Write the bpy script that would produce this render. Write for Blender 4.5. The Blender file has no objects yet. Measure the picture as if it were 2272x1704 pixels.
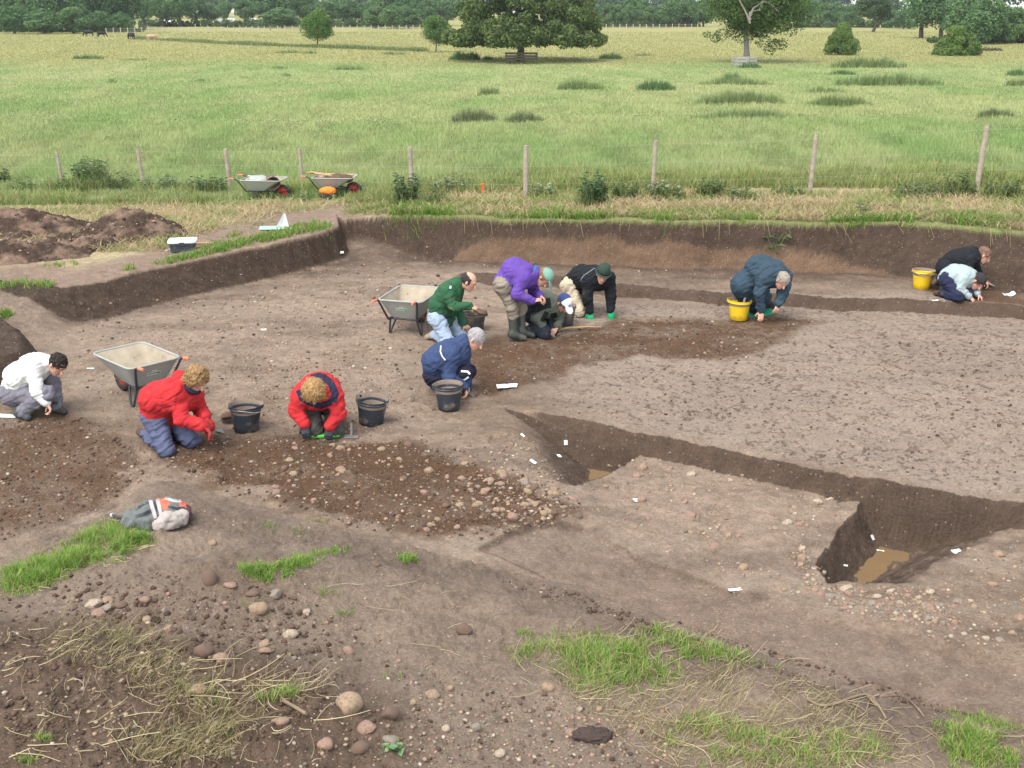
import bpy, math, random
import numpy as np

# ------------------------------------------------------------------ camera, world, sun, exposure
SC = bpy.context.scene
COL = SC.collection
FPX = 2450.0                       # focal length in pixels of a 2272 wide frame
CZ = 4.15                          # eye height above the trench floor
TH = math.atan(837.0 / FPX)        # downward tilt
CT, ST = math.cos(TH), math.sin(TH)

cam = bpy.data.cameras.new('camera')
cam.sensor_width = 36.0
cam.lens = 36.0 * FPX / 2272.0
cam.clip_start = 0.1
cam.clip_end = 6000.0
cam_ob = bpy.data.objects.new('camera', cam)
cam_ob.location = (0, 0, CZ)
cam_ob.rotation_euler = (math.pi / 2 - TH, 0, 0)
COL.objects.link(cam_ob)
SC.camera = cam_ob

SUN_EL, SUN_AZ = math.radians(58), math.radians(215)   # azimuth clockwise from +Y
world = bpy.data.worlds.new('World')
SC.world = world
world.use_nodes = True
wt = world.node_tree
wt.nodes.clear()
w_sky = wt.nodes.new('ShaderNodeTexSky')
w_sky.sky_type = 'NISHITA'
w_sky.sun_disc = False
w_sky.sun_elevation = SUN_EL
w_sky.sun_rotation = SUN_AZ
w_sky.air_density = 1.0
w_sky.dust_density = 1.0
w_sky.ozone_density = 1.0
w_hsv = wt.nodes.new('ShaderNodeHueSaturation')       # a thin white overcast takes the blue out of the sky
w_hsv.inputs['Saturation'].default_value = 0.28
w_bg = wt.nodes.new('ShaderNodeBackground')
w_bg.inputs['Strength'].default_value = 0.15
w_out = wt.nodes.new('ShaderNodeOutputWorld')
wt.links.new(w_sky.outputs[0], w_hsv.inputs['Color'])
wt.links.new(w_hsv.outputs[0], w_bg.inputs['Color'])
wt.links.new(w_bg.outputs[0], w_out.inputs['Surface'])

sun = bpy.data.lights.new('sun', 'SUN')
sun.energy = 1.5
sun.angle = math.radians(40)
sun.color = (1.0, 0.95, 0.88)
sun_ob = bpy.data.objects.new('sun', sun)
_sd = (math.sin(SUN_AZ) * math.cos(SUN_EL), math.cos(SUN_AZ) * math.cos(SUN_EL), math.sin(SUN_EL))
from mathutils import Vector, Matrix
sun_ob.rotation_euler = Vector(_sd).to_track_quat('Z', 'Y').to_euler()
COL.objects.link(sun_ob)

SC.view_settings.view_transform = 'Standard'
SC.view_settings.look = 'None'
SC.view_settings.exposure = 1.42
SC.view_settings.gamma = 1.0
SC.view_settings.use_curve_mapping = False
try:
    SC.cycles.max_bounces = 6
    SC.cycles.diffuse_bounces = 3
    SC.cycles.transparent_max_bounces = 8
except Exception:
    pass

# ------------------------------------------------------------------ numbers
RNG = np.random.default_rng(7)

def ss(a, b, x):
    t = np.clip((np.asarray(x, dtype=np.float64) - a) / (b - a), 0, 1)
    return t * t * (3 - 2 * t)

def _hash(ix, iy, iz, seed):
    h = (ix.astype(np.int64) * 374761393 + iy.astype(np.int64) * 668265263 + iz.astype(np.int64) * 2147483647 + seed * 974634777) & 0xFFFFFFFF
    h = ((h ^ (h >> 13)) * 1274126177) & 0xFFFFFFFF
    h = (h ^ (h >> 16)) & 0xFFFF
    return h.astype(np.float32) / 65535.0

def vn2(x, y, seed=0):
    x = np.asarray(x, dtype=np.float32); y = np.asarray(y, dtype=np.float32)
    xi = np.floor(x); yi = np.floor(y)
    fx = x - xi; fy = y - yi
    xi = xi.astype(np.int64); yi = yi.astype(np.int64); z = np.zeros_like(xi)
    fx = fx * fx * (3 - 2 * fx); fy = fy * fy * (3 - 2 * fy)
    a = _hash(xi, yi, z, seed); b = _hash(xi + 1, yi, z, seed)
    c = _hash(xi, yi + 1, z, seed); d = _hash(xi + 1, yi + 1, z, seed)
    return (a + (b - a) * fx) * (1 - fy) + (c + (d - c) * fx) * fy

def vn3(p, seed=0):
    p = np.asarray(p, dtype=np.float32)
    i = np.floor(p); f = p - i
    i = i.astype(np.int64)
    f = f * f * (3 - 2 * f)
    r = 0
    for dx in (0, 1):
        for dy in (0, 1):
            for dz in (0, 1):
                w = (f[:, 0] if dx else 1 - f[:, 0]) * (f[:, 1] if dy else 1 - f[:, 1]) * (f[:, 2] if dz else 1 - f[:, 2])
                r = r + w * _hash(i[:, 0] + dx, i[:, 1] + dy, i[:, 2] + dz, seed)
    return r

def fbm2(x, y, octaves=4, seed=0, gain=0.5):
    s = 0; a = 1.0; t = 0
    for k in range(octaves):
        s = s + a * vn2(np.asarray(x) * 2 ** k + 17.3 * k, np.asarray(y) * 2 ** k - 9.1 * k, seed + k)
        t += a; a *= gain
    return s / t

def srgb(r, g, b):
    def f(c):
        c = c / 255.0
        return c / 12.92 if c <= 0.04045 else ((c + 0.055) / 1.055) ** 2.4
    return (f(r), f(g), f(b))

# ------------------------------------------------------------------ pixels of the photograph <-> places
def ray(px, py):
    u = (px - 1136.0) / FPX; v = (852.0 - py) / FPX
    return np.array([u, CT + v * ST, -ST + v * CT])

def PY(px, py, Y):
    d = ray(px, py); t = Y / d[1]
    return np.array([d[0] * t, Y, CZ + d[2] * t])

def PZ(px, py, z):
    d = ray(px, py); t = (z - CZ) / d[2]
    return np.array([d[0] * t, d[1] * t, z])

def proj(p):
    x, y, z = p[0], p[1], p[2] - CZ
    zc = y * CT - z * ST
    yc = y * ST + z * CT
    return (1136 + FPX * x / zc, 852 - FPX * yc / zc)

# ------------------------------------------------------------------ objects
def tag(o, label=None, cat=None, group=None, kind=None):
    if label: o['label'] = label
    if cat: o['category'] = cat
    if group: o['group'] = group
    if kind: o['kind'] = kind
    return o

def empty(name, loc=(0, 0, 0), rz=0.0):
    o = bpy.data.objects.new(name, None)
    o.empty_display_size = 0.1
    o.location = tuple(float(c) for c in loc)
    o.rotation_euler = (0, 0, rz)
    COL.objects.link(o)
    return o

def link(name, me, parent=None):
    o = bpy.data.objects.new(name, me)
    COL.objects.link(o)
    if parent is not None:
        o.parent = parent
    return o

def mesh_np(name, V, F, mat=None, smooth=False, attrs=None):
    """V (n,3), F (m,k) with k 3 or 4, or a list of such arrays. attrs: name -> (n,3) colours"""
    V = np.ascontiguousarray(V, dtype=np.float32)
    Fs = F if isinstance(F, list) else [F]
    Fs = [np.asarray(f, dtype=np.int32) for f in Fs if len(f)]
    me = bpy.data.meshes.new(name)
    me.vertices.add(len(V))
    me.vertices.foreach_set('co', V.ravel())
    nl = sum(f.size for f in Fs); npoly = sum(len(f) for f in Fs)
    me.loops.add(nl)
    me.loops.foreach_set('vertex_index', np.concatenate([f.ravel() for f in Fs]))
    me.polygons.add(npoly)
    tot = np.concatenate([np.full(len(f), f.shape[1], dtype=np.int32) for f in Fs])
    st = np.concatenate([[0], np.cumsum(tot)[:-1]]).astype(np.int32)
    me.polygons.foreach_set('loop_start', st)
    try:
        me.polygons.foreach_set('loop_total', tot)
    except Exception:
        pass
    me.update(calc_edges=True)
    me.polygons.foreach_set('use_smooth', np.full(npoly, bool(smooth)))
    if attrs:
        for k, c in attrs.items():
            a = me.color_attributes.new(k, 'FLOAT_COLOR', 'POINT')
            cc = np.ones((len(V), 4), dtype=np.float32)
            cc[:, :3] = c
            a.data.foreach_set('color', cc.ravel())
    if mat is not None:
        me.materials.append(mat)
    return me

class MB:
    """collects pieces into one mesh"""
    def __init__(self):
        self.V = []; self.Q = []; self.T = []; self.C = []; self.n = 0
    def add(self, V, F, col=None):
        V = np.asarray(V, dtype=np.float64)
        F = np.asarray(F)
        if F.size:
            (self.Q if F.shape[1] == 4 else self.T).append(F + self.n)
        self.V.append(V)
        self.C.append(np.tile(np.asarray(col if col is not None else (1, 1, 1), dtype=float), (len(V), 1)) if col is None or np.ndim(col) == 1 else col)
        self.n += len(V)
        return self
    def box(self, lo, hi, M=None):
        x0, y0, z0 = lo; x1, y1, z1 = hi
        V = np.array([[x0, y0, z0], [x1, y0, z0], [x1, y1, z0], [x0, y1, z0], [x0, y0, z1], [x1, y0, z1], [x1, y1, z1], [x0, y1, z1]], float)
        if M is not None: V = xf(V, M)
        return self.add(V, [[0, 3, 2, 1], [4, 5, 6, 7], [0, 1, 5, 4], [1, 2, 6, 5], [2, 3, 7, 6], [3, 0, 4, 7]])
    def tube(self, pts, r, n=8, cap=True, closed=False):
        pts = np.asarray(pts, float); m = len(pts)
        r = np.broadcast_to(np.asarray(r, float), (m,))
        tan = np.gradient(pts, axis=0) if not closed else np.roll(pts, -1, 0) - np.roll(pts, 1, 0)
        tan /= np.linalg.norm(tan, axis=1, keepdims=True) + 1e-12
        ref = np.array([0, 0, 1.0]) if abs(tan[0][2]) < 0.9 else np.array([1.0, 0, 0])
        rings = []
        a = np.arange(n) * 2 * math.pi / n
        nrm = np.cross(tan[0], ref); nrm /= np.linalg.norm(nrm)
        for i in range(m):
            nrm = nrm - tan[i] * np.dot(nrm, tan[i]); nrm /= np.linalg.norm(nrm) + 1e-12
            b = np.cross(tan[i], nrm)
            rings.append(pts[i] + r[i] * (np.cos(a)[:, None] * nrm + np.sin(a)[:, None] * b))
        V = np.concatenate(rings)
        F = []
        k = m if closed else m - 1
        for i in range(k):
            j = (i + 1) % m
            for q in range(n):
                F.append([i * n + q, i * n + (q + 1) % n, j * n + (q + 1) % n, j * n + q])
        self.add(V, F)
        if cap and not closed:
            for i, flip in ((0, True), (m - 1, False)):
                c = len(rings[0])
                Vc = np.vstack([rings[i], pts[i][None]])
                Fc = [[q, (q + 1) % n, n] if not flip else [(q + 1) % n, q, n] for q in range(n)]
                self.add(Vc, Fc)
        return self
    def lathe(self, prof, n=24, M=None, sx=None):
        prof = np.asarray(prof, float); m = len(prof)
        a = np.arange(n) * 2 * math.pi / n
        V = np.zeros((m, n, 3))
        V[:, :, 0] = prof[:, 0:1] * np.cos(a); V[:, :, 1] = prof[:, 0:1] * np.sin(a); V[:, :, 2] = prof[:, 1:2]
        V = V.reshape(-1, 3)
        if sx is not None: V = sx(V)
        if M is not None: V = xf(V, M)
        F = []
        for i in range(m - 1):
            for q in range(n):
                F.append([i * n + q, i * n + (q + 1) % n, (i + 1) * n + (q + 1) % n, (i + 1) * n + q])
        return self.add(V, F)
    def grid(self, P):
        P = np.asarray(P, float); a, b = P.shape[:2]
        idx = np.arange(a * b).reshape(a, b)
        F = np.stack([idx[:-1, :-1], idx[:-1, 1:], idx[1:, 1:], idx[1:, :-1]], -1).reshape(-1, 4)
        return self.add(P.reshape(-1, 3), F)
    def build(self, name, mat, parent=None, smooth=False, col=False, bevel=0.0):
        V = np.concatenate(self.V)
        F = ([np.concatenate(self.Q)] if self.Q else []) + ([np.concatenate(self.T)] if self.T else [])
        me = mesh_np(name, V, F, mat, smooth, {'Col': np.concatenate(self.C)} if col else None)
        o = link(name, me, parent)
        if bevel:
            b = o.modifiers.new('bevel', 'BEVEL'); b.width = bevel; b.segments = 2; b.limit_method = 'ANGLE'
        return o

def xf(V, M):
    M = np.asarray(M, float)
    return np.asarray(V) @ M[:3, :3].T + M[:3, 3]

def mat4(R=None, t=(0, 0, 0)):
    M = np.eye(4)
    if R is not None: M[:3, :3] = R
    M[:3, 3] = t
    return M

def rotz(a):
    c, s = math.cos(a), math.sin(a)
    return np.array([[c, -s, 0], [s, c, 0], [0, 0, 1.0]])
def rotx(a):
    c, s = math.cos(a), math.sin(a)
    return np.array([[1.0, 0, 0], [0, c, -s], [0, s, c]])
def roty(a):
    c, s = math.cos(a), math.sin(a)
    return np.array([[c, 0, s], [0, 1.0, 0], [-s, 0, c]])

def unit(v):
    v = np.asarray(v, float)
    return v / (np.linalg.norm(v) + 1e-12)

# ------------------------------------------------------------------ materials
_M = {}
def mat(name, color=(0.5, 0.5, 0.5), rough=0.8, noise=0.0, nscale=8.0, bump=0.0, bscale=60.0, metal=0.0, spec=0.3, attr=None,
        dirt=None, dirt_amt=0.0, dscale=6.0, trans=0.0):
    """principled material: base colour (or the colour attribute ATTR) varied by noise, soiled with DIRT in patches, with a noise bump"""
    if name in _M: return _M[name]
    m = bpy.data.materials.new(name); m.use_nodes = True
    nt = m.node_tree; N = nt.nodes; L = nt.links
    b = N['Principled BSDF']
    b.inputs['Roughness'].default_value = rough
    b.inputs['Metallic'].default_value = metal
    b.inputs['Specular IOR Level'].default_value = spec
    tc = N.new('ShaderNodeTexCoord')
    if attr:
        a = N.new('ShaderNodeVertexColor'); a.layer_name = attr; csock = a.outputs[0]
    else:
        a = N.new('ShaderNodeRGB'); a.outputs[0].default_value = (*color, 1); csock = a.outputs[0]
    if noise > 0:
        n = N.new('ShaderNodeTexNoise'); n.inputs['Scale'].default_value = nscale; n.inputs['Detail'].default_value = 6
        n.inputs['Roughness'].default_value = 0.65
        L.new(tc.outputs['Object'], n.inputs['Vector'])
        mr = N.new('ShaderNodeMapRange')
        mr.inputs['From Min'].default_value = 0.25; mr.inputs['From Max'].default_value = 0.75
        mr.inputs['To Min'].default_value = 1 - noise; mr.inputs['To Max'].default_value = 1 + noise
        L.new(n.outputs[0], mr.inputs[0])
        mx = N.new('ShaderNodeVectorMath'); mx.operation = 'SCALE'
        L.new(csock, mx.inputs[0]); L.new(mr.outputs[0], mx.inputs['Scale']); csock = mx.outputs[0]
    if dirt is not None:
        n = N.new('ShaderNodeTexNoise'); n.inputs['Scale'].default_value = dscale; n.inputs['Detail'].default_value = 8
        n.inputs['Roughness'].default_value = 0.7
        L.new(tc.outputs['Object'], n.inputs['Vector'])
        mr = N.new('ShaderNodeMapRange')
        mr.inputs['From Min'].default_value = 0.62 - 0.3 * dirt_amt; mr.inputs['From Max'].default_value = 0.72 - 0.1 * dirt_amt
        L.new(n.outputs[0], mr.inputs[0])
        mx = N.new('ShaderNodeMix'); mx.data_type = 'RGBA'
        L.new(mr.outputs[0], mx.inputs['Factor']); L.new(csock, mx.inputs[6]); mx.inputs[7].default_value = (*dirt, 1); csock = mx.outputs[2]
    L.new(csock, b.inputs['Base Color'])
    if bump > 0:
        n = N.new('ShaderNodeTexNoise'); n.inputs['Scale'].default_value = bscale; n.inputs['Detail'].default_value = 5
        L.new(tc.outputs['Object'], n.inputs['Vector'])
        bp = N.new('ShaderNodeBump'); bp.inputs['Strength'].default_value = bump; bp.inputs['Distance'].default_value = 0.01
        L.new(n.outputs[0], bp.inputs['Height']); L.new(bp.outputs[0], b.inputs['Normal'])
    if trans > 0:
        out = N['Material Output']
        tr = N.new('ShaderNodeBsdfTranslucent'); ms = N.new('ShaderNodeMixShader'); ms.inputs[0].default_value = trans
        L.new(csock, tr.inputs['Color']); L.new(b.outputs[0], ms.inputs[1]); L.new(tr.outputs[0], ms.inputs[2]); L.new(ms.outputs[0], out.inputs['Surface'])
    _M[name] = m
    return m
# ------------------------------------------------------------------ the dig: one height sheet
def poly_px(pts, z):
    return np.array([PZ(x, y, z(x, y) if callable(z) else z)[:2] for x, y in pts])

def sd_poly(X, Y, P):
    """signed distance, negative inside"""
    d = np.full(X.shape, 1e9); s = np.ones(X.shape)
    n = len(P)
    for i in range(n):
        a = P[i]; b = P[(i + 1) % n]
        ex, ey = b[0] - a[0], b[1] - a[1]
        wx, wy = X - a[0], Y - a[1]
        t = np.clip((wx * ex + wy * ey) / (ex * ex + ey * ey + 1e-12), 0, 1)
        d = np.minimum(d, (wx - ex * t) ** 2 + (wy - ey * t) ** 2)
        c1 = Y >= a[1]; c2 = Y < b[1]; c3 = ex * wy > ey * wx
        flip = (c1 & c2 & c3) | (~c1 & ~c2 & ~c3)
        s = np.where(flip, -s, s)
    return s * np.sqrt(d)

def zs_near(X, Y):
    """the ground surface round the dig, before digging"""
    zb = 0.62 + 0.20 * ss(-3.5, -0.5, X) + np.where(X > 0, 0.012, 0.03) * np.clip(X, -14, 12)
    return 0.20 + (zb - 0.20) * ss(9.5, 14.0, Y)

def z_meadow(X, Y):
    zb = zs_near(X, np.minimum(Y, 40.0))
    t = np.clip((Y - 22.0) / 120.0, 0, 1)
    t = np.where(t < 1, 1 - (1 - t) ** 1.35, 1)
    z = zb + (-2.65 - zb) * t
    z = z + 0.10 * (fbm2(X / 9, Y / 9, 3, 5) - 0.5) * ss(24, 40, Y)
    return z

_zsp = lambda y: 0.2
BACK = [(742, 470), (766, 486), (800, 481), (900, 479), (1000, 480), (1100, 484), (1200, 485), (1400, 487), (1520, 491), (1700, 490), (1850, 492), (2000, 489), (2080, 494), (2160, 503), (2272, 513), (2500, 520), (2800, 540)]
NEAR = [(2800, 1760), (2272, 1622), (2100, 1585), (1950, 1545), (1800, 1488), (1640, 1430), (1500, 1382), (1350, 1330), (1250, 1290), (1120, 1262), (1000, 1232), (880, 1205), (760, 1180), (650, 1148), (560, 1118), (450, 1085), (360, 1066), (310, 1085), (250, 1130), (130, 1180), (0, 1235), (-300, 1330)]
BLOCK = [(-300, 660), (-20, 668), (50, 688), (88, 718), (118, 760), (98, 786), (0, 808), (-300, 880)]
def _zedge(x, y):
    X = PZ(x, y, 0.5)[0]
    return 0.62 + 0.20 * float(ss(-3.5, -0.5, X)) + (0.012 if X > 0 else 0.03) * X
P_back = poly_px(BACK, _zedge)
P_near = poly_px(NEAR, 0.2)
P_left = poly_px([(137, 637), (230, 620), (343, 592), (430, 574), (515, 556), (600, 540), (680, 524), (738, 508), (748, 500)], _zedge)
P_open = np.array([[-9.5, 16.6], [-6.6, 16.4]])
TRENCH = np.vstack([P_back, P_near, [[-12, 9.0], [-12, 16.6]], P_open[:1], P_left])
P_block = poly_px(BLOCK, 0.45)

SLOT = [(970, 596), (1000, 600), (1052, 602), (1104, 606), (1227, 612), (1258, 618), (1365, 630), (1447, 634), (1520, 641), (1632, 649), (1752, 655), (1856, 662), (1993, 664), (2119, 671), (2195, 674), (2272, 681), (2600, 708)]
P_slot = poly_px(SLOT, 0.12)
# the strip behind the slot lies higher: a polygon from the slot edge to well behind the back section
STRIP = np.vstack([P_slot, [[P_slot[-1][0], 26], [P_slot[0][0] - 0.2, 26]]])
STEP = [(1100, 898), (1150, 905), (1200, 914), (1330, 940), (1400, 957), (1512, 977), (1620, 1000), (1742, 1025), (1830, 1046), (1917, 1058), (2000, 1080), (2088, 1097), (2180, 1107), (2272, 1114), (2700, 1150)]
P_step = poly_px(STEP, 0.0)
LOWER = np.vstack([P_step, [[P_step[-1][0] + 1, 4.0], [P_step[0][0] - 0.1, 4.0]]])
# band of slightly deeper floor along the near edge
BAND = poly_px([(1180, 1165), (1300, 1160), (1380, 1190), (1480, 1235), (1600, 1283), (1700, 1305), (1790, 1337), (1950, 1372), (2100, 1420), (2272, 1478), (2800, 1640), (2800, 1800), (2272, 1640), (1800, 1500), (1400, 1360), (1150, 1275), (1050, 1240)], -0.1)
# pits (outline at their rims)
_zp = lambda x, y: 0.03 if y < 1000 or x > 2260 else -0.12
PIT1 = poly_px([(1095, 893), (1418, 963), (1270, 1084), (1190, 1074)], _zp)
W1 = (0.17, 0.36, 0.55, 1.05)
PIT2 = poly_px([(1918, 1057), (2280, 1117), (2050, 1294), (1845, 1292), (1806, 1244)], lambda x, y: 0.03 if y < 1120 else -0.15)
W2 = (0.17, 0.8, 0.60, 0.26, 0.26)
PIT3 = poly_px([(1922, 1058), (2700, 1153), (2700, 1184), (2272, 1180), (2120, 1204)], lambda x, y: 0.03 if y < 1160 else -0.15)
W3 = (0.17, 0.3, 0.45, 0.6, 0.5)
def pit_w(X, Y, P, W, wob):
    """0 at the rim to 1 on the pit floor; each side has its own run"""
    area = 0.5 * np.sum(P[:, 0] * np.roll(P[:, 1], -1) - np.roll(P[:, 0], -1) * P[:, 1])
    sg = 1 if area > 0 else -1
    w = np.full(X.shape, 9.0)
    for i in range(len(P)):
        a = P[i]; b = P[(i + 1) % len(P)]
        e = b - a; L = np.hypot(*e)
        d = sg * (e[0] * (Y - a[1]) - e[1] * (X - a[0])) / L + wob
        t = np.clip(d / W[i], 0, 1)
        w = np.minimum(w, t * t * (3 - 2 * t) if W[i] > 0.5 else t * (2 - t))
    return w

def ground_parts(X, Y):
    X = np.asarray(X, float); Y = np.asarray(Y, float)
    n1 = fbm2(X * 2.2, Y * 2.2, 4, 11) - 0.5
    n2 = fbm2(X * 9, Y * 9, 3, 21) - 0.5
    wob = 0.20 * n1 + 0.07 * n2
    zs = np.where(Y < 23.5, zs_near(X, Y), z_meadow(X, Y))
    zs = np.where(Y > 20, z_meadow(X, Y), zs_near(X, Y))
    # floor
    zf = 0.0 + 0.50 * ss(18.6, 20.9, Y) * ss(-0.6, -2.6, X)
    zf = zf + 0.46 * ss(-5.9, -6.6, X) * ss(13.3, 15.0, Y)
    sdt = sd_poly(X, Y, TRENCH)
    w_run = 0.16 + 0.16 * np.clip(-3.4 - X, 0, 3) * ss(13, 15, Y)
    w_run = w_run + 0.12 * ss(14, 16, Y) * ss(-2.4, -0.5, X)
    w_run = w_run + 0.50 * ss(5.2, 6.6, X) * ss(14, 15.5, Y)
    w_run = np.where(Y < 12, 0.28, w_run)
    sdb = sd_poly(X, Y, P_block)
    sdl = sd_poly(X, Y, LOWER)
    sds = sd_poly(X, Y, STRIP)
    sdband = sd_poly(X, Y, BAND)
    sd1 = sd_poly(X, Y, PIT1); sd2 = sd_poly(X, Y, PIT2)
    p1 = pit_w(X, Y, PIT1, W1, 0.22 * wob); p2 = np.maximum(pit_w(X, Y, PIT2, W2, 0.50 * wob), 0.75 * pit_w(X, Y, PIT3, W3, 0.25 * wob))
    sd2 = np.minimum(sd2, sd_poly(X, Y, PIT3))
    # step down to the lower floor
    sx = X / np.maximum(Y, 1)
    wl = np.clip(-(sdl + 0.16 * wob) / 0.075, 0, 1) * ss(P_step[0][0], P_step[3][0] + 0.3, X)
    zf = zf - 0.20 * wl * (0.55 + 0.45 * ss(6.5, 9.0, Y))
    # strip behind the slot
    ws = np.clip(-(sds + 0.22 * wob) / 0.10, 0, 1)
    ramp = ss(P_slot[0][0] - 0.1, P_slot[3][0], X)
    dslot = np.clip(sds, 0, 3)
    zf = zf + ws * 0.10 * ramp - (1 - ws) * 0.065 * ramp * np.exp(-dslot / 0.9)
    # shallow band along the near edge
    zf = zf - 0.05 * ss(0.02, -0.10, sdband + 0.2 * wob)
    # pits
    zf = zf - 0.34 * p1 - 0.40 * p2
    # surface
    mound = 0.34 * np.exp(-(((X + 1.9) / 0.9) ** 2 + ((Y - 6.75) / 0.62) ** 2)) + 0.5 * ss(6.6, 5.0, Y + 0.22 * (X + 1.5)) * ss(0.6, -1.6, X)
    mound = mound * ss(0.0, 0.5, sdt)
    surf = zs + mound
    wt_ = np.clip((-(sdt + 0.5 * wob * np.where(Y > 12, 1, 0.5))) / w_run, 0, 1)
    w = wt_ * (1.6 - 0.6 * wt_)
    z = surf + (zf - surf) * w
    wb = ss(0.0, 0.34, -(sdb + 0.5 * wob))
    zblk = np.maximum(z, 0.45)
    z = z + (zblk - z) * wb
    return dict(z=z, w=w, wb=wb, wl=wl, ws=ws, sdt=sdt, sdb=sdb, sdl=sdl, sds=sds, sd1=sd1, sd2=sd2, p1=p1, p2=p2, sdband=sdband, n1=n1, n2=n2, ramp=ramp)

GU = np.concatenate([np.linspace(-0.80, -0.50, 60)[:-1], np.linspace(-0.50, 0.50, 1000), np.linspace(0.50, 0.80, 60)[1:]])
GY = np.concatenate([np.linspace(2.0, 4.7, 40)[:-1], np.linspace(4.7, 19.6, 860)[:-1], np.linspace(19.6, 25.2, 150)])
gU, gY = np.meshgrid(GU, GY)
gX = gU * gY
GP = ground_parts(gX, gY)

# damp, freshly trowelled soil and other soils, by area
DAMP_A = poly_px([(335, 1022), (400, 985), (470, 965), (560, 972), (640, 962), (760, 968), (900, 962), (985, 985), (1060, 1020), (1150, 1045), (1250, 1085), (1305, 1125), (1240, 1160), (1080, 1200), (960, 1212), (830, 1180), (700, 1150), (600, 1115), (480, 1085), (400, 1060)], 0)
DAMP_B = poly_px([(-200, 960), (0, 938), (130, 915), (200, 925), (255, 965), (315, 1020), (320, 1065), (270, 1100), (200, 1140), (90, 1170), (0, 1200), (-200, 1280)], 0)
DAMP_C = poly_px([(1000, 800), (1040, 765), (1100, 745), (1200, 742), (1290, 725), (1350, 702), (1480, 700), (1600, 705), (1720, 694), (1830, 704), (1780, 735), (1660, 800), (1560, 808), (1440, 796), (1330, 806), (1270, 835), (1200, 850), (1120, 880), (1050, 885), (1010, 840)], 0)
DARK_D = poly_px([(2020, 600), (2120, 570), (2300, 580), (2500, 600), (2500, 690), (2272, 680), (2130, 670), (2040, 640)], 0.12)

def soft(sd, a=0.0, b=-0.25):
    return ss(a, b, sd)

def lin(r, g, b):
    return np.array(srgb(r, g, b))

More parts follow.
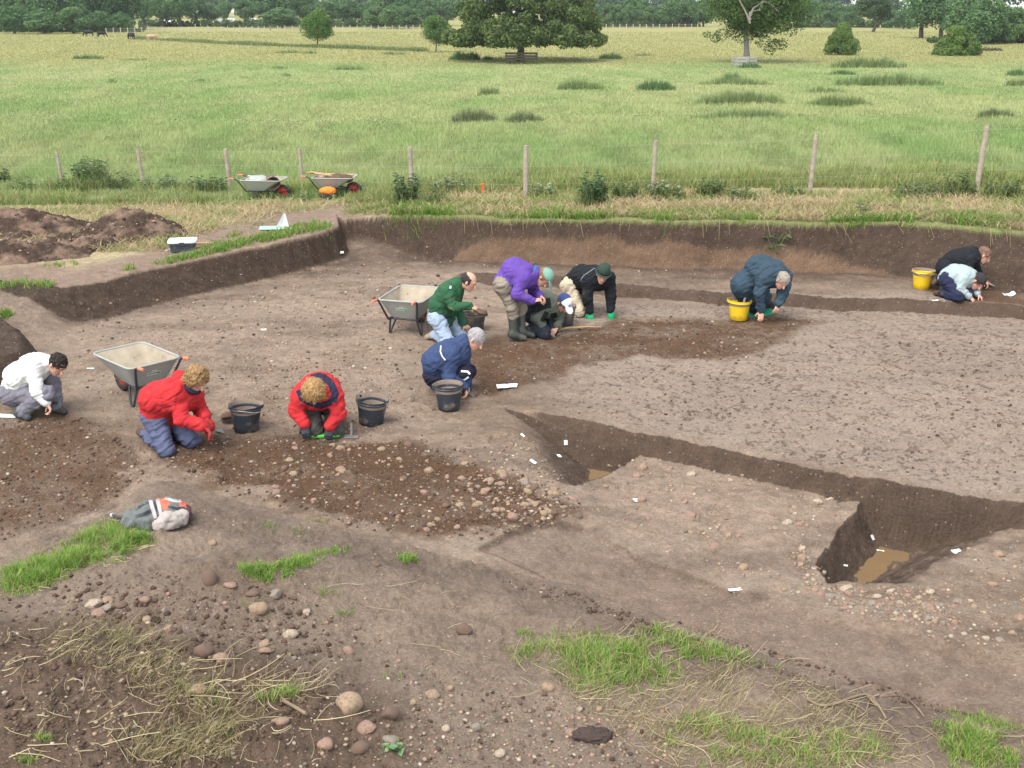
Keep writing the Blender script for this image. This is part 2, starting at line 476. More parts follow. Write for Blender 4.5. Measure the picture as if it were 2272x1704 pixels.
def ground_colour(X, Y, g):
    z = g['z']
    zu = np.gradient(z, axis=1) / np.gradient(gU, axis=1) / Y
    zy = np.gradient(z, axis=0) / np.gradient(gY, axis=0) - (X / Y) * zu
    slope = np.hypot(zu, zy)
    slope = np.maximum(slope, 0.85 * np.maximum(np.roll(slope, 1, 0), np.roll(slope, -1, 0)))
    Yz = Y + 1.6 * z                                # so that upright faces are mottled, not streaked
    n_big = fbm2(X * 0.55, Y * 0.55, 4, 31)
    n_mid = fbm2(X * 2.5, Yz * 2.5, 4, 41)
    n_fin = fbm2(X * 14 + Yz * 2, Yz * 14, 3, 51)
    n_clod = fbm2(X * 30, Yz * 30, 2, 61)
    n_str = fbm2(X * 0.7 + Y * 0.25, Y * 2.6, 4, 36)
    n3 = n_mid[..., None]; nf = n_fin[..., None]
    pale = np.array([0.276, 0.206, 0.153]); pale2 = np.array([0.205, 0.149, 0.106])
    C = pale2 + (pale - pale2) * ss(0.30, 0.62, n_big * 0.6 + n_mid * 0.4)[..., None]
    C = C * (0.74 + 0.52 * nf)
    C = C * (1 - 0.22 * ss(0.52, 0.68, n_str))[..., None]
    C = C + (np.array([0.30, 0.245, 0.185]) - C) * (0.30 * ss(0.46, 0.30, n_str))[..., None]
    # the upper plateau at right: grey, speckled with dark clods
    plat = ss(0.0, 0.3, g['sdl']) * ss(-0.3, 1.3, X) * ss(16.6, 15.6, Y)
    clod = ss(0.56, 0.64, n_clod * 0.55 + n_fin * 0.45)
    C = C * (1 - 0.42 * (plat * clod)[..., None])
    C = C + (np.array([0.285, 0.232, 0.182]) - C) * (0.62 * plat * (1 - clod))[..., None]
    # strip behind the slot and beside the terrace: darker trampled soil, with wall-foot shade painted in
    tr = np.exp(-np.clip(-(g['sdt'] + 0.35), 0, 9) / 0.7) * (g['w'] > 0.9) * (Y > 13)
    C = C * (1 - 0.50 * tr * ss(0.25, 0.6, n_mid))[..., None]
    foot = np.exp(-np.clip(-(g['sdt'] + 0.30), 0, 9) / 0.22) * (g['w'] > 0.9) * (Y > 15) * (X > -2)  # shade and damp along the wall foot, painted into the soil colour
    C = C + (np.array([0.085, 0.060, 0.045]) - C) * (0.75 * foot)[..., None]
    damp_c = np.array([0.092, 0.053, 0.030])
    def damp(P, amt, wob=0.30, soft_=0.22):
        sd = sd_poly(X, Y, P) + wob * (n_mid - 0.5) * 2 + 0.10 * (n_fin - 0.5)
        return amt * ss(0.06, -soft_, sd)
    d = np.maximum.reduce([damp(DAMP_A, 0.92), damp(DAMP_B, 0.80), damp(DAMP_C, 0.90), damp(DARK_D, 0.80, 0.2)])
    d = d * (0.62 + 0.55 * ss(0.3, 0.6, n_fin * 0.5 + n_mid * 0.5))
    d = np.clip(d, 0, 1)[..., None]
    C = C + (damp_c * (0.72 + 0.75 * nf) - C) * d
    # dug faces
    top_dark = np.array([0.058, 0.040, 0.029])
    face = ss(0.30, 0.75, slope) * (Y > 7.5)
    wide = (g['w'] > 0.015) & (g['w'] < 0.999) & (Y > 12.0)
    top_dark2 = top_dark * (0.60 + 0.8 * nf + 0.35 * n3)
    # the pale lower layer of the back section
    zrel = g['w']
    u = X / Y
    px = u * 1.02
    lim = 0.56 + 0.13 * (fbm2(X * 0.9, Y * 0 + 3, 3, 71) - 0.5) * 4 + 0.30 * (n_mid - 0.5) + 0.22 * (n_fin - 0.5)
    inb = ss(-0.085, -0.045, u) * ss(0.40, 0.37, u) * (Y > 15)
    lim = lim + (1 - inb) * 1.5 + 0.42 * ss(0.27, 0.385, u) + 0.3 * ss(-0.02, -0.08, u)
    sub = ss(lim - 0.03, lim + 0.05, zrel) * wide * ss(0.995, 0.95, zrel)
    subc = np.array([0.140, 0.090, 0.058]) * (0.45 + 0.65 * n3 + 0.5 * nf)
    wblk = (g['wb'] > 0.03)
    C = np.where(wblk[..., None], top_dark2, C)
    facem = (wide & ((Y > 14) | (X < -4)))[..., None]
    C = np.where(facem, C + (top_dark2 - C) * np.clip(ss(0.0, 0.06, zrel) * ss(1.0, 0.93, zrel), 0, 1)[..., None], C)
    C = C + (subc - C) * np.clip(sub, 0, 1)[..., None]
    # slot, step and pit faces: damp dark earth
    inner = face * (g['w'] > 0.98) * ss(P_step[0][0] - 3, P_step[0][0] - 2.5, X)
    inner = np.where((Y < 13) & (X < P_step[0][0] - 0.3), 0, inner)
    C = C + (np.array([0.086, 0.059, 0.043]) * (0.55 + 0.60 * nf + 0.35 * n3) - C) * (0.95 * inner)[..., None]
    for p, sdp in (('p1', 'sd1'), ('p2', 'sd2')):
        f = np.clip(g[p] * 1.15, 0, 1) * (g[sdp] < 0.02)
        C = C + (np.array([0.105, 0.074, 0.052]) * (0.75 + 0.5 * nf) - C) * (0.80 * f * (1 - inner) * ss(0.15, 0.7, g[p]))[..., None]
    # near surface: greyer, flat trodden earth, darker on the spoil at the lower left
    fore = (1 - g['w']) * (Y < 12)
    fc = np.array([0.220, 0.168, 0.124]) * (0.72 + 0.5 * n3 + 0.12 * nf)
    C = C + (fc - C) * fore[..., None]
    dk = ss(0.15, 0.45, z - 0.2 + 0.25 * (n_mid - 0.5)) * (Y < 9) * ss(0.8, -0.6, X)
    C = C + (np.array([0.108, 0.074, 0.051]) * (0.65 + 0.8 * nf) - C) * (dk * fore * 0.92)[..., None]
    dk2 = ss(0.3, -0.15, sd_poly(X, Y, NEARDARK) + 0.35 * (n_mid - 0.5)) * (Y < 12) * fore
    C = C + (np.array([0.120, 0.090, 0.071]) * (0.75 + 0.5 * nf) - C) * (0.65 * dk2)[..., None]
    bnd = ss(0.06, -0.1, g['sdband'] + 0.1 * (n_mid - 0.5)) * g['w']
    C = C + (np.array([0.185, 0.132, 0.100]) * (0.8 + 0.4 * nf) - C) * (0.55 * bnd)[..., None]
    # upper surface behind and left of the dig: trampled straw, bare path, turf
    up = (1 - g['w']) * (Y >= 12)
    straw = np.array([0.36, 0.295, 0.175]) * (0.75 + 0.5 * nf)
    grassc = np.array([0.175, 0.195, 0.075]) * (0.75 + 0.5 * nf)
    bare = np.array([0.235, 0.170, 0.125]) * (0.8 + 0.4 * nf)
    gr = ss(20.9, 22.2, Y + 1.2 * (n_mid - 0.5))                       # towards the fence
    gr = np.maximum(gr, ss(0.75, 0.15, g['sdt'] + 0.6 * (n_mid - 0.5)) * ss(-2.6, -1.8, X) * ss(15, 17, Y))
    U = straw + (grassc - straw) * np.clip(gr, 0, 1)[..., None]
    # bare trodden way on the left terrace and round the heaps
    br = ss(0.9, 0.2, sd_poly(X, Y, BARE) + 0.9 * (n_mid - 0.5))
    U = U + (bare - U) * np.clip(br, 0, 1)[..., None]
    C = C + (U - C) * np.clip((Y >= 12) * np.maximum(ss(0.10, 0.02, g['w']), 0.0 * g['wb']), 0, 1)[..., None]
    return np.clip(C, 0.01, 0.6)

NEARDARK = poly_px([(330, 1075), (450, 1090), (650, 1155), (800, 1190), (1000, 1240), (1250, 1300), (1500, 1392), (1800, 1500), (2272, 1640), (2272, 1720), (1700, 1500), (1400, 1430), (1100, 1320), (800, 1260), (500, 1160), (350, 1110)], 0.2)
BARE = poly_px([(-200, 640), (0, 600), (60, 590), (150, 600), (330, 575), (420, 545), (560, 500), (640, 480), (740, 470), (760, 486), (745, 508), (680, 520), (560, 540), (440, 560), (360, 582), (250, 612), (120, 640), (-200, 690)], 0.5)
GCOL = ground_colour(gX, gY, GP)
# fine relief: lumps and clods, stronger on the worked soil
_gYz = gY + 1.6 * GP['z']
_rl = fbm2(gX * 6, _gYz * 6, 3, 81) - 0.5
_rf = fbm2(gX * 22, _gYz * 22, 3, 91) - 0.5
_sp = ss(8.6, 7.6, gY) * ss(0.9, -0.4, gX) * (1 - GP['w'])
_dm = 1 - np.clip((GCOL[..., 0] - 0.08) / 0.14, 0, 1)
_rb = fbm2(gX * 1.7, gY * 1.7, 2, 85) - 0.5
GZ = GP['z'] + _rb * 0.05 + _rl * (0.034 + 0.055 * _sp) + _rf * (0.019 + 0.016 * _dm + 0.020 * _sp)

# footprints and kneeling hollows trodden into the floor
_rf_ = np.random.default_rng(61)
for _ in range(150):
    px_, py_ = 150 + 2100 * _rf_.random(), 640 + 560 * _rf_.random()
    c_ = PZ(px_, py_, 0.0); a_ = _rf_.random() * 3.14
    if _rf_.random() < 0.7: ra_, rb_, dp_ = 0.15, 0.05, 0.012 + 0.012 * _rf_.random()
    else: ra_, rb_, dp_ = 0.30, 0.20, 0.025 * _rf_.random()
    j0 = np.searchsorted(GY, c_[1] - 0.6); j1 = np.searchsorted(GY, c_[1] + 0.6)
    i0 = max(0, np.searchsorted(GU, (c_[0] - 0.6) / c_[1]) - 4); i1 = min(len(GU), np.searchsorted(GU, (c_[0] + 0.6) / c_[1]) + 4)
    dx = gX[j0:j1, i0:i1] - c_[0]; dy = gY[j0:j1, i0:i1] - c_[1]
    q1 = (dx * math.cos(a_) + dy * math.sin(a_)) / ra_; q2 = (-dx * math.sin(a_) + dy * math.cos(a_)) / rb_
    r2 = np.sqrt(q1 ** 2 + q2 ** 2)
    GZ[j0:j1, i0:i1] += (-dp_ * ss(1.0, 0.75, r2) + 0.35 * dp_ * np.exp(-((r2 - 1.15) / 0.18) ** 2)) * (GP['w'][j0:j1, i0:i1] > 0.98)

def _fan_mesh(name, U, Y, Z, C, mt):
    V = np.stack([U * Y, Y, Z], -1).reshape(-1, 3)
    a, b = Z.shape
    idx = np.arange(a * b).reshape(a, b)
    F = np.stack([idx[:-1, :-1], idx[:-1, 1:], idx[1:, 1:], idx[1:, :-1]], -1).reshape(-1, 4)
    return mesh_np(name, V, F, mt, True, {'Col': C.reshape(-1, 3)})

def soil_material():
    m = bpy.data.materials.new('soil'); m.use_nodes = True
    nt = m.node_tree; N = nt.nodes; L = nt.links
    b = N['Principled BSDF']; b.inputs['Roughness'].default_value = 0.92; b.inputs['Specular IOR Level'].default_value = 0.15
    tc = N.new('ShaderNodeTexCoord')
    a = N.new('ShaderNodeVertexColor'); a.layer_name = 'Col'
    c = a.outputs[0]
    def noise(scale, detail=6, rough=0.65):
        n = N.new('ShaderNodeTexNoise'); n.inputs['Scale'].default_value = scale; n.inputs['Detail'].default_value = detail; n.inputs['Roughness'].default_value = rough
        L.new(tc.outputs['Object'], n.inputs['Vector']); return n.outputs[0]
    def rng(s, f0, f1, t0, t1):
        r = N.new('ShaderNodeMapRange'); r.inputs['From Min'].default_value = f0; r.inputs['From Max'].default_value = f1
        r.inputs['To Min'].default_value = t0; r.inputs['To Max'].default_value = t1; L.new(s, r.inputs[0]); return r.outputs[0]
    def scale(c, s):
        v = N.new('ShaderNodeVectorMath'); v.operation = 'SCALE'; L.new(c, v.inputs[0]); L.new(s, v.inputs['Scale']); return v.outputs[0]
    n40 = noise(38, 5, 0.7)
    c = scale(c, rng(n40, 0.28, 0.72, 0.70, 1.30))
    c = scale(c, rng(noise(6), 0.3, 0.7, 0.88, 1.12))
    # tiny pale grit
    vo = N.new('ShaderNodeTexVoronoi'); vo.inputs['Scale'].default_value = 26; vo.inputs['Randomness'].default_value = 1
    L.new(tc.outputs['Object'], vo.inputs['Vector'])
    m1 = rng(vo.outputs['Distance'], 0.18, 0.26, 1, 0)
    sepc = N.new('ShaderNodeSeparateColor'); L.new(vo.outputs['Color'], sepc.inputs[0])
    m2 = rng(sepc.outputs[0], 0.80, 0.82, 0, 1)
    mm = N.new('ShaderNodeMath'); mm.operation = 'MULTIPLY'; L.new(m1, mm.inputs[0]); L.new(m2, mm.inputs[1])
    mk = N.new('ShaderNodeMath'); mk.operation = 'MULTIPLY'; L.new(mm.outputs[0], mk.inputs[0]); mk.inputs[1].default_value = 0.55
    mx = N.new('ShaderNodeMix'); mx.data_type = 'RGBA'
    L.new(mk.outputs[0], mx.inputs['Factor']); L.new(c, mx.inputs[6]); mx.inputs[7].default_value = (0.36, 0.27, 0.20, 1); c = mx.outputs[2]
    L.new(c, b.inputs['Base Color'])
    bp = N.new('ShaderNodeBump'); bp.inputs['Strength'].default_value = 1.0; bp.inputs['Distance'].default_value = 0.03
    L.new(n40, bp.inputs['Height'])
    bp2 = N.new('ShaderNodeBump'); bp2.inputs['Strength'].default_value = 0.7; bp2.inputs['Distance'].default_value = 0.008
    L.new(noise(130, 4), bp2.inputs['Height']); L.new(bp.outputs[0], bp2.inputs['Normal'])
    L.new(bp2.outputs[0], b.inputs['Normal'])
    return m
SOIL = soil_material()
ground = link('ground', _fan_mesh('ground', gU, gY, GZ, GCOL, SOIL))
tag(ground, kind='structure')

def HZ(X, Y):
    """height of the ground sheet (bilinear); meadow beyond"""
    X = np.atleast_1d(np.asarray(X, float)); Y = np.atleast_1d(np.asarray(Y, float))
    fu = np.interp(X / Y, GU, np.arange(len(GU))); fy = np.interp(Y, GY, np.arange(len(GY)))
    i = np.clip(fu.astype(int), 0, len(GU) - 2); j = np.clip(fy.astype(int), 0, len(GY) - 2)
    a = fu - i; b = fy - j
    z = (GZ[j, i] * (1 - a) + GZ[j, i + 1] * a) * (1 - b) + (GZ[j + 1, i] * (1 - a) + GZ[j + 1, i + 1] * a) * b
    return np.where(Y > 25.2, z_meadow(X, Y), z)

_YM = np.concatenate([np.arange(2.0, 25.2, 0.01), np.geomspace(25.2, 900, 3000)])
def G(px, py):
    """where the line of sight through a pixel first meets the ground"""
    d = ray(px, py)
    zr = CZ + d[2] / d[1] * _YM
    zg = HZ(d[0] / d[1] * _YM, _YM)
    k = np.argmax(zr < zg)
    if zr[k] >= zg[k]: k = len(_YM) - 1
    Y = _YM[k]
    return np.array([d[0] / d[1] * Y, Y, zg[k]])

# ------------------------------------------------------------------ meadow sheet to the horizon
mU_ = np.linspace(-0.95, 0.95, 420)
mY_ = np.concatenate([np.geomspace(24.9, 60, 160)[:-1], np.geomspace(60, 420, 260)[:-1], np.geomspace(420, 1450, 30)])
mU, mY = np.meshgrid(mU_, mY_)
mX = mU * mY
mZ = z_meadow(mX, mY)
mZ[0] -= 0.02
def meadow_colour(X, Y):
    L_ = np.maximum(Y / 24.0, 1.0)
    n1 = fbm2(X / (1.6 * L_ ** 0.5), Y / (3.2 * L_ ** 0.5) , 4, 101)
    n2 = fbm2(X / 14, Y / 30, 4, 111)
    g1 = np.array([0.165, 0.228, 0.080]); g2 = np.array([0.245, 0.265, 0.118])
    C = g1 + (g2 - g1) * ss(0.3, 0.7, n1 * 0.5 + n2 * 0.5)[..., None]
    tan_ = np.array([0.245, 0.235, 0.095])
    ft = ss(118, 175, Y + 30 * (n2 - 0.5))
    return C + (tan_ * (0.85 + 0.3 * n1[..., None]) - C) * ft[..., None]
MEADOW_MAT = mat('meadow_turf', attr='Col', rough=0.95, noise=0.22, nscale=1.3, spec=0.05)
meadow = link('meadow', _fan_mesh('meadow', mU, mY, mZ, meadow_colour(mX, mY), MEADOW_MAT))
tag(meadow, kind='structure')
# ------------------------------------------------------------------ bodies: distance fields meshed as one skin
class Fld:
    def __init__(s, lo, hi, h):
        s.h = h; s.lo = np.asarray(lo, float)
        s.n = np.maximum(np.ceil((np.asarray(hi) - s.lo) / h).astype(int) + 1, 4)
        s.ax = [s.lo[i] + h * np.arange(s.n[i]) for i in range(3)]
        s.d = np.full(tuple(s.n), 1.0, dtype=np.float32)
    def _blk(s, lo, hi):
        i0 = np.clip(np.floor((lo - s.lo) / s.h).astype(int), 0, s.n - 1)
        i1 = np.clip(np.ceil((hi - s.lo) / s.h).astype(int) + 1, 1, s.n)
        if np.any(i1 <= i0): return None
        sl = tuple(slice(a, b) for a, b in zip(i0, i1))
        X, Y, Z = np.meshgrid(*[s.ax[i][sl[i]] for i in range(3)], indexing='ij')
        return sl, X.astype(np.float32), Y.astype(np.float32), Z.astype(np.float32)
    def _mix(s, sl, d, k, op):
        a = s.d[sl]
        if op == 'add':
            if k > 0:
                q = np.maximum(k - np.abs(a - d), 0) / k
                s.d[sl] = np.minimum(a, d) - q * q * k * 0.25
            else: s.d[sl] = np.minimum(a, d)
        elif op == 'sub':
            d = -d
            q = np.maximum(k - np.abs(a - d), 0) / max(k, 1e-6)
            s.d[sl] = np.maximum(a, d) + q * q * k * 0.25
    def cone(s, a, b, ra, rb=None, k=0.03, op='add'):
        rb = ra if rb is None else rb
        a = np.asarray(a, float); b = np.asarray(b, float)
        m = max(ra, rb) + max(k, 0.02) + 2 * s.h
        B = s._blk(np.minimum(a, b) - m, np.maximum(a, b) + m)
        if B is None: return s
        sl, X, Y, Z = B
        ba = b - a; L2 = float(ba @ ba) + 1e-12
        px, py, pz = X - a[0], Y - a[1], Z - a[2]
        t = np.clip((px * ba[0] + py * ba[1] + pz * ba[2]) / L2, 0, 1)
        d = np.sqrt((px - ba[0] * t) ** 2 + (py - ba[1] * t) ** 2 + (pz - ba[2] * t) ** 2) - (ra + (rb - ra) * t)
        s._mix(sl, d, k, op); return s
    def chain(s, pts, rs, k=0.03):
        for i in range(len(pts) - 1): s.cone(pts[i], pts[i + 1], rs[i], rs[i + 1], k)
        return s
    def ell(s, c, R, r, k=0.02, op='add'):
        c = np.asarray(c, float); R = np.asarray(R, float); r = np.asarray(r, float)
        m = max(r) + max(k, 0.02) + 2 * s.h
        B = s._blk(c - m, c + m)
        if B is None: return s
        sl, X, Y, Z = B
        p = [X - c[0], Y - c[1], Z - c[2]]
        q = [(R[i][0] * p[0] + R[i][1] * p[1] + R[i][2] * p[2]) for i in range(3)]
        k0 = np.sqrt(sum((q[i] / r[i]) ** 2 for i in range(3))); k1 = np.sqrt(sum((q[i] / r[i] ** 2) ** 2 for i in range(3))) + 1e-6
        s._mix(sl, k0 * (k0 - 1) / k1, k, op); return s
    def cut(s, c, n):
        """remove what lies on the side the normal points to"""
        n = unit(n)
        d = ((s.ax[0] - c[0]) * n[0])[:, None, None] + ((s.ax[1] - c[1]) * n[1])[None, :, None] + ((s.ax[2] - c[2]) * n[2])[None, None, :]
        s.d = np.maximum(s.d, d.astype(np.float32)); return s
    def mesh(s):
        d = s.d; h = s.h
        d[0] = d[-1] = 1; d[:, 0] = d[:, -1] = 1; d[:, :, 0] = d[:, :, -1] = 1
        neg = d < 0
        nx, ny, nz = d.shape
        cnt = np.zeros((nx - 1, ny - 1, nz - 1), dtype=np.int8)
        for a in (0, 1):
            for b in (0, 1):
                for c in (0, 1):
                    cnt += neg[a:nx - 1 + a, b:ny - 1 + b, c:nz - 1 + c]
        act = (cnt > 0) & (cnt < 8)
        ci = np.argwhere(act)
        idx = np.full(act.shape, -1, dtype=np.int64); idx[act] = np.arange(len(ci))
        acc = np.zeros((len(ci), 3)); wn = np.zeros(len(ci))
        cor = [(0, 0, 0), (1, 0, 0), (0, 1, 0), (1, 1, 0), (0, 0, 1), (1, 0, 1), (0, 1, 1), (1, 1, 1)]
        for i in range(8):
            for j in range(i + 1, 8):
                df = np.array(cor[j]) - np.array(cor[i])
                if np.abs(df).sum() != 1: continue
                A = ci + np.array(cor[i]); B = ci + np.array(cor[j])
                da = d[A[:, 0], A[:, 1], A[:, 2]]; db = d[B[:, 0], B[:, 1], B[:, 2]]
                m = (da < 0) != (db < 0)
                t = da / np.where(m, da - db, 1)
                P = np.array(cor[i]) + t[:, None] * df
                acc[m] += P[m]; wn[m] += 1
        V = s.lo + h * (ci + acc / wn[:, None])
        F = []
        for ax in range(3):
            o = [1, 2, 0][ax], [2, 0, 1][ax]
            sl0 = [slice(None)] * 3; sl1 = [slice(None)] * 3
            sl0[ax] = slice(0, -1); sl1[ax] = slice(1, None)
            a = neg[tuple(sl0)]; b = neg[tuple(sl1)]
            e = np.argwhere(a != b)
            if not len(e): continue
            ok = (e[:, o[0]] > 0) & (e[:, o[1]] > 0) & (e[:, o[0]] < d.shape[o[0]] - 1) & (e[:, o[1]] < d.shape[o[1]] - 1)
            e = e[ok]
            def cell(u, v):
                q = e.copy(); q[:, o[0]] -= u; q[:, o[1]] -= v
                return idx[q[:, 0], q[:, 1], q[:, 2]]
            Q = np.stack([cell(1, 1), cell(0, 1), cell(0, 0), cell(1, 0)], 1)
            inv = ~a[e[:, 0], e[:, 1], e[:, 2]]
            Q[inv] = Q[inv][:, ::-1]
            F.append(Q)
        return V, np.concatenate(F)

def vnormals(V, F):
    n = np.zeros_like(V)
    fn = np.cross(V[F[:, 2]] - V[F[:, 0]], V[F[:, 3]] - V[F[:, 1]])
    for c in range(4): np.add.at(n, F[:, c], fn)
    return n / (np.linalg.norm(n, axis=1, keepdims=True) + 1e-12)

def frame(f, u):
    """rows right, forward, up"""
    f = unit(f); u = np.asarray(u, float); u = unit(u - f * (u @ f))
    return np.array([np.cross(f, u), f, u])

SKIN = np.array([0.50, 0.285, 0.205])
def head_sdf(F, c, R, s=1.0, k=0.02):
    r, f, u = R
    F.ell(c + u * 0.028 * s - f * 0.008 * s, R, (0.074 * s, 0.096 * s, 0.092 * s), k)
    F.ell(c - u * 0.035 * s + f * 0.025 * s, R, (0.058 * s, 0.066 * s, 0.078 * s), 0.03)
    F.ell(c - u * 0.094 * s + f * 0.062 * s, R, (0.026 * s, 0.022 * s, 0.020 * s), 0.025)       # chin
    F.cone(c + u * 0.012 * s + f * 0.088 * s, c - u * 0.034 * s + f * 0.112 * s, 0.010 * s, 0.015 * s, 0.012)   # nose
    F.cone(c + u * 0.026 * s + f * 0.082 * s - r * 0.035 * s, c + u * 0.026 * s + f * 0.082 * s + r * 0.035 * s, 0.012 * s, None, 0.014)   # brow
    F.cone(c - u * 0.062 * s + f * 0.084 * s - r * 0.018 * s, c - u * 0.062 * s + f * 0.084 * s + r * 0.018 * s, 0.009 * s, None, 0.010)   # lips
    for q in (-1, 1):
        F.ell(c + u * 0.006 * s + f * 0.092 * s + r * 0.032 * s * q, R, (0.017 * s, 0.010 * s, 0.010 * s), 0.010, 'sub')
        F.ell(c - u * 0.012 * s + r * 0.078 * s * q - f * 0.006 * s, R, (0.010 * s, 0.018 * s, 0.031 * s), 0.008)   # ear

def hand_sdf(F, w, d, n, side=1, curl=0.35, infl=0.0, spread=0.12, s=1.0):
    d = unit(d); n = np.asarray(n, float); n = unit(n - d * (n @ d))
    l = np.cross(d, n) * side
    tips = []
    for q, (o, L) in enumerate(((0.030, 0.072), (0.010, 0.080), (-0.011, 0.075), (-0.031, 0.058))):
        b0 = w + d * 0.012 * s + l * o * 0.55 * s; b1 = w + d * (0.088 - 0.10 * abs(o)) * s + l * o * s
        F.cone(b0, b1, 0.014 * s + infl, 0.0115 * s + infl, 0.018)
        dirv = unit(d + l * (o * 4 * spread)); p = b1
        cu = curl * (1.0 + 0.12 * (q % 2) - 0.08 * q)
        for seg, fr in enumerate((0.45, 0.32, 0.23)):
            c_, s_ = math.cos(cu), math.sin(cu)
            nn = unit(n - dirv * (n @ dirv))
            dirv = unit(dirv * c_ + nn * s_)
            p2 = p + dirv * L * fr * s
            F.cone(p, p2, (0.0095 - 0.0008 * seg) * s + infl, (0.0088 - 0.0008 * seg) * s + infl, 0.004)
            p = p2
        tips.append(p)
    t0 = w + d * 0.028 * s + l * 0.026 * s
    td = unit(d * 0.62 + l * 0.62 + n * (0.25 + 0.5 * curl))
    t1 = t0 + td * 0.042 * s
    t2 = t1 + unit(td * 0.8 + d * 0.4 + n * 0.5 * curl) * 0.034 * s
    F.cone(t0, t1, 0.0145 * s + infl, 0.0110 * s + infl, 0.014); F.cone(t1, t2, 0.0105 * s + infl, 0.0085 * s + infl, 0.004)
    return tips

MUD = (0.13, 0.085, 0.055)
def cloth_mat(name, col, amt=0.10, dirt=None, da=0.0, rough=0.9):
    if dirt is None: dirt, da = tuple(0.45 * c + 0.55 * m_ for c, m_ in zip(col, MUD)), 0.14
    return mat('cloth_' + name, color=col, rough=rough, noise=amt, nscale=22, bump=0.25, bscale=90, spec=0.12, dirt=dirt, dirt_amt=da, dscale=5)

SKIN_MAT = mat('skin', attr='Col', rough=0.55, noise=0.06, nscale=30, spec=0.3)

def strands(V, Q, seed, L):
    """locks of hair rooted all over the hair mass, lying back over it"""
    rg2 = np.random.default_rng(seed); N = vnormals(V, Q)
    i = rg2.integers(len(V), size=1500)
    p = V[i] - N[i] * 0.003
    t = np.cross(N[i], rg2.normal(size=(len(i), 3))); t[:, 2] -= 0.5; t = t / (np.linalg.norm(t, axis=1, keepdims=True) + 1e-9)
    l = L * (0.5 + 1.2 * rg2.random((len(i), 1)))
    sd = np.cross(N[i], t) * 0.0028
    m = p + t * l * 0.6 + N[i] * l * 0.38; e = p + t * l * 1.15 + N[i] * l * 0.15
    W = np.stack([p - sd, p + sd, m + sd, m - sd, m - sd, m + sd, e + sd * 0.4, e - sd * 0.4], 1).reshape(-1, 3)
    F = len(V) + np.arange(len(W)).reshape(-1, 4)
    return np.vstack([V, W]), np.vstack([Q, F])

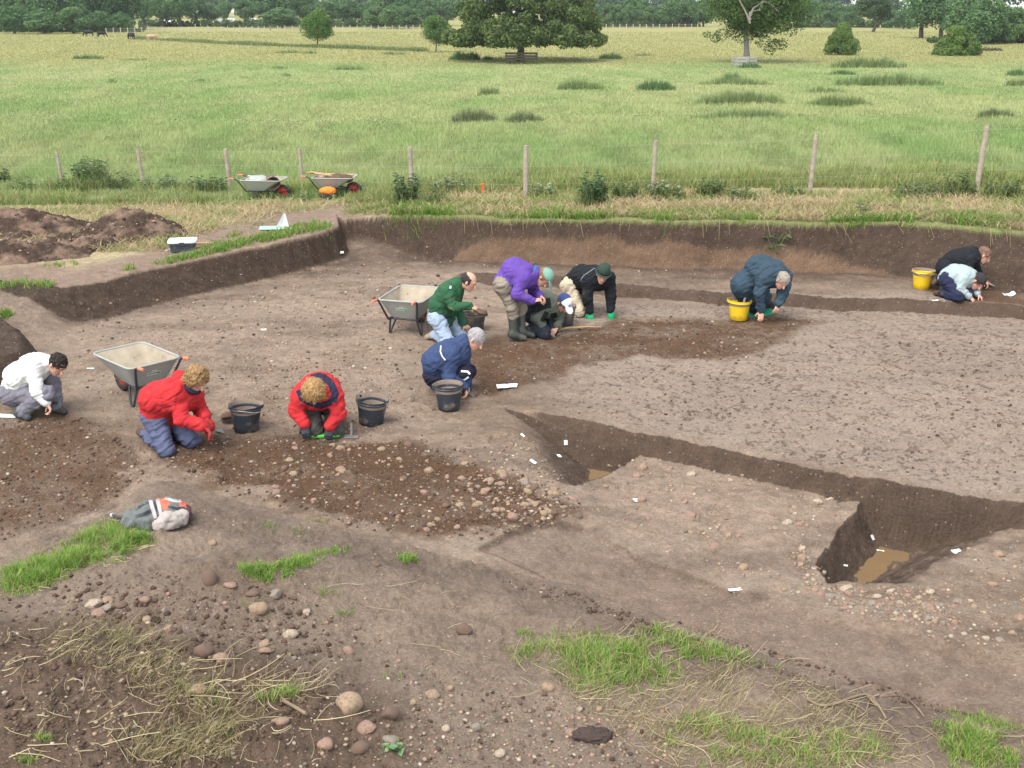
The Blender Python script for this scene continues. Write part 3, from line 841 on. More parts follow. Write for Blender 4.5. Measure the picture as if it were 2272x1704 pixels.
class Person:
    def __init__(s, label, base_px, group='people digging in the trench'):
        s.base = G(*base_px)
        s.Yb = s.base[1]
        s.root = tag(empty('person', s.base), label, 'person', group)
        s.J = {}
    def P(s, px, py, dy=0.0):
        return PY(px, py, s.Yb + dy)
    def Gh(s, px, py, h=0.0):
        """a point H above the ground, seen at this pixel"""
        d = ray(px, py)
        zr = CZ + d[2] / d[1] * _YM
        zg = HZ(d[0] / d[1] * _YM, _YM) + h
        k = int(np.argmax(zr < zg)); Y = _YM[k]
        return np.array([d[0] / d[1] * Y, Y, CZ + d[2] / d[1] * Y])
    def part(s, name, F, mt, wrinkle=0.0, seed=0, colf=None, label=None, parent=None, fine=0.0, strand=0.012):
        V, Q = F.mesh()
        if wrinkle or fine:
            N = vnormals(V, Q)
            w = (vn3(V * np.array([13, 13, 22]) + seed, seed) - 0.5) * 2.4 * wrinkle
            wv = (vn3(V * 9 + seed, seed + 2) - 0.5) * 0.10
            q = np.stack([V[:, 0] * 0.5 + V[:, 2] * 0.3, V[:, 1] * 0.5, V[:, 2] - V[:, 0] * 0.6 + wv], 1)
            w2 = 1 - np.abs(vn3(q * np.array([12, 12, 44]) + 3 * seed, seed + 5) - 0.5) * 4
            w = w + w2 * wrinkle * 1.1 + (vn3(V * 75 + seed, seed + 9) - 0.5) * 2 * fine
            V = V + N * w[:, None]
        C = colf(V) if colf is not None else None
        if name == 'hair': V, Q = strands(V, Q, seed, strand)
        me = mesh_np(name, V - s.base, Q, mt, True, {'Col': C} if C is not None else None)
        o = link(name, me, parent or s.root)
        if label: o['label'] = label
        return o
    def bounds(s, pts, m):
        pts = np.array(pts)
        return pts.min(0) - m, pts.max(0) + m

    def build(s, hipL, hipR, shL, shR, neck, head, hf, hu, arms, legs, spine=None, jacket=None, trousers=None, hair=None, seed=1, skin=SKIN,
              bulk=1.0, hood=None, hands=None, glove=None, shoe=None, boots=False, cap=None, hat=None, hem=0.0, collar=None, chest=0.135, waist=0.13, hs=1.0, marks=None):
        """arms, legs: [(elbow, wrist), ...], [(knee, ankle, toe), ...] for the two sides, L then R"""
        hipL, hipR, shL, shR, neck, head = map(np.asarray, (hipL, hipR, shL, shR, neck, head))
        R = frame(hf, hu)
        pel = (hipL + hipR) / 2; shc = (shL + shR) / 2
        mid = spine if spine is not None else (pel * 0.5 + shc * 0.5)
        lat = unit(shL - shR); plat = unit(hipL - hipR)
        chc = shc * 0.72 + mid * 0.28
        pts = [hipL, hipR, shL, shR, neck, head, mid] + [p for a in arms for p in a] + [p for l in legs for p in l]
        # --- body: one continuous skin from head to feet
        lo, hi = s.bounds(pts, 0.24)
        B = Fld(lo, hi, 0.0075)
        head_sdf(B, head, R, hs)
        hb = head - R[2] * 0.055 - R[1] * 0.03
        B.cone(hb, neck, 0.050, 0.053, 0.03)
        B.cone(shL + (shR - shL) * 0.18, shR + (shL - shR) * 0.18, 0.055, None, 0.03)
        B.chain([neck, shc * 0.8 + chc * 0.2, chc, mid, pel], [0.054, 0.055, 0.085, 0.09, 0.10], 0.03)
        B.cone(hipL, hipR, 0.10, None, 0.05)
        for sh, (el, wr) in zip((shL, shR), arms):
            B.cone(sh, el, 0.048, 0.036, 0.04); B.cone(el, wr, 0.037, 0.026, 0.03)
        for hp, (kn, an, to) in zip((hipL, hipR), legs):
            B.cone(hp, kn, 0.078, 0.050, 0.05); B.cone(kn, an, 0.050, 0.034, 0.03); B.cone(an, to, 0.034, 0.026, 0.02)
        tips = []
        for i, hd in enumerate(hands or []):
            if hd is None: tips.append(None); continue
            tips.append(hand_sdf(B, arms[i][1], hd[0], hd[1], hd[2], hd[3]))
        s.tips = tips
        eye = [head + R[2] * 0.006 * hs + R[1] * 0.088 * hs + R[0] * 0.031 * hs * q for q in (-1, 1)]
        brow = [head + R[2] * 0.030 * hs + R[1] * 0.092 * hs + R[0] * 0.031 * hs * q for q in (-1, 1)]
        lip = head - R[2] * 0.062 * hs + R[1] * 0.092 * hs
        hcol = np.array(hair[1]) if hair else np.array([0.1, 0.07, 0.05])
        def colf(V):
            C = np.tile(skin, (len(V), 1)) * (0.92 + 0.16 * vn3(V * 40, 3)[:, None])
            cheek = np.exp(-(np.minimum.reduce([np.linalg.norm(V - (head - R[2] * 0.03 + R[1] * 0.075 + R[0] * 0.045 * q), axis=1) for q in (-1, 1)]) / 0.03) ** 2)
            C = C * (1 - 0.22 * cheek[:, None] * np.array([0.1, 1.0, 1.0]))
            for e in eye:
                q = (V - e) @ R.T
                m = np.exp(-((q[:, 0] / 0.012) ** 2 + (q[:, 2] / 0.006) ** 2 + (q[:, 1] / 0.02) ** 2) ** 2)
                C = C * (1 - 0.85 * m[:, None])
            for e in brow:
                q = (V - e) @ R.T
                m = np.exp(-((q[:, 0] / 0.02) ** 2 + (q[:, 2] / 0.006) ** 2 + (q[:, 1] / 0.02) ** 2) ** 2)
                C = C + (hcol - C) * (0.7 * m)[:, None]
            q = (V - lip) @ R.T
            m = np.exp(-((q[:, 0] / 0.024) ** 2 + (q[:, 2] / 0.008) ** 2 + (q[:, 1] / 0.02) ** 2) ** 2)
            C = C * (1 - m[:, None] * np.array([0.15, 0.45, 0.42]))
            return C
        s.part('body', B, SKIN_MAT, 0, seed, colf)
        # --- jacket / jumper
        if jacket:
            nm, mt, wr_, al = jacket
            bm = bulk
            lo, hi = s.bounds([hipL, hipR, shL, shR, neck, mid] + [p for a in arms for p in a], 0.26)
            K = Fld(lo, hi, 0.0105)
            K.cone(shL + (shR - shL) * 0.10, shR + (shL - shR) * 0.10, 0.088 * bm, None, 0.06)
            K.cone(chc + lat * 0.085, chc - lat * 0.085, chest * bm, None, 0.07)
            K.cone(mid + lat * 0.07, mid - lat * 0.07, waist * bm, None, 0.07)
            K.cone(pel * 0.9 + mid * 0.1 + plat * 0.07, pel * 0.9 + mid * 0.1 - plat * 0.07, 0.135 * bm, None, 0.07)
            K.chain([shc, chc, mid, pel], [0.11 * bm, chest * bm, waist * bm, 0.14 * bm], 0.06)
            if hem: 
                for hp, (kn, an, to) in zip((hipL, hipR), legs):
                    K.cone(hp, hp + (kn - hp) * hem, 0.145 * bm, 0.135 * bm, 0.08)
            K.cone(neck * 0.3 + shc * 0.7, neck, 0.105 * bm, 0.082, 0.05); K.cone(neck, neck + (hb - neck) * 0.25, 0.080, 0.070, 0.03)
            for sh, (el, wr) in zip((shL, shR), arms):
                K.cone(sh, el, 0.073 * bm, 0.061 * bm, 0.05); K.cone(el, wr + (el - wr) * 0.04, 0.062 * bm, 0.047 * bm, 0.03)
            if hood is not None:
                K.ell(hood[0], frame(hood[1], (0.01, 0.02, 1)), hood[2], 0.03)
                if len(hood) > 3: K.ell(hood[3], R, hood[4], 0.02, 'sub')
            s.jk = s.part(nm, K, mt, wr_, seed, label=al)
        if collar is not None:
            c0, rad, ax, mt, nm = collar
            b = MB(); a = np.linspace(0, 2 * math.pi, 25)[:-1]
            ax = unit(ax); e1 = unit(np.cross(ax, (0.3, 0.9, 0.1))); e2 = np.cross(ax, e1)
            b.tube([c0 - s.base + rad * (math.cos(t) * e1 + math.sin(t) * e2) for t in a], 0.021, 8, closed=True)
            b.build(nm, mt, s.root, True)
        # --- trousers
        if trousers:
            mt, tw = trousers
            lo, hi = s.bounds([hipL, hipR, mid] + [p for l in legs for p in l], 0.22)
            T = Fld(lo, hi, 0.0105)
            T.cone(hipL, hipR, 0.112 * bulk, None, 0.05)
            T.cone(pel, pel * 0.6 + mid * 0.4, 0.125, 0.115, 0.05)
            for hp, (kn, an, to) in zip((hipL, hipR), legs):
                T.cone(hp, kn, 0.096, 0.076, 0.06)
                e = kn + (an - kn) * (0.30 if boots else 0.93)
                T.cone(kn, e, 0.078, 0.062 if not boots else 0.066, 0.04)
            s.tr = s.part('trousers', T, mt, tw, seed + 3)
        # --- footwear
        for kn, an, to in legs:
            lo, hi = s.bounds([an, to] + ([kn] if boots else []), 0.16)
            S = Fld(lo, hi, 0.008)
            fd = unit(to - an)
            heel = an - fd * 0.035
            if boots:
                top = an + (kn - an) * 0.94
                S.cone(an, top, 0.052, 0.066, 0.03); S.cone(heel, to, 0.050, 0.044, 0.04)
                S.cut(top + unit(kn - an) * 0.01, kn - an)
            else:
                S.cone(an, an + (kn - an) * 0.22, 0.050, 0.050, 0.02); S.cone(heel, to, 0.046, 0.040, 0.03)
            s.part('boot' if (boots or shoe[1] == 'boot') else 'shoe', S, shoe[0], 0.0, seed)
        # --- gloves
        if glove:
            for i, hd in enumerate(hands):
                if hd is None: continue
                w = arms[i][1]
                Gf = Fld(w - 0.24, w + 0.24, 0.0065)
                hand_sdf(Gf, w, hd[0], hd[1], hd[2], hd[3], 0.0035)
                Gf.cone(w + unit(arms[i][0] - w) * 0.05, w, 0.045, 0.034, 0.03)
                s.part('glove', Gf, glove, 0.001, seed)
        # --- hair, cap, hat
        r, f, u = R
        if hair:
            kind, hc = hair
            hm = mat('hair_%d' % seed, color=hc, rough=0.7, noise=0.45, nscale=60, bump=0.8, bscale=140, spec=0.25)
            Hf = Fld(head - 0.2, head + 0.2, 0.006)
            if kind == 'short':
                Hf.ell(head + u * 0.029 - f * 0.011, R, (0.080, 0.101, 0.097), 0)
                Hf.cut(head + u * 0.045 + f * 0.080, f * 1.0 - u * 0.55)
                Hf.cut(head - u * 0.045 - f * 0.02, -u + f * 0.25)
                s.part('hair', Hf, hm, 0.002, seed, fine=0.007)
            elif kind == 'curly':
                Hf.ell(head + u * 0.034 - f * 0.018, R, (0.100, 0.112, 0.108), 0)
                Hf.ell(head - u * 0.03 - f * 0.055, R, (0.092, 0.070, 0.075), 0.03)
                for q in (-1, 1): Hf.ell(head - u * 0.005 + r * 0.075 * q + f * 0.005, R, (0.026, 0.045, 0.055), 0.02)
                Hf.cut(head + u * 0.050 + f * 0.074, f * 1.0 - u * 0.55)
                s.part('hair', Hf, hm, 0.008, seed, fine=0.013, strand=0.026)
            elif kind == 'bob':
                Hf.ell(head + u * 0.034 - f * 0.010, R, (0.098, 0.114, 0.106), 0)
                Hf.ell(head - u * 0.035 - f * 0.045, R, (0.098, 0.085, 0.095), 0.03)
                for q in (-1, 1): Hf.ell(head - u * 0.04 + r * 0.080 * q + f * 0.030, R, (0.024, 0.045, 0.075), 0.02)
                Hf.cut(head + u * 0.028 + f * 0.092, f * 1.0 - u * 0.5)
                s.part('hair', Hf, hm, 0.006, seed, fine=0.010, strand=0.030)
            elif kind == 'bald':
                Hf.ell(head + u * 0.024 - f * 0.012, R, (0.081, 0.104, 0.094), 0)
                Hf.cut(head + u * 0.062, u + f * 0.35)
                Hf.cut(head + f * 0.030, f)
                Hf.cut(head - u * 0.055 - f * 0.02, -u + f * 0.2)
                s.part('hair', Hf, hm, 0.001, seed, fine=0.003)
            elif kind == 'long_back':
                Hf.ell(head + u * 0.030 - f * 0.012, R, (0.084, 0.106, 0.100), 0)
                Hf.ell(head - u * 0.06 - f * 0.06, R, (0.075, 0.055, 0.09), 0.03)
                Hf.cut(head + u * 0.030 + f * 0.055, f * 1.0 - u * 0.5)
                s.part('hair', Hf, hm, 0.003, seed, fine=0.006)
        if cap:
            cm, front = cap
            Cf = Fld(head - 0.26, head + 0.26, 0.006)
            Cf.ell(head + u * 0.042 - f * 0.006, R, (0.090, 0.108, 0.100), 0)
            Cf.ell(head + u * 0.020 - f * 0.008, R, (0.079, 0.098, 0.090), 0.004, 'sub')
            Cf.cut(head + u * 0.030, -u)
            Cf.ell(head + u * 0.040 + f * 0.128, frame(f - u * 0.32, u), (0.078, 0.072, 0.0085), 0.008)
            colf2 = None
            if front is not None:
                fc, bc = front
                def colf2(V):
                    q = (V - head) @ R.T
                    return np.where((q[:, 1] > 0.012)[:, None], np.array(fc), np.array(bc))
            o = s.part('cap', Cf, cm, 0.0, seed, colf2)
            s.capmark = (head + u * 0.088 + f * 0.088, R)
        if hat:
            Hf = Fld(head - 0.28, head + 0.28, 0.0065)
            Hf.ell(head + u * 0.074 - f * 0.004, R, (0.090, 0.108, 0.116), 0)
            Hf.cone(head + u * 0.196 + f * 0.05, head + u * 0.204 - f * 0.07, 0.022, 0.022, 0.02, 'sub')
            Hf.cut(head + u * 0.045, -u)
            Hf.ell(head + u * 0.050 + f * 0.006, frame(f - u * 0.12, u), (0.122, 0.142, 0.011), 0.012)
            Hf.ell(head + u * 0.015 - f * 0.008, R, (0.079, 0.098, 0.090), 0.004, 'sub')
            s.part('hat', Hf, hat[0], 0.001, seed)
            b = MB(); a = np.linspace(0, 2 * math.pi, 33)[:-1]
            b.tube([head - s.base + u * 0.068 + r * 0.092 * math.cos(t) + f * (0.111 * math.sin(t)) for t in a], 0.011, 8, closed=True)
            b.build('hat_band', hat[1], s.root, True)
        return s
    def stripe(s, name, pts, r, mt, parent=None):
        b = MB(); b.tube([np.asarray(p) - s.base for p in pts], r, 6)
        return b.build(name, mt, parent or s.root, True)
    def shrink(s, o, mt, name, pts, w, off=0.006):
        """a ribbon laid on the surface of clothing O: the points are pushed onto it"""
        from mathutils.bvhtree import BVHTree
        me = o.data
        bv = BVHTree.FromPolygons([v.co for v in me.vertices], [tuple(p.vertices) for p in me.polygons])
        pts = [np.asarray(p) - s.base for p in pts]
        P = []; 
        m = 14
        line = np.concatenate([np.linspace(pts[i], pts[i + 1], m, endpoint=(i == len(pts) - 2)) for i in range(len(pts) - 1)])
        tocam = unit(np.array([0, 0, CZ]) - s.base)
        rows = []
        for i, p in enumerate(line):
            t = unit(line[min(i + 1, len(line) - 1)] - line[max(i - 1, 0)])
            sd = unit(np.cross(t, tocam))
            row = []
            nq = max(3, int(w / 0.012) | 1)
            for q in np.linspace(-1, 1, nq):
                x = p + sd * w * 0.5 * q
                h = bv.ray_cast(Vector(x + tocam * 0.6), Vector(-tocam))
                if h[0] is None: h = bv.find_nearest(Vector(x))
                row.append(np.array(h[0]) + tocam * off)
            rows.append(row)
        b = MB(); b.grid(rows)
        return b.build(name, mt, s.root, True)
# ------------------------------------------------------------------ the eleven diggers
def tog(*v): return np.array(v, float)
C_SHOE = mat('boot_brown', color=(0.075, 0.045, 0.032), rough=0.75, noise=0.3, nscale=20, dirt=MUD, dirt_amt=0.3)
C_SHOE_G = mat('shoe_grey', color=(0.05, 0.055, 0.06), rough=0.75, noise=0.3, nscale=20, dirt=MUD, dirt_amt=0.2)
C_SHOE_T = mat('shoe_tan', color=(0.27, 0.22, 0.15), rough=0.8, noise=0.25, nscale=20, dirt=MUD, dirt_amt=0.2)
C_WELLY = mat('welly_rubber', color=(0.045, 0.050, 0.042), rough=0.45, noise=0.25, nscale=15, dirt=(0.16, 0.12, 0.09), dirt_amt=0.2, spec=0.45)
WHITE_TRIM = mat('white_trim', color=(0.75, 0.76, 0.80), rough=0.7, noise=0.06)
NAVY_LINING = cloth_mat('navy_lining', (0.022, 0.024, 0.045))

# white jumper, far left
p = Person('man in white jumper and grey trousers squatting at the left edge', (70, 922))
k = p.P
hipR, hipL = k(26, 876, -0.02), k(44, 868, 0.24)
p.build(hipL, hipR, k(96, 808, 0.22), k(72, 814, -0.06), k(103, 806, 0.06), k(127, 808, 0.02), (0.62, -0.34, -0.72), (0.74, -0.10, 0.64),
        [(k(104, 858, 0.30), k(112, 888, 0.24)), (k(83, 868, -0.16), k(103, 893, -0.16))],
        [(k(116, 848, 0.20), p.Gh(126, 904, 0.07), p.Gh(142, 913, 0.04)), (k(106, 874, -0.12), p.Gh(44, 917, 0.07), p.Gh(62, 926, 0.04))],
        spine=k(45, 835, 0.06), jacket=('jumper', cloth_mat('white_knit', (0.66, 0.68, 0.65), 0.04, (0.42, 0.33, 0.25), 0.0), 0.007, None),
        trousers=(cloth_mat('grey_cotton', (0.155, 0.150, 0.175), 0.14), 0.011), hair=('short', (0.022, 0.015, 0.013)), seed=1, bulk=1.02,
        hands=[((0.3, -0.2, -0.9), (-0.8, -0.4, -0.2), -1, 0.7), ((0.45, -0.2, -0.8), (-0.7, -0.5, -0.3), 1, 0.75)], shoe=(C_SHOE_G, 'shoe'))

# red jacket, side on
p = Person('kneeling person in red jacket seen from the side, fair curly hair and red gloves', (380, 1000))
k = p.P
RED = cloth_mat('red_shell', (0.42, 0.028, 0.032), 0.08)
hipR, hipL = k(345, 925, 0.10), k(368, 922, 0.32)
p.build(hipL, hipR, k(428, 874, 0.26), k(388, 878, -0.04), k(414, 850, 0.10), k(436, 842, 0.06), (0.68, -0.42, -0.60), (0.58, -0.12, 0.80),
        [(k(446, 914, 0.24), k(456, 926, 0.02)), (k(404, 930, -0.12), k(450, 945, -0.14))],
        [(p.Gh(424, 976, 0.08), p.Gh(368, 952, 0.07), p.Gh(352, 950, 0.03)), (p.Gh(368, 995, 0.08), p.Gh(324, 962, 0.08), p.Gh(310, 958, 0.03))],
        spine=k(352, 886, 0.14), jacket=('jacket', RED, 0.009, None), trousers=(cloth_mat('blue_work', (0.085, 0.098, 0.165), 0.16, (0.16, 0.13, 0.12), 0.15), 0.012),
        hair=('curly', (0.30, 0.185, 0.085)), seed=2, bulk=1.14, chest=0.145,
        hands=[((0.75, -0.3, -0.6), (0.1, -0.3, -0.9), -1, 0.5), ((0.75, -0.2, -0.65), (-0.2, -0.5, -0.8), 1, 0.5)],
        glove=mat('red_glove', color=(0.33, 0.022, 0.022), rough=0.85, noise=0.3, nscale=25, dirt=MUD, dirt_amt=0.4), shoe=(C_SHOE, 'boot'),
        hood=(k(404, 842, 0.16), (0.5, 0.2, 0.4), (0.12, 0.075, 0.095)), collar=(k(427, 858, 0.06), 0.078, (0.55, -0.2, 0.7), NAVY_LINING, 'collar'))

RED_SEAM = cloth_mat('red_flap', (0.30, 0.020, 0.024), 0.1)
p.shrink(p.jk, RED_SEAM, 'pocket_flap', [k(364, 908, -0.3), k(380, 914, -0.3)], 0.035)
p.shrink(p.jk, RED_SEAM, 'shoulder_seam', [k(404, 862, -0.3), k(394, 872, -0.3), k(388, 888, -0.3), k(388, 900, -0.3)], 0.012)
# red jacket, facing the camera
p = Person('kneeling person in red jacket with blonde head bowed towards the camera', (712, 965))
k = p.P
NGLOVE = mat('dark_glove', color=(0.035, 0.042, 0.052), rough=0.85, noise=0.3, nscale=25, dirt=MUD, dirt_amt=0.2)
p.build(k(735, 886, 0.36), k(690, 886, 0.36), k(742, 876, -0.02), k(664, 880, -0.02), k(705, 860, -0.02), k(697, 868, -0.14), (0.02, -0.55, -0.82), (-0.10, -0.80, 0.60),
        [(k(752, 915, -0.06), k(731, 946, -0.16)), (k(656, 912, -0.06), k(677, 942, -0.14))],
        [(p.Gh(744, 952, 0.08), p.Gh(738, 926, 0.07), p.Gh(738, 915, 0.04)), (p.Gh(696, 952, 0.08), p.Gh(692, 926, 0.07), p.Gh(690, 915, 0.04))],
        spine=k(709, 862, 0.20), jacket=('jacket', RED, 0.009, None), trousers=(cloth_mat('grey_work', (0.085, 0.078, 0.072), 0.16), 0.010),
        hair=('bob', (0.40, 0.245, 0.105)), seed=3, bulk=1.10,
        hands=[((-0.1, -0.35, -0.9), (0, 0.8, -0.5), 1, 0.55), ((0.1, -0.35, -0.9), (0, 0.8, -0.5), -1, 0.6)], glove=NGLOVE, shoe=(C_SHOE, 'boot'),
        hood=(k(708, 846, 0.10), (0, 0.4, 0.6), (0.16, 0.09, 0.07)))
RED_SEAM = cloth_mat('red_flap', (0.30, 0.020, 0.024), 0.1)
p.shrink(p.jk, RED_SEAM, 'pocket_flap', [k(738, 920, -0.3), k(752, 914, -0.3)], 0.03)
p.shrink(p.jk, NAVY_LINING, 'collar', [k(738, 892, -0.2), k(744, 872, -0.2), k(734, 848, -0.1), k(712, 832, 0), k(690, 838, 0)], 0.075, 0.006)
p.shrink(p.jk, NAVY_LINING, 'collar', [k(662, 864, -0.2), k(670, 884, -0.25), k(690, 894, -0.3), k(712, 900, -0.3), k(736, 890, -0.25)], 0.06, 0.006)

# navy jacket, grey hair
p = Person('grey haired man in navy blue jacket crouching behind a bucket', (1005, 878))
k = p.P
NAVY = cloth_mat('navy_shell', (0.038, 0.058, 0.125), 0.10)
p.build(k(988, 832, 0.26), k(966, 834, 0.02), k(1024, 778, 0.20), k(1000, 784, -0.08), k(1029, 760, 0.06), k(1055, 752, 0.04), (0.70, -0.30, -0.62), (0.62, -0.04, 0.78),
        [(k(1030, 826, 0.16), k(1036, 852, 0.06)), (k(996, 838, -0.14), k(1030, 858, -0.10))],
        [(k(1040, 822, 0.22), p.Gh(1022, 858, 0.08), p.Gh(1040, 862, 0.04)), (k(1030, 826, -0.04), p.Gh(996, 868, 0.08), p.Gh(1012, 872, 0.04))],
        spine=k(972, 800, 0.08), jacket=('jacket', NAVY, 0.009, None), trousers=(cloth_mat('navy_track', (0.020, 0.020, 0.035), 0.14), 0.009),
        hair=('short', (0.31, 0.30, 0.30)), seed=4, bulk=1.16,
        hands=[((0.2, -0.3, -0.9), (-0.8, -0.3, -0.3), -1, 0.7), ((0.25, -0.3, -0.9), (-0.8, -0.4, -0.2), 1, 0.75)], shoe=(C_SHOE_G, 'shoe'),
        hood=(k(1012, 766, 0.06), (0.6, 0.1, 0.5), (0.11, 0.07, 0.085)))
p.shrink(p.jk, WHITE_TRIM, 'piping', [k(978, 766, -0.1), k(977, 780, -0.15), k(981, 790, -0.2), k(988, 799, -0.25)], 0.012)
p.shrink(p.tr, WHITE_TRIM, 'side_stripe', [k(1023, 823, -0.2), k(1038, 824, -0.2), k(1043, 830, -0.2)], 0.022)
p.shrink(p.tr, WHITE_TRIM, 'side_stripe', [k(1040, 836, -0.2), k(1024, 847, -0.2)], 0.018)

p.shrink(p.jk, cloth_mat('navy_flap', (0.026, 0.040, 0.090)), 'pocket_flap', [k(968, 822, -0.3), k(984, 826, -0.3)], 0.035)
# green jumper
p = Person('balding man in green jumper and pale jeans kneeling beside a wheelbarrow', (985, 762))
k = p.P
GREEN = cloth_mat('green_knit', (0.030, 0.095, 0.048), 0.10)
p.build(k(992, 705, 0.18), k(970, 706, -0.06), k(1013, 644, 0.18), k(992, 646, -0.12), k(1013, 629, 0.04), k(1040, 625, 0.02), (0.86, -0.20, -0.46), (0.46, 0.0, 0.88),
        [(k(1016, 694, 0.22), k(1028, 718, 0.12)), (k(1006, 680, -0.18), k(1044, 678, -0.16))],
        [(p.Gh(1024, 742, 0.08), p.Gh(982, 738, 0.07), p.Gh(968, 740, 0.03)), (p.Gh(994, 757, 0.08), p.Gh(962, 742, 0.08), p.Gh(948, 748, 0.04))],
        spine=k(980, 676, 0.04), jacket=('jumper', GREEN, 0.007, None), trousers=(cloth_mat('pale_denim', (0.29, 0.36, 0.46), 0.12), 0.009),
        hair=('bald', (0.035, 0.03, 0.028)), seed=5, bulk=1.03,
        hands=[((0.75, -0.3, -0.6), (0.2, 0.1, -0.9), -1, 0.6), ((0.85, -0.2, -0.45), (0.1, 0.2, -0.9), 1, 0.7)], shoe=(C_SHOE_T, 'shoe'))
BELT = mat('dark_belt', color=(0.018, 0.016, 0.02), rough=0.6)
p.shrink(p.tr if False else p.jk, BELT, 'belt', [k(953, 699, -0.2), k(965, 701, -0.25), k(985, 703, -0.25), k(1003, 703, -0.1)], 0.032, 0.008)
OLIVE_TRIM = cloth_mat('olive_stripe', (0.17, 0.17, 0.03))
p.shrink(p.jk, OLIVE_TRIM, 'sleeve_stripe', [k(994, 680, -0.3), k(1002, 684, -0.3), k(1008, 689, -0.3)], 0.014)
p.shrink(p.jk, OLIVE_TRIM, 'sleeve_stripe', [k(1014, 660, -0.3), k(1021, 664, -0.3), k(1025, 668, -0.3)], 0.014)
p.shrink(p.jk, WHITE_TRIM, 'chest_badge', [k(1000, 634, -0.2), k(999, 640, -0.2)], 0.020)

# purple fleece
p = Person('woman in purple fleece, pale green cap and wellingtons bending over', (1150, 752))
k = p.P
PURPLE = cloth_mat('purple_fleece', (0.108, 0.056, 0.275), 0.10)
p.build(k(1128, 630, 0.20), k(1116, 632, -0.04), k(1182, 616, 0.20), k(1160, 616, -0.12), k(1186, 606, 0.04), k(1206, 615, 0.02), (0.42, -0.28, -0.86), (0.88, -0.12, 0.46),
        [(k(1184, 648, 0.20), k(1198, 655, 0.02)), (k(1146, 652, -0.20), k(1182, 668, -0.18))],
        [(k(1154, 682, 0.14), p.Gh(1158, 737, 0.09), p.Gh(1181, 744, 0.045)), (k(1136, 682, -0.06), p.Gh(1140, 743, 0.09), p.Gh(1162, 750, 0.045))],
        spine=k(1142, 600, 0.06), jacket=('fleece', PURPLE, 0.007, None), trousers=(cloth_mat('stone_cotton', (0.235, 0.200, 0.155), 0.12), 0.010),
        hair=('long_back', (0.21, 0.125, 0.065)), seed=6, bulk=1.10, boots=True,
        hands=[((0.5, -0.3, -0.4), (-0.3, -0.3, -0.8), -1, 0.8), ((0.85, 0.0, 0.2), (0.1, 0.2, -0.9), 1, 0.8)], shoe=(C_WELLY, 'boot'),
        cap=(mat('cap_green', color=(0.155, 0.30, 0.235), rough=0.9, noise=0.1, nscale=40, bump=0.2), None),
        collar=(k(1188, 606, 0.04), 0.086, (0.8, -0.2, -0.1), cloth_mat('teal_collar', (0.02, 0.16, 0.26)), 'collar'))
b = MB(); c_, R_ = p.capmark
b.ell = None
_q = c_ - p.base
b.box((-0.012, -0.004, -0.008), (0.012, 0.006, 0.008), mat4(R_.T, _q - R_[2] * 0.012 + R_[1] * 0.006)); b.build('cap_badge', mat('cap_badge_red', color=(0.25, 0.06, 0.05), rough=0.8), p.root)

# grey and black jacket, white cap
p = Person('person in grey and black jacket and white cap, crouching low to trowel', (1200, 742))
k = p.P
def greyblack(V, base=p.base):
    return None
GJ = cloth_mat('grey_green_shell', (0.105, 0.115, 0.090), 0.10)
BJ = cloth_mat('black_panel', (0.016, 0.017, 0.018), 0.14)
p.build(k(1192, 690, 0.26), k(1178, 694, 0.06), k(1236, 682, 0.24), k(1212, 684, -0.06), k(1234, 674, 0.06), k(1249, 672, 0.0), (0.46, -0.52, -0.74), (0.50, -0.30, 0.80),
        [(k(1240, 706, 0.18), k(1236, 724, -0.04)), (k(1190, 706, -0.14), k(1206, 726, -0.16))],
        [(p.Gh(1226, 730, 0.08), p.Gh(1190, 722, 0.07), p.Gh(1178, 722, 0.03)), (p.Gh(1208, 738, 0.08), p.Gh(1172, 732, 0.07), p.Gh(1164, 734, 0.03))],
        spine=k(1204, 672, 0.14), jacket=('jacket', GJ, 0.008, None), trousers=(cloth_mat('dark_navy_wp', (0.022, 0.026, 0.036), 0.14), 0.010),
        hair=('short', (0.10, 0.08, 0.07)), seed=7, bulk=1.12,
        hands=[((-0.5, -0.6, -0.5), (-0.4, 0.3, -0.8), -1, 0.6), ((0.55, -0.4, -0.7), (0.2, 0.1, -0.9), 1, 0.75)], shoe=(C_SHOE_G, 'boot'),
        cap=(mat('cap_white_blue', attr='Col', rough=0.85, bump=0.15), ((0.72, 0.76, 0.80), (0.035, 0.055, 0.16))),
        hood=(k(1222, 664, 0.14), (0.5, 0.2, 0.3), (0.12, 0.08, 0.07)))
p.shrink(p.jk, BJ, 'black_panel', [k(1176, 690, -0.1), k(1190, 682, -0.1), k(1208, 674, -0.1), k(1222, 672, -0.1)], 0.14)
p.shrink(p.jk, BJ, 'black_panel', [k(1214, 692, -0.2), k(1208, 704, -0.2), k(1204, 714, -0.2)], 0.07)
p.shrink(p.jk, BJ, 'black_panel', [k(1228, 694, -0.2), k(1230, 706, -0.2)], 0.09)
b = MB(); c_, R_ = p.capmark
for t in range(14):
    a0 = t / 14 * 2 * math.pi
    b.box((-0.005, -0.002, -0.003), (0.005, 0.003, 0.003), mat4(R_.T, c_ - p.base + R_[0] * 0.022 * math.cos(a0) + (R_[2] * 0.012 - R_[1] * 0.006) * math.sin(a0) - R_[2] * 0.008 + R_[1] * 0.007))
b.build('cap_badge', mat('cap_badge_blue', color=(0.08, 0.16, 0.42), rough=0.8), p.root)

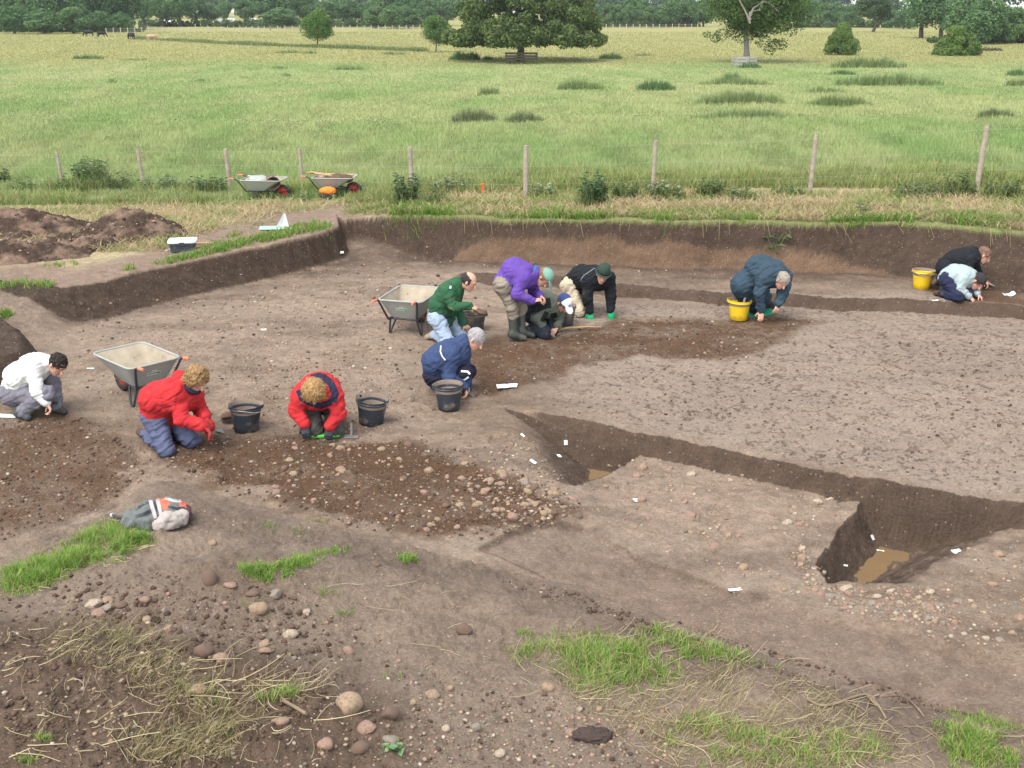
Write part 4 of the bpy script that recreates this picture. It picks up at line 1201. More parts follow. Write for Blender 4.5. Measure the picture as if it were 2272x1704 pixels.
# black jacket, green hat
p = Person('man in black jacket, dark green hat and bright green gloves on hands and knees', (1315, 704))
k = p.P
BLACK = cloth_mat('black_shell', (0.015, 0.017, 0.020), 0.12)
p.build(k(1280, 630, 0.46), k(1264, 634, 0.20), k(1352, 618, 0.06), k(1306, 620, 0.0), k(1332, 608, 0.02), k(1337, 610, -0.10), (-0.08, -0.96, -0.26), (0.22, -0.22, 0.95),
        [(k(1355, 656, 0.02), k(1355, 688, -0.04)), (k(1303, 660, -0.06), k(1309, 692, -0.08))],
        [(p.Gh(1296, 680, 0.08), p.Gh(1270, 672, 0.07), p.Gh(1262, 671, 0.03)), (p.Gh(1284, 692, 0.08), p.Gh(1256, 682, 0.07), p.Gh(1246, 682, 0.03))],
        spine=k(1298, 614, 0.20), jacket=('jacket', BLACK, 0.009, None), trousers=(cloth_mat('cream_cord', (0.43, 0.36, 0.26), 0.08), 0.009),
        hair=('short', (0.25, 0.23, 0.21)), seed=8, bulk=1.16,
        hands=[((0.05, -0.35, -0.9), (0, 0.6, -0.6), 1, 0.3), ((0.1, -0.35, -0.9), (0, 0.6, -0.6), -1, 0.3)],
        glove=mat('green_glove', color=(0.012, 0.30, 0.115), rough=0.7, noise=0.2, nscale=25), shoe=(C_SHOE, 'boot'),
        hat=(mat('felt_green', color=(0.028, 0.050, 0.036), rough=0.95, noise=0.15, nscale=40), mat('hat_ribbon', color=(0.008, 0.010, 0.010), rough=0.7)))
p.shrink(p.jk, mat('grey_piping', color=(0.22, 0.24, 0.26), rough=0.8), 'piping', [k(1320, 594, -0.1), k(1305, 604, -0.1), k(1294, 612, -0.1), k(1288, 622, -0.1)], 0.008)

# blue grey coat
p = Person('grey haired man in blue grey coat bent double, one bare hand on the soil', (1690, 712))
k = p.P
BG = cloth_mat('blue_grey_wax', (0.036, 0.060, 0.082), 0.14)
p.build(k(1662, 628, 0.46), k(1650, 632, 0.18), k(1742, 614, 0.12), k(1694, 614, -0.04), k(1722, 606, 0.02), k(1735, 622, -0.12), (0.30, -0.66, -0.70), (0.52, -0.50, 0.68),
        [(k(1738, 648, 0.02), k(1727, 674, -0.08)), (k(1685, 648, -0.08), k(1689, 688, -0.06))],
        [(p.Gh(1704, 682, 0.08), p.Gh(1668, 668, 0.07), p.Gh(1656, 667, 0.03)), (p.Gh(1676, 686, 0.08), p.Gh(1652, 668, 0.07), p.Gh(1642, 665, 0.03))],
        spine=k(1688, 594, 0.18), jacket=('coat', BG, 0.011, None), trousers=(cloth_mat('charcoal', (0.024, 0.023, 0.026), 0.14), 0.010),
        hair=('short', (0.30, 0.255, 0.21)), seed=9, bulk=1.22, hem=0.55,
        hands=[((-0.3, -0.4, -0.85), (-0.5, 0.5, -0.5), 1, 0.5), ((-0.1, -0.45, -0.9), (0.0, 0.8, -0.5), -1, 0.22)], shoe=(C_SHOE_T, 'shoe'),
        hood=(k(1722, 594, 0.12), (0.5, 0.1, 0.5), (0.15, 0.10, 0.09)))

_bf = cloth_mat('coat_flap', (0.026, 0.044, 0.060))
p.shrink(p.jk, _bf, 'pocket_flap', [k(1660, 618, -0.3), k(1672, 622, -0.3)], 0.06)
p.shrink(p.jk, _bf, 'shoulder_seam', [k(1708, 588, -0.3), k(1692, 598, -0.3), k(1680, 612, -0.3)], 0.016)
p.shrink(p.jk, _bf, 'cuff', [k(1680, 680, -0.3), k(1696, 681, -0.3)], 0.03)
# black jacket at the section
p = Person('person in black jacket kneeling at the foot of the section at far right', (2125, 652))
p.Yb += 0.12
k = p.P
p.build(k(2104, 592, 0.22), k(2098, 595, -0.02), k(2160, 572, 0.18), k(2150, 573, -0.10), k(2168, 566, 0.03), k(2182, 566, 0.0), (0.80, -0.28, -0.52), (0.58, -0.02, 0.81),
        [(k(2164, 600, 0.20), k(2182, 621, 0.06)), (k(2148, 600, -0.16), k(2168, 622, -0.10))],
        [(p.P(2128, 628, 0.20), p.P(2088, 626, 0.26), p.P(2078, 628, 0.26)), (p.P(2118, 632, 0.0), p.P(2080, 622, 0.05), p.P(2072, 628, 0.02))],
        spine=k(2122, 576, 0.06), jacket=('jacket', BLACK, 0.008, None), trousers=(cloth_mat('black_denim', (0.016, 0.017, 0.024), 0.14), 0.010),
        hair=('short', (0.175, 0.105, 0.07)), seed=10, bulk=1.08,
        hands=[((0.6, -0.3, -0.6), (0, 0, -1), -1, 0.6), ((0.6, -0.3, -0.6), (0, 0, -1), 1, 0.6)], shoe=(C_SHOE, 'boot'),
        hood=(k(2158, 556, 0.06), (0.5, 0.1, 0.5), (0.10, 0.07, 0.08)))

# pale blue jacket
p = Person('person in pale blue jacket and dark woollen hat kneeling low over the soil', (2130, 664))
k = p.P
p.build(k(2112, 616, 0.28), k(2102, 620, 0.04), k(2156, 616, 0.18), k(2134, 620, -0.08), k(2154, 612, 0.02), k(2168, 624, -0.04), (0.40, -0.55, -0.74), (0.70, -0.35, 0.62),
        [(k(2162, 642, 0.12), k(2169, 652, -0.06)), (k(2128, 642, -0.14), k(2150, 657, -0.14))],
        [(p.Gh(2146, 650, 0.08), p.Gh(2098, 642, 0.07), p.Gh(2086, 640, 0.04)), (p.Gh(2126, 657, 0.08), p.Gh(2090, 650, 0.07), p.Gh(2076, 650, 0.04))],
        spine=k(2120, 610, 0.10), jacket=('jacket', cloth_mat('pale_blue_shell', (0.31, 0.375, 0.38), 0.08, (0.25, 0.25, 0.27), 0.3), 0.008, None),
        trousers=(cloth_mat('navy_cotton', (0.022, 0.026, 0.055), 0.12), 0.010), hair=('short', (0.05, 0.03, 0.03)), seed=11, bulk=1.06,
        hands=[((0.6, -0.4, -0.6), (-0.2, 0, -0.9), -1, 0.7), ((0.6, -0.4, -0.6), (0.2, 0, -0.9), 1, 0.6)], shoe=(C_SHOE, 'boot'),
        hood=(k(2148, 606, 0.08), (0.5, 0.1, 0.4), (0.10, 0.07, 0.07)))
_h = k(2168, 624, -0.04); _R = frame((0.40, -0.55, -0.74), (0.70, -0.35, 0.62))
Hf = Fld(_h - 0.2, _h + 0.2, 0.006)
Hf.ell(_h + _R[2] * 0.036 - _R[1] * 0.008, _R, (0.092, 0.112, 0.104), 0)
Hf.cut(_h + _R[2] * 0.030 + _R[1] * 0.03, -_R[2] + 0.3 * _R[1])
p.part('woolly_hat', Hf, cloth_mat('dark_wool', (0.035, 0.030, 0.030), 0.2), 0.002, 4)
# ------------------------------------------------------------------ wheelbarrows
M_TUB = mat('galvanised_tub', color=(0.30, 0.31, 0.29), rough=0.55, noise=0.12, nscale=10, dirt=(0.36, 0.28, 0.19), dirt_amt=0.25, dscale=5, spec=0.4)
M_TUBIN = mat('tub_inside', color=(0.31, 0.265, 0.195), rough=0.9, noise=0.2, nscale=6, dirt=(0.20, 0.13, 0.085), dirt_amt=0.10, dscale=9)
M_FRAME = mat('dark_frame_paint', color=(0.035, 0.038, 0.045), rough=0.5, noise=0.25, nscale=15, dirt=(0.2, 0.15, 0.11), dirt_amt=0.15)
M_GRIP = mat('grip_orange', color=(0.62, 0.17, 0.10), rough=0.6, noise=0.12, nscale=30)
M_TYRE = mat('tyre_rubber', color=(0.035, 0.033, 0.032), rough=0.85, noise=0.3, nscale=20, dirt=MUD, dirt_amt=0.35)
M_RIM = mat('red_rim', color=(0.48, 0.035, 0.03), rough=0.5, noise=0.2, nscale=12, dirt=MUD, dirt_amt=0.2)
M_STICK = mat('sticker_white', color=(0.55, 0.58, 0.52), rough=0.5)
M_STICKG = mat('sticker_green', color=(0.08, 0.22, 0.11), rough=0.5)
M_WOOD = mat('worn_wood', color=(0.36, 0.245, 0.125), rough=0.8, noise=0.25, nscale=14, bump=0.2)
M_STEEL = mat('dull_steel', color=(0.20, 0.19, 0.18), rough=0.45, metal=0.6, noise=0.2, nscale=20, dirt=MUD, dirt_amt=0.25)
M_SOIL = mat('heap_soil', color=(0.105, 0.064, 0.042), rough=0.95, noise=0.4, nscale=14, bump=0.9, bscale=45)

def rrect(x0, x1, y, z, r, n=5):
    pts = []
    for cx, cy, a0 in ((x1 - r, y - r, 0), (x0 + r, y - r, 90), (x0 + r, -y + r, 180), (x1 - r, -y + r, 270)):
        for i in range(n):
            a = math.radians(a0 + 90 * i / (n - 1))
            pts.append((cx + r * math.cos(a), cy + r * math.sin(a), z))
    return np.array(pts)

def smooth_path(pts, n=6):
    pts = np.asarray(pts, float); out = []
    P = np.vstack([2 * pts[0] - pts[1], pts, 2 * pts[-1] - pts[-2]])
    for i in range(1, len(P) - 2):
        for t in np.linspace(0, 1, n, endpoint=False):
            out.append(0.5 * ((2 * P[i]) + (-P[i - 1] + P[i + 1]) * t + (2 * P[i - 1] - 5 * P[i] + 4 * P[i + 1] - P[i + 2]) * t * t + (-P[i - 1] + 3 * P[i] - 3 * P[i + 1] + P[i + 2]) * t ** 3))
    out.append(pts[-1])
    return np.array(out)

def wheelbarrow(foot, ang, label, tilt=0.0):
    """foot: ground point midway between the legs; ang: heading of the wheel"""
    o = rotz(ang) @ np.array([-0.172, 0, 0])
    loc = np.asarray(foot) - o
    t = tag(empty('wheelbarrow', loc, ang), label, 'wheelbarrow', 'wheelbarrows round the dig')
    t.scale = (0.86, 0.92, 0.98)
    # tub: outer and inner shell with a rolled rim
    def shell(inset, zb, zt):
        rows = []
        for s_ in np.linspace(0, 1, 7):
            x0 = -0.27 + (-0.44 + 0.27) * s_ + inset; x1 = 0.14 + (0.55 - 0.14) * s_ - inset; y = 0.205 + (0.335 - 0.205) * s_ ** 0.9 - inset
            rows.append(rrect(x0, x1, y, zb + (zt - zb) * s_, 0.06 + 0.03 * s_))
        return rows
    b = MB(); R = shell(0, 0.245, 0.51)
    b.grid([np.vstack([r, r[:1]]) for r in R]); b.add(R[0], [])
    n = len(R[0]); b.add(np.vstack([R[0], R[0].mean(0)]), [[(i + 1) % n, i, n] for i in range(n)])
    tub = b.build('tub', M_TUB, t, True)
    b = MB(); R2 = shell(0.006, 0.255, 0.508)
    b.grid([np.vstack([r, r[:1]])[::-1] for r in R2]); b.add(np.vstack([R2[0], R2[0].mean(0)]), [[i, (i + 1) % n, n] for i in range(n)])
    b.build('tub_lining', M_TUBIN, t, True)
    b = MB(); b.tube(R[-1], 0.013, 8, closed=True); b.build('rolled_rim', M_TUB, tub, True)
    # frame tubes
    b = MB()
    for q in (-1, 1):
        b.tube(smooth_path([(0.50, 0.06 * q, 0.185), (0.34, 0.10 * q, 0.205), (0.10, 0.16 * q, 0.228), (-0.28, 0.21 * q, 0.230), (-0.34, 0.225 * q, 0.25), (-0.49, 0.285 * q, 0.49), (-0.55, 0.29 * q, 0.535), (-0.63, 0.29 * q, 0.545)]), 0.016, 8)
    b.tube([(-0.27, -0.21, 0.225), (-0.27, 0.21, 0.225)], 0.013, 8)
    b.tube(smooth_path([(0.50, -0.07, 0.19), (0.66, -0.07, 0.26), (0.72, 0, 0.29), (0.66, 0.07, 0.26), (0.50, 0.07, 0.19)]), 0.011, 8)
    b.build('frame', M_FRAME, t, True)
    for q in (-1, 1):
        b = MB(); b.tube([(-0.58, 0.29 * q, 0.542), (-0.60, 0.29 * q, 0.545), (-0.69, 0.29 * q, 0.550), (-0.705, 0.29 * q, 0.550)], [0.016, 0.019, 0.019, 0.015], 10)
        b.build('grip', M_GRIP, t, True)
        b = MB(); b.tube(smooth_path([(-0.29, 0.20 * q, 0.23), (-0.25, 0.235 * q, 0.05), (-0.21, 0.24 * q, 0.012), (-0.16, 0.235 * q, 0.05), (-0.05, 0.18 * q, 0.228)]), 0.015, 8)
        b.build('leg', M_FRAME, t, True)
    b = MB(); prof = [(0.135 + 0.05 + 0.042 * math.cos(a) - 0.035, 0.042 * math.sin(a)) for a in np.linspace(0, 2 * math.pi, 13)]
    WM = mat4(rotx(math.pi / 2), (0.50, 0, 0.185))
    b.lathe(prof, 28, WM); w = b.build('wheel', M_TYRE, t, True)
    b = MB(); b.lathe([(0.0, -0.03), (0.03, -0.032), (0.035, -0.012), (0.10, -0.010), (0.125, -0.03), (0.125, 0.03), (0.10, 0.010), (0.035, 0.012), (0.03, 0.032), (0, 0.03)], 24, WM)
    b.build('rim', M_RIM, w, True)
    # maker's sticker on the rear wall (worn, no legible words)
    nrm = unit((-0.295, 0, -0.17)); up = unit(np.cross(nrm, (0, 1, 0))); up = up if up[2] > 0 else -up
    ctr = np.array([-0.357, 0.0, 0.380])
    Rm = np.stack([np.cross(up, nrm), nrm, up], 1)
    b = MB(); b.box((-0.085, -0.001, -0.020), (0.085, 0.004, 0.020), mat4(Rm, ctr)); st = b.build('maker_label', M_STICK, t)
    b = MB(); b.box((-0.079, 0.004, -0.015), (0.079, 0.0055, 0.015), mat4(Rm, ctr)); b.build('label_panel', M_STICKG, st)
    b = MB(); b.box((-0.075, -0.001, -0.012), (0.05, 0.0065, -0.002), mat4(Rm, ctr)); b.box((-0.03, -0.001, 0.036), (0.035, 0.003, 0.048), mat4(Rm, ctr)); b.build('label_line', M_STICK, st)
    return t

wb_a = wheelbarrow(G(901, 741), math.radians(74), 'empty grey wheelbarrow behind the man in the green jumper')
wb_b = wheelbarrow(G(335, 893), math.radians(136), 'wheelbarrow with a little soil, behind the red jacketed person seen side on')
wb_c = wheelbarrow(G(566, 441), math.radians(-6), 'wheelbarrow with upturned brown bucket and tools by the fence')
wb_d = wheelbarrow(G(722, 436), math.radians(-4), 'wheelbarrow with wooden tool handles, orange bag beside its legs')

for _w in (wb_c, wb_d): _w.scale = (0.84, 0.92, 0.80)
def local(o, p):
    return rotz(o.rotation_euler[2]) @ (np.asarray(p, float) * np.array(o.scale)) + np.array(o.location)

def lump(name, c, r, mt, seed=1, amp=0.25, parent=None, sub=3, freq=2.2, flat=False):
    """a rounded lump with an uneven surface"""
    V, F = ICO(sub)
    n = vn3(V * freq + seed * 7.1, seed) * 0.65 + vn3(V * freq * 2.6 + seed, seed + 4) * 0.35
    V2 = V * (1 + amp * (n - 0.5) * 2)[:, None] * np.asarray(r)
    me = mesh_np(name, V2, F, mt, not flat)
    o = link(name, me, parent); o.location = tuple(c)
    return o

def _ico(sub):
    import bmesh
    bm = bmesh.new(); bmesh.ops.create_icosphere(bm, subdivisions=sub, radius=1)
    V = np.array([v.co[:] for v in bm.verts]); F = np.array([[v.index for v in f.verts] for f in bm.faces])
    bm.free(); return V, F
_icoc = {}
def ICO(s):
    if s not in _icoc: _icoc[s] = _ico(s)
    return _icoc[s]

def soil_pile(name, c, rx, ry, h, ang, label, cat='soil', group=None, seed=3, n=26, mt=None):
    b = MB(); a = np.linspace(0, 2 * math.pi, 37)
    rows = []
    for s_ in np.linspace(0, 1, n):
        x = rx * s_ * np.cos(a); y = ry * s_ * np.sin(a)
        w = 0.85 + 0.3 * vn2(np.cos(a) * 2 + seed, np.sin(a) * 2 + seed, seed)
        nz = fbm2(x * 9 + seed, y * 9, 3, seed) - 0.5
        z = h * (1 - ss(0, 1, s_)) * (1 + 0.9 * nz) + 0.03 * h * nz - 0.012 * s_
        rows.append(np.stack([x * w, y * w, z], -1))
    b.grid(np.array(rows)[::-1])
    o = b.build(name, mt or M_SOIL, None, True); o.location = tuple(c); o.rotation_euler = (0, 0, ang)
    if label: tag(o, label, cat, group)
    return o

def soil_in_tub(wb, cx, rx, ry, h, z, label, mt=None):
    return soil_pile('soil_load', local(wb, (cx, 0.05, z)), rx, ry, h, wb.rotation_euler[2], label, 'soil', None, 8, mt=mt)
soil_in_tub(wb_b, 0.08, 0.24, 0.17, 0.09, 0.262, 'small dark patch of soil left in the bottom of a wheelbarrow')

# ------------------------------------------------------------------ buckets
M_BLACKB = mat('black_bucket_plastic', color=(0.030, 0.036, 0.047), rough=0.55, noise=0.25, nscale=8, dirt=(0.19, 0.155, 0.12), dirt_amt=0.32, dscale=7)
M_GREYB = mat('dusty_bucket_plastic', color=(0.062, 0.062, 0.060), rough=0.7, noise=0.25, nscale=8, dirt=(0.22, 0.18, 0.14), dirt_amt=0.5, dscale=7)
M_YELB = mat('yellow_bucket_plastic', color=(0.68, 0.45, 0.015), rough=0.5, noise=0.12, nscale=8, dirt=(0.36, 0.25, 0.06), dirt_amt=0.3, dscale=8)
M_BROWNB = mat('brown_bucket_plastic', color=(0.13, 0.085, 0.060), rough=0.8, noise=0.3, nscale=10, dirt=MUD, dirt_amt=0.5)
M_BUCKIN = mat('bucket_inside_mud', color=(0.23, 0.18, 0.14), rough=0.9, noise=0.25, nscale=10, dirt=(0.09, 0.07, 0.055), dirt_amt=0.3)
M_WIRE = mat('bail_wire', color=(0.36, 0.33, 0.29), rough=0.5, metal=0.3)
def bucket(loc, label, mt, tilt=(0, 0), rz=0.0, r=0.165, h=0.285, soil=0.0, bail=200, name='bucket'):
    t = tag(empty(name, loc), label, 'bucket', 'builders buckets in the dig')
    t.rotation_euler = (tilt[0], tilt[1], rz)
    def spout(V):
        a = np.arctan2(V[:, 1], V[:, 0]); k = np.exp(-(a / 0.35) ** 2) * ss(h * 0.72, h, V[:, 2])
        V = V.copy(); f = 1 + 0.13 * k; V[:, 0] *= f; V[:, 1] *= f; return V
    b = MB(); rb = r * 0.74
    b.lathe([(0.0, 0.0), (rb - 0.012, 0.0), (rb, 0.008), (rb * 1.06, h * 0.3), (r * 0.92, h * 0.78), (r * 0.945, h * 0.87), (r * 1.03, h * 0.885), (r * 1.03, h * 0.905), (r * 0.965, h * 0.915), (r * 0.99, h * 0.98), (r * 1.02, h), (r * 0.985, h * 1.004)], 36, None, spout)
    b.build('shell', mt, t, True)
    b = MB(); b.lathe([(r * 0.985, h * 1.004), (r * 0.96, h * 0.98), (r * 0.93, h * 0.8), (rb * 1.02, h * 0.3), (rb * 0.96, 0.02), (0.0, 0.018)], 36, None, spout)
    b.build('lining', M_BUCKIN, t, True)
    # bail lying against the rim
    a = np.radians(np.linspace(bail - 88, bail + 88, 21))
    zz = h * 0.95 - 0.045 * np.cos(a - math.radians(bail)) ** 2
    b = MB(); b.tube(np.stack([r * 1.055 * np.cos(a), r * 1.055 * np.sin(a), zz], -1), 0.0045, 6)
    b.build('bail', M_WIRE, t, True)
    for q in (-1, 1):
        a0 = math.radians(bail + 90 * q); b = MB()
        b.box((-0.010, -0.012, -0.016), (0.010, 0.006, 0.008), mat4(rotz(a0 - math.pi / 2), (r * 1.03 * math.cos(a0), r * 1.03 * math.sin(a0), h * 0.94)))
        b.build('bail_lug', mt, t, bevel=0.004)
    if soil:
        b = MB(); b.lathe([(r * (0.70 + 0.24 * soil), h * soil), (r * 0.55, h * soil + 0.02), (r * 0.2, h * soil + 0.045), (0, h * soil + 0.04)], 20)
        b.build('soil_fill', M_SOIL, t, True)
    return t
bucket(G(547, 955), 'black bucket beside the red gloves of the side-on digger', M_BLACKB, (0, 0.03), 0.3, r=0.168, soil=0.55, bail=330)
bucket(G(823, 940), 'black bucket leaning, right of the blonde digger and hand hoe', M_BLACKB, (0.03, -0.10), 2.6, r=0.168, soil=0.0, bail=265)
bucket(G(996, 908), 'black bucket streaked with mud in front of the grey haired man in navy', M_BLACKB, (0.02, 0), 3.4, r=0.160, soil=0.25, bail=262)
bucket(G(1053, 732), 'dusty bucket under the hand shovel of the man in green', M_GREYB, (0, 0), 1.0, r=0.165, bail=60)
bucket(G(1253, 722), 'grey mud-caked bucket behind the white capped person', M_GREYB, (0, 0), 1.8, r=0.155, bail=60)
yb = bucket(G(1638, 709), 'yellow bucket with a tool handle standing in it, beside the blue grey coat', M_YELB, (0, -0.02), 2.9, r=0.160, soil=0.4, bail=280)
bucket(G(2044, 640), 'yellow bucket standing at the boots of the two right-hand diggers', M_YELB, (0, 0.03), 0.2, r=0.165, bail=250)
bb = bucket(local(wb_c, (0.20, 0.02, 0.50)), 'upturned brown bucket lying on tools in a wheelbarrow', M_BROWNB, (math.radians(105), 0.3), 0.5, r=0.14, h=0.24)

# ------------------------------------------------------------------ hand tools
def rod(b, p, q, r0, r1=None, n=8): b.tube([p, (np.asarray(p) + np.asarray(q)) / 2, q], [r0, (r0 + (r1 or r0)) / 2, r1 or r0], n)
def trowel(tip, grip, label, cat='trowel'):
    tip = np.asarray(tip); grip = np.asarray(grip); d = unit(tip - grip)
    t = tag(empty('trowel', tip), label, cat, 'hand trowels')
    side = unit(np.cross(d, (0, 0, 1))); nrm = np.cross(side, d)
    b = MB()
    L = np.linalg.norm(tip - grip)
    g0 = -d * L
    h1 = g0 + d * 0.115
    b.tube([g0, g0 + d * 0.02, g0 + d * 0.07, h1], [0.012, 0.0155, 0.014, 0.011], 8); b.build('handle', M_WOOD, t, True)
    b = MB(); k0 = h1; k1 = h1 + d * 0.05 + nrm * 0.02; k2 = -d * 0.12
    b.tube([k0, k1, k2], 0.0045, 6)
    th = nrm * 0.0015
    P = [k2 - side * 0.012, k2 + d * 0.01 - side * 0.042, np.zeros(3), k2 + d * 0.01 + side * 0.042, k2 + side * 0.012]
    V = [p + th for p in P] + [p - th for p in P]
    b.add(V, [[0, 1, 2], [0, 2, 4], [2, 3, 4], [6, 5, 7], [7, 5, 9], [8, 7, 9]]); b.add(V, [[0, 5, 6, 1], [1, 6, 7, 2], [2, 7, 8, 3], [3, 8, 9, 4], [4, 9, 5, 0]])
    b.build('blade', M_STEEL, t)
    return t
trowel(G(500, 964) + (0, 0, 0.005), G(452, 947) + (-0.02, 0, 0.09), 'trowel with dark handle held by the red gloves of the side-on digger')
trowel(G(676, 975) + (0, 0, 0.004), G(683, 956) + (0, 0.05, 0.12), 'trowel held in the dark glove of the blonde digger')
trowel(G(1050, 741) + (0, 0, 0.01), PY(1038, 728, G(985, 762)[1] + 0.02), 'trowel in the lower hand of the man in green')
trowel(G(1232, 752) + (0, 0, 0.004), PY(1212, 728, G(1200, 742)[1] - 0.16), 'trowel with pale wooden handle held by the white capped person')
trowel(G(1052, 884) + (0, 0, 0.004), G(1030, 868) + (0, 0, 0.07), 'trowel in the hand of the grey haired man in navy')
trowel(G(2204, 640) + (0, 0, 0.02), PY(2186, 622, G(2125, 652)[1] + 0.25), 'trowel scraping at the foot of the section, far right digger')

def hand_shovel(c, d, label, soil=True):
    """a dished coal shovel; c the socket, d the way it points"""
    t = tag(empty('hand_shovel', c), label, 'shovel')
    d = unit(d); side = unit(np.cross(d, (0, 0, 1))); up = np.cross(side, d)
    b = MB(); rows = []
    for i, s_ in enumerate(np.linspace(0, 1, 8)):
        w = 0.045 + 0.055 * math.sin(min(1.0, s_ * 1.7) * math.pi / 2) - 0.045 * max(0, s_ - 0.72) / 0.28
        row = []
        for q in np.linspace(-1, 1, 9):
            row.append(d * 0.19 * s_ + side * w * q + up * (0.045 * abs(q) ** 2.4 * (1 - 0.6 * s_)))
        rows.append(row)
    rows = np.array(rows); b.grid(rows); b.grid((rows - up * 0.003)[::-1]); b.build('scoop', M_STEEL, t, True)
    b = MB(); b.tube([-d * 0.15, -d * 0.10, -d * 0.03, d * 0.01], [0.015, 0.016, 0.012, 0.012], 8); b.build('handle', M_WOOD, t, True)
    if soil:
        V, F = ICO(3); n = vn3(V * 3, 4)
        V = V * (1 + 0.35 * (n - 0.5))[:, None]
        W = d[None] * (0.10 + 0.085 * V[:, :1]) + side[None] * (0.072 * V[:, 1:2]) + up[None] * (0.022 + 0.032 * V[:, 2:3])
        link('soil_fill', mesh_np('soil_fill', W, F, M_SOIL, True), t)
    return t
_yg = G(985, 762)[1]
hand_shovel(PY(1050, 690, _yg - 0.18), (0.92, -0.15, -0.30), 'hand shovel heaped with soil, held by the man in green')
hand_shovel(G(508, 934) + (0.10, 0.02, 0.06), (-0.85, -0.35, -0.12), 'muddy hand shovel lying against the black bucket near red gloves', True)
# short hoe standing on its blade
t = tag(empty('hand_hoe', G(780, 972)), 'short hand hoe standing upright on its broad blade beside the blonde digger', 'hoe')
b = MB(); b.tube([(0, 0, 0.012), (0, 0.012, 0.08), (0, 0.02, 0.155)], [0.012, 0.014, 0.015], 8); b.build('handle', mat('grey_handle', color=(0.22, 0.20, 0.17), rough=0.8, noise=0.2), t, True)
b = MB(); b.box((-0.075, -0.035, 0.002), (0.075, 0.035, 0.020)); b.build('blade', M_STEEL, t, bevel=0.006)
# tool handle in the yellow bucket
t = tag(empty('hand_brush', np.array(yb.location) + (0.05, 0.0, 0.12)), 'steel handled tool standing in the yellow bucket beside the blue grey coat', 'hand tool')
b = MB(); b.tube([(0, 0, 0), (0.012, 0, 0.12), (0.03, 0.0, 0.235)], [0.012, 0.014, 0.017], 8); b.build('handle', mat('bright_steel', color=(0.5, 0.5, 0.52), rough=0.35, metal=0.5), t, True)
b = MB(); b.box((-0.03, -0.012, -0.03), (0.03, 0.012, 0.01)); b.build('head', M_STEEL, t, bevel=0.004)
# stakes on the ground by the white cap
def stake(p, q, r, label):
    p = np.asarray(p); q = np.asarray(q)
    b = MB(); n = 7; L = q - p
    pts = [L * s_ + np.array([0, 0, 0.012 * math.sin(5 * s_)]) for s_ in np.linspace(0, 1, n)]
    b.tube(pts, [r * (1 - 0.25 * s_) for s_ in np.linspace(0, 1, n)], 7)
    o = b.build('stake', M_WOOD, None, True); o.location = tuple(p + (0, 0, r)); tag(o, label, 'stake')
stake(G(1236, 736), G(1300, 731) + (0, 0, 0.03), 0.018, 'pale wooden stake lying on the trowelled soil beside the white capped person')
stake(G(1262, 734) + (0, 0, 0.02), G(1334, 733) + (0, 0, 0.05), 0.012, 'thin weathered stick lying under a pale stake on the trowelled soil')
stake(G(1205, 752), G(1250, 738), 0.010, 'crooked stick in front of the crouching white capped person')

# kneeling mats
def mat_slab(loc, sx, sy, rz, mt, label, tilt=(0, 0)):
    b = MB(); R = rrect(-sx / 2, sx / 2, sy / 2, 0, min(sx, sy) * 0.3, 6)
    rows = []
    for z, k in ((0.0, 0.95), (0.006, 1), (0.026, 1), (0.032, 0.95)):
        r_ = R.copy(); r_[:, :2] *= k; r_[:, 2] = z; rows.append(np.vstack([r_, r_[:1]]))
    b.grid(rows); n = len(R)
    b.add(np.vstack([rows[-1][:-1], [[0, 0, 0.032]]]), [[i, (i + 1) % n, n] for i in range(n)])
    o = b.build('kneeling_mat', mt, None, True); o.location = tuple(loc); o.rotation_euler = (tilt[0], tilt[1], rz)
    tag(o, label, 'kneeling mat'); return o
mat_slab(G(722, 962) + (0, -0.02, 0.0), 0.36, 0.22, 0.05, mat('mat_lime', color=(0.10, 0.50, 0.06), rough=0.7, noise=0.12, nscale=20), 'bright lime green kneeling mat under the blonde digger')
mat_slab(G(1690, 701) + (0, 0.10, 0.01), 0.42, 0.24, 0.35, mat('mat_sea_green', color=(0.020, 0.28, 0.13), rough=0.6, noise=0.15, nscale=20), 'dark green kneeling mat under the man in the blue grey coat', (0.10, -0.08))

# ------------------------------------------------------------------ papers, finds tags, bags
M_PAPER = mat('white_paper', color=(0.80, 0.80, 0.80), rough=0.7, noise=0.03)
M_TAG = mat('plastic_tag', color=(0.74, 0.76, 0.72), rough=0.5, noise=0.06, nscale=40, dirt=(0.4, 0.33, 0.25), dirt_amt=0.05)
def sheet(name, loc, sx, sy, rz, tilt, label, cat, mt=None, th=0.004, curl=0.003, group=None, nx=7):
    b = MB(); xs = np.linspace(-sx / 2, sx / 2, nx); ys = np.linspace(-sy / 2, sy / 2, 5)
    P = np.array([[(x, y, curl * (2 * x / sx) ** 2 + 0.4 * curl * math.sin(7 * y / sy + 3 * x / sx)) for x in xs] for y in ys])
    b.grid(P + (0, 0, th)); b.grid(P[::-1])
    for e in (P[0], P[-1][::-1], P[:, 0][::-1], P[:, -1]):
        b.grid([e, e + (0, 0, th)])
    o = b.build(name, mt or M_PAPER, None, False); o.location = tuple(np.asarray(loc) + (0, 0, 0.006)); o.rotation_euler = (tilt[0], tilt[1], rz)
    tag(o, label, cat, group); return o
pb = empty('paper_bag', G(1125, 860) + (0, 0, 0.015)); tag(pb, 'white finds bag with dark pen on top, on soil right of the navy jacket', 'bag')
b = MB(); xs = np.linspace(-0.12, 0.12, 13); ys = np.linspace(-0.065, 0.065, 8)
P = np.array([[(x * (1 - 0.1 * math.sin(3 + 9 * y)), y + 0.02 * math.sin(14 * x), 0.018 * (1 - (x / 0.13) ** 2) * (1 - (y / 0.07) ** 2) + 0.008 * vn2(x * 30, y * 30, 3)) for x in xs] for y in ys])
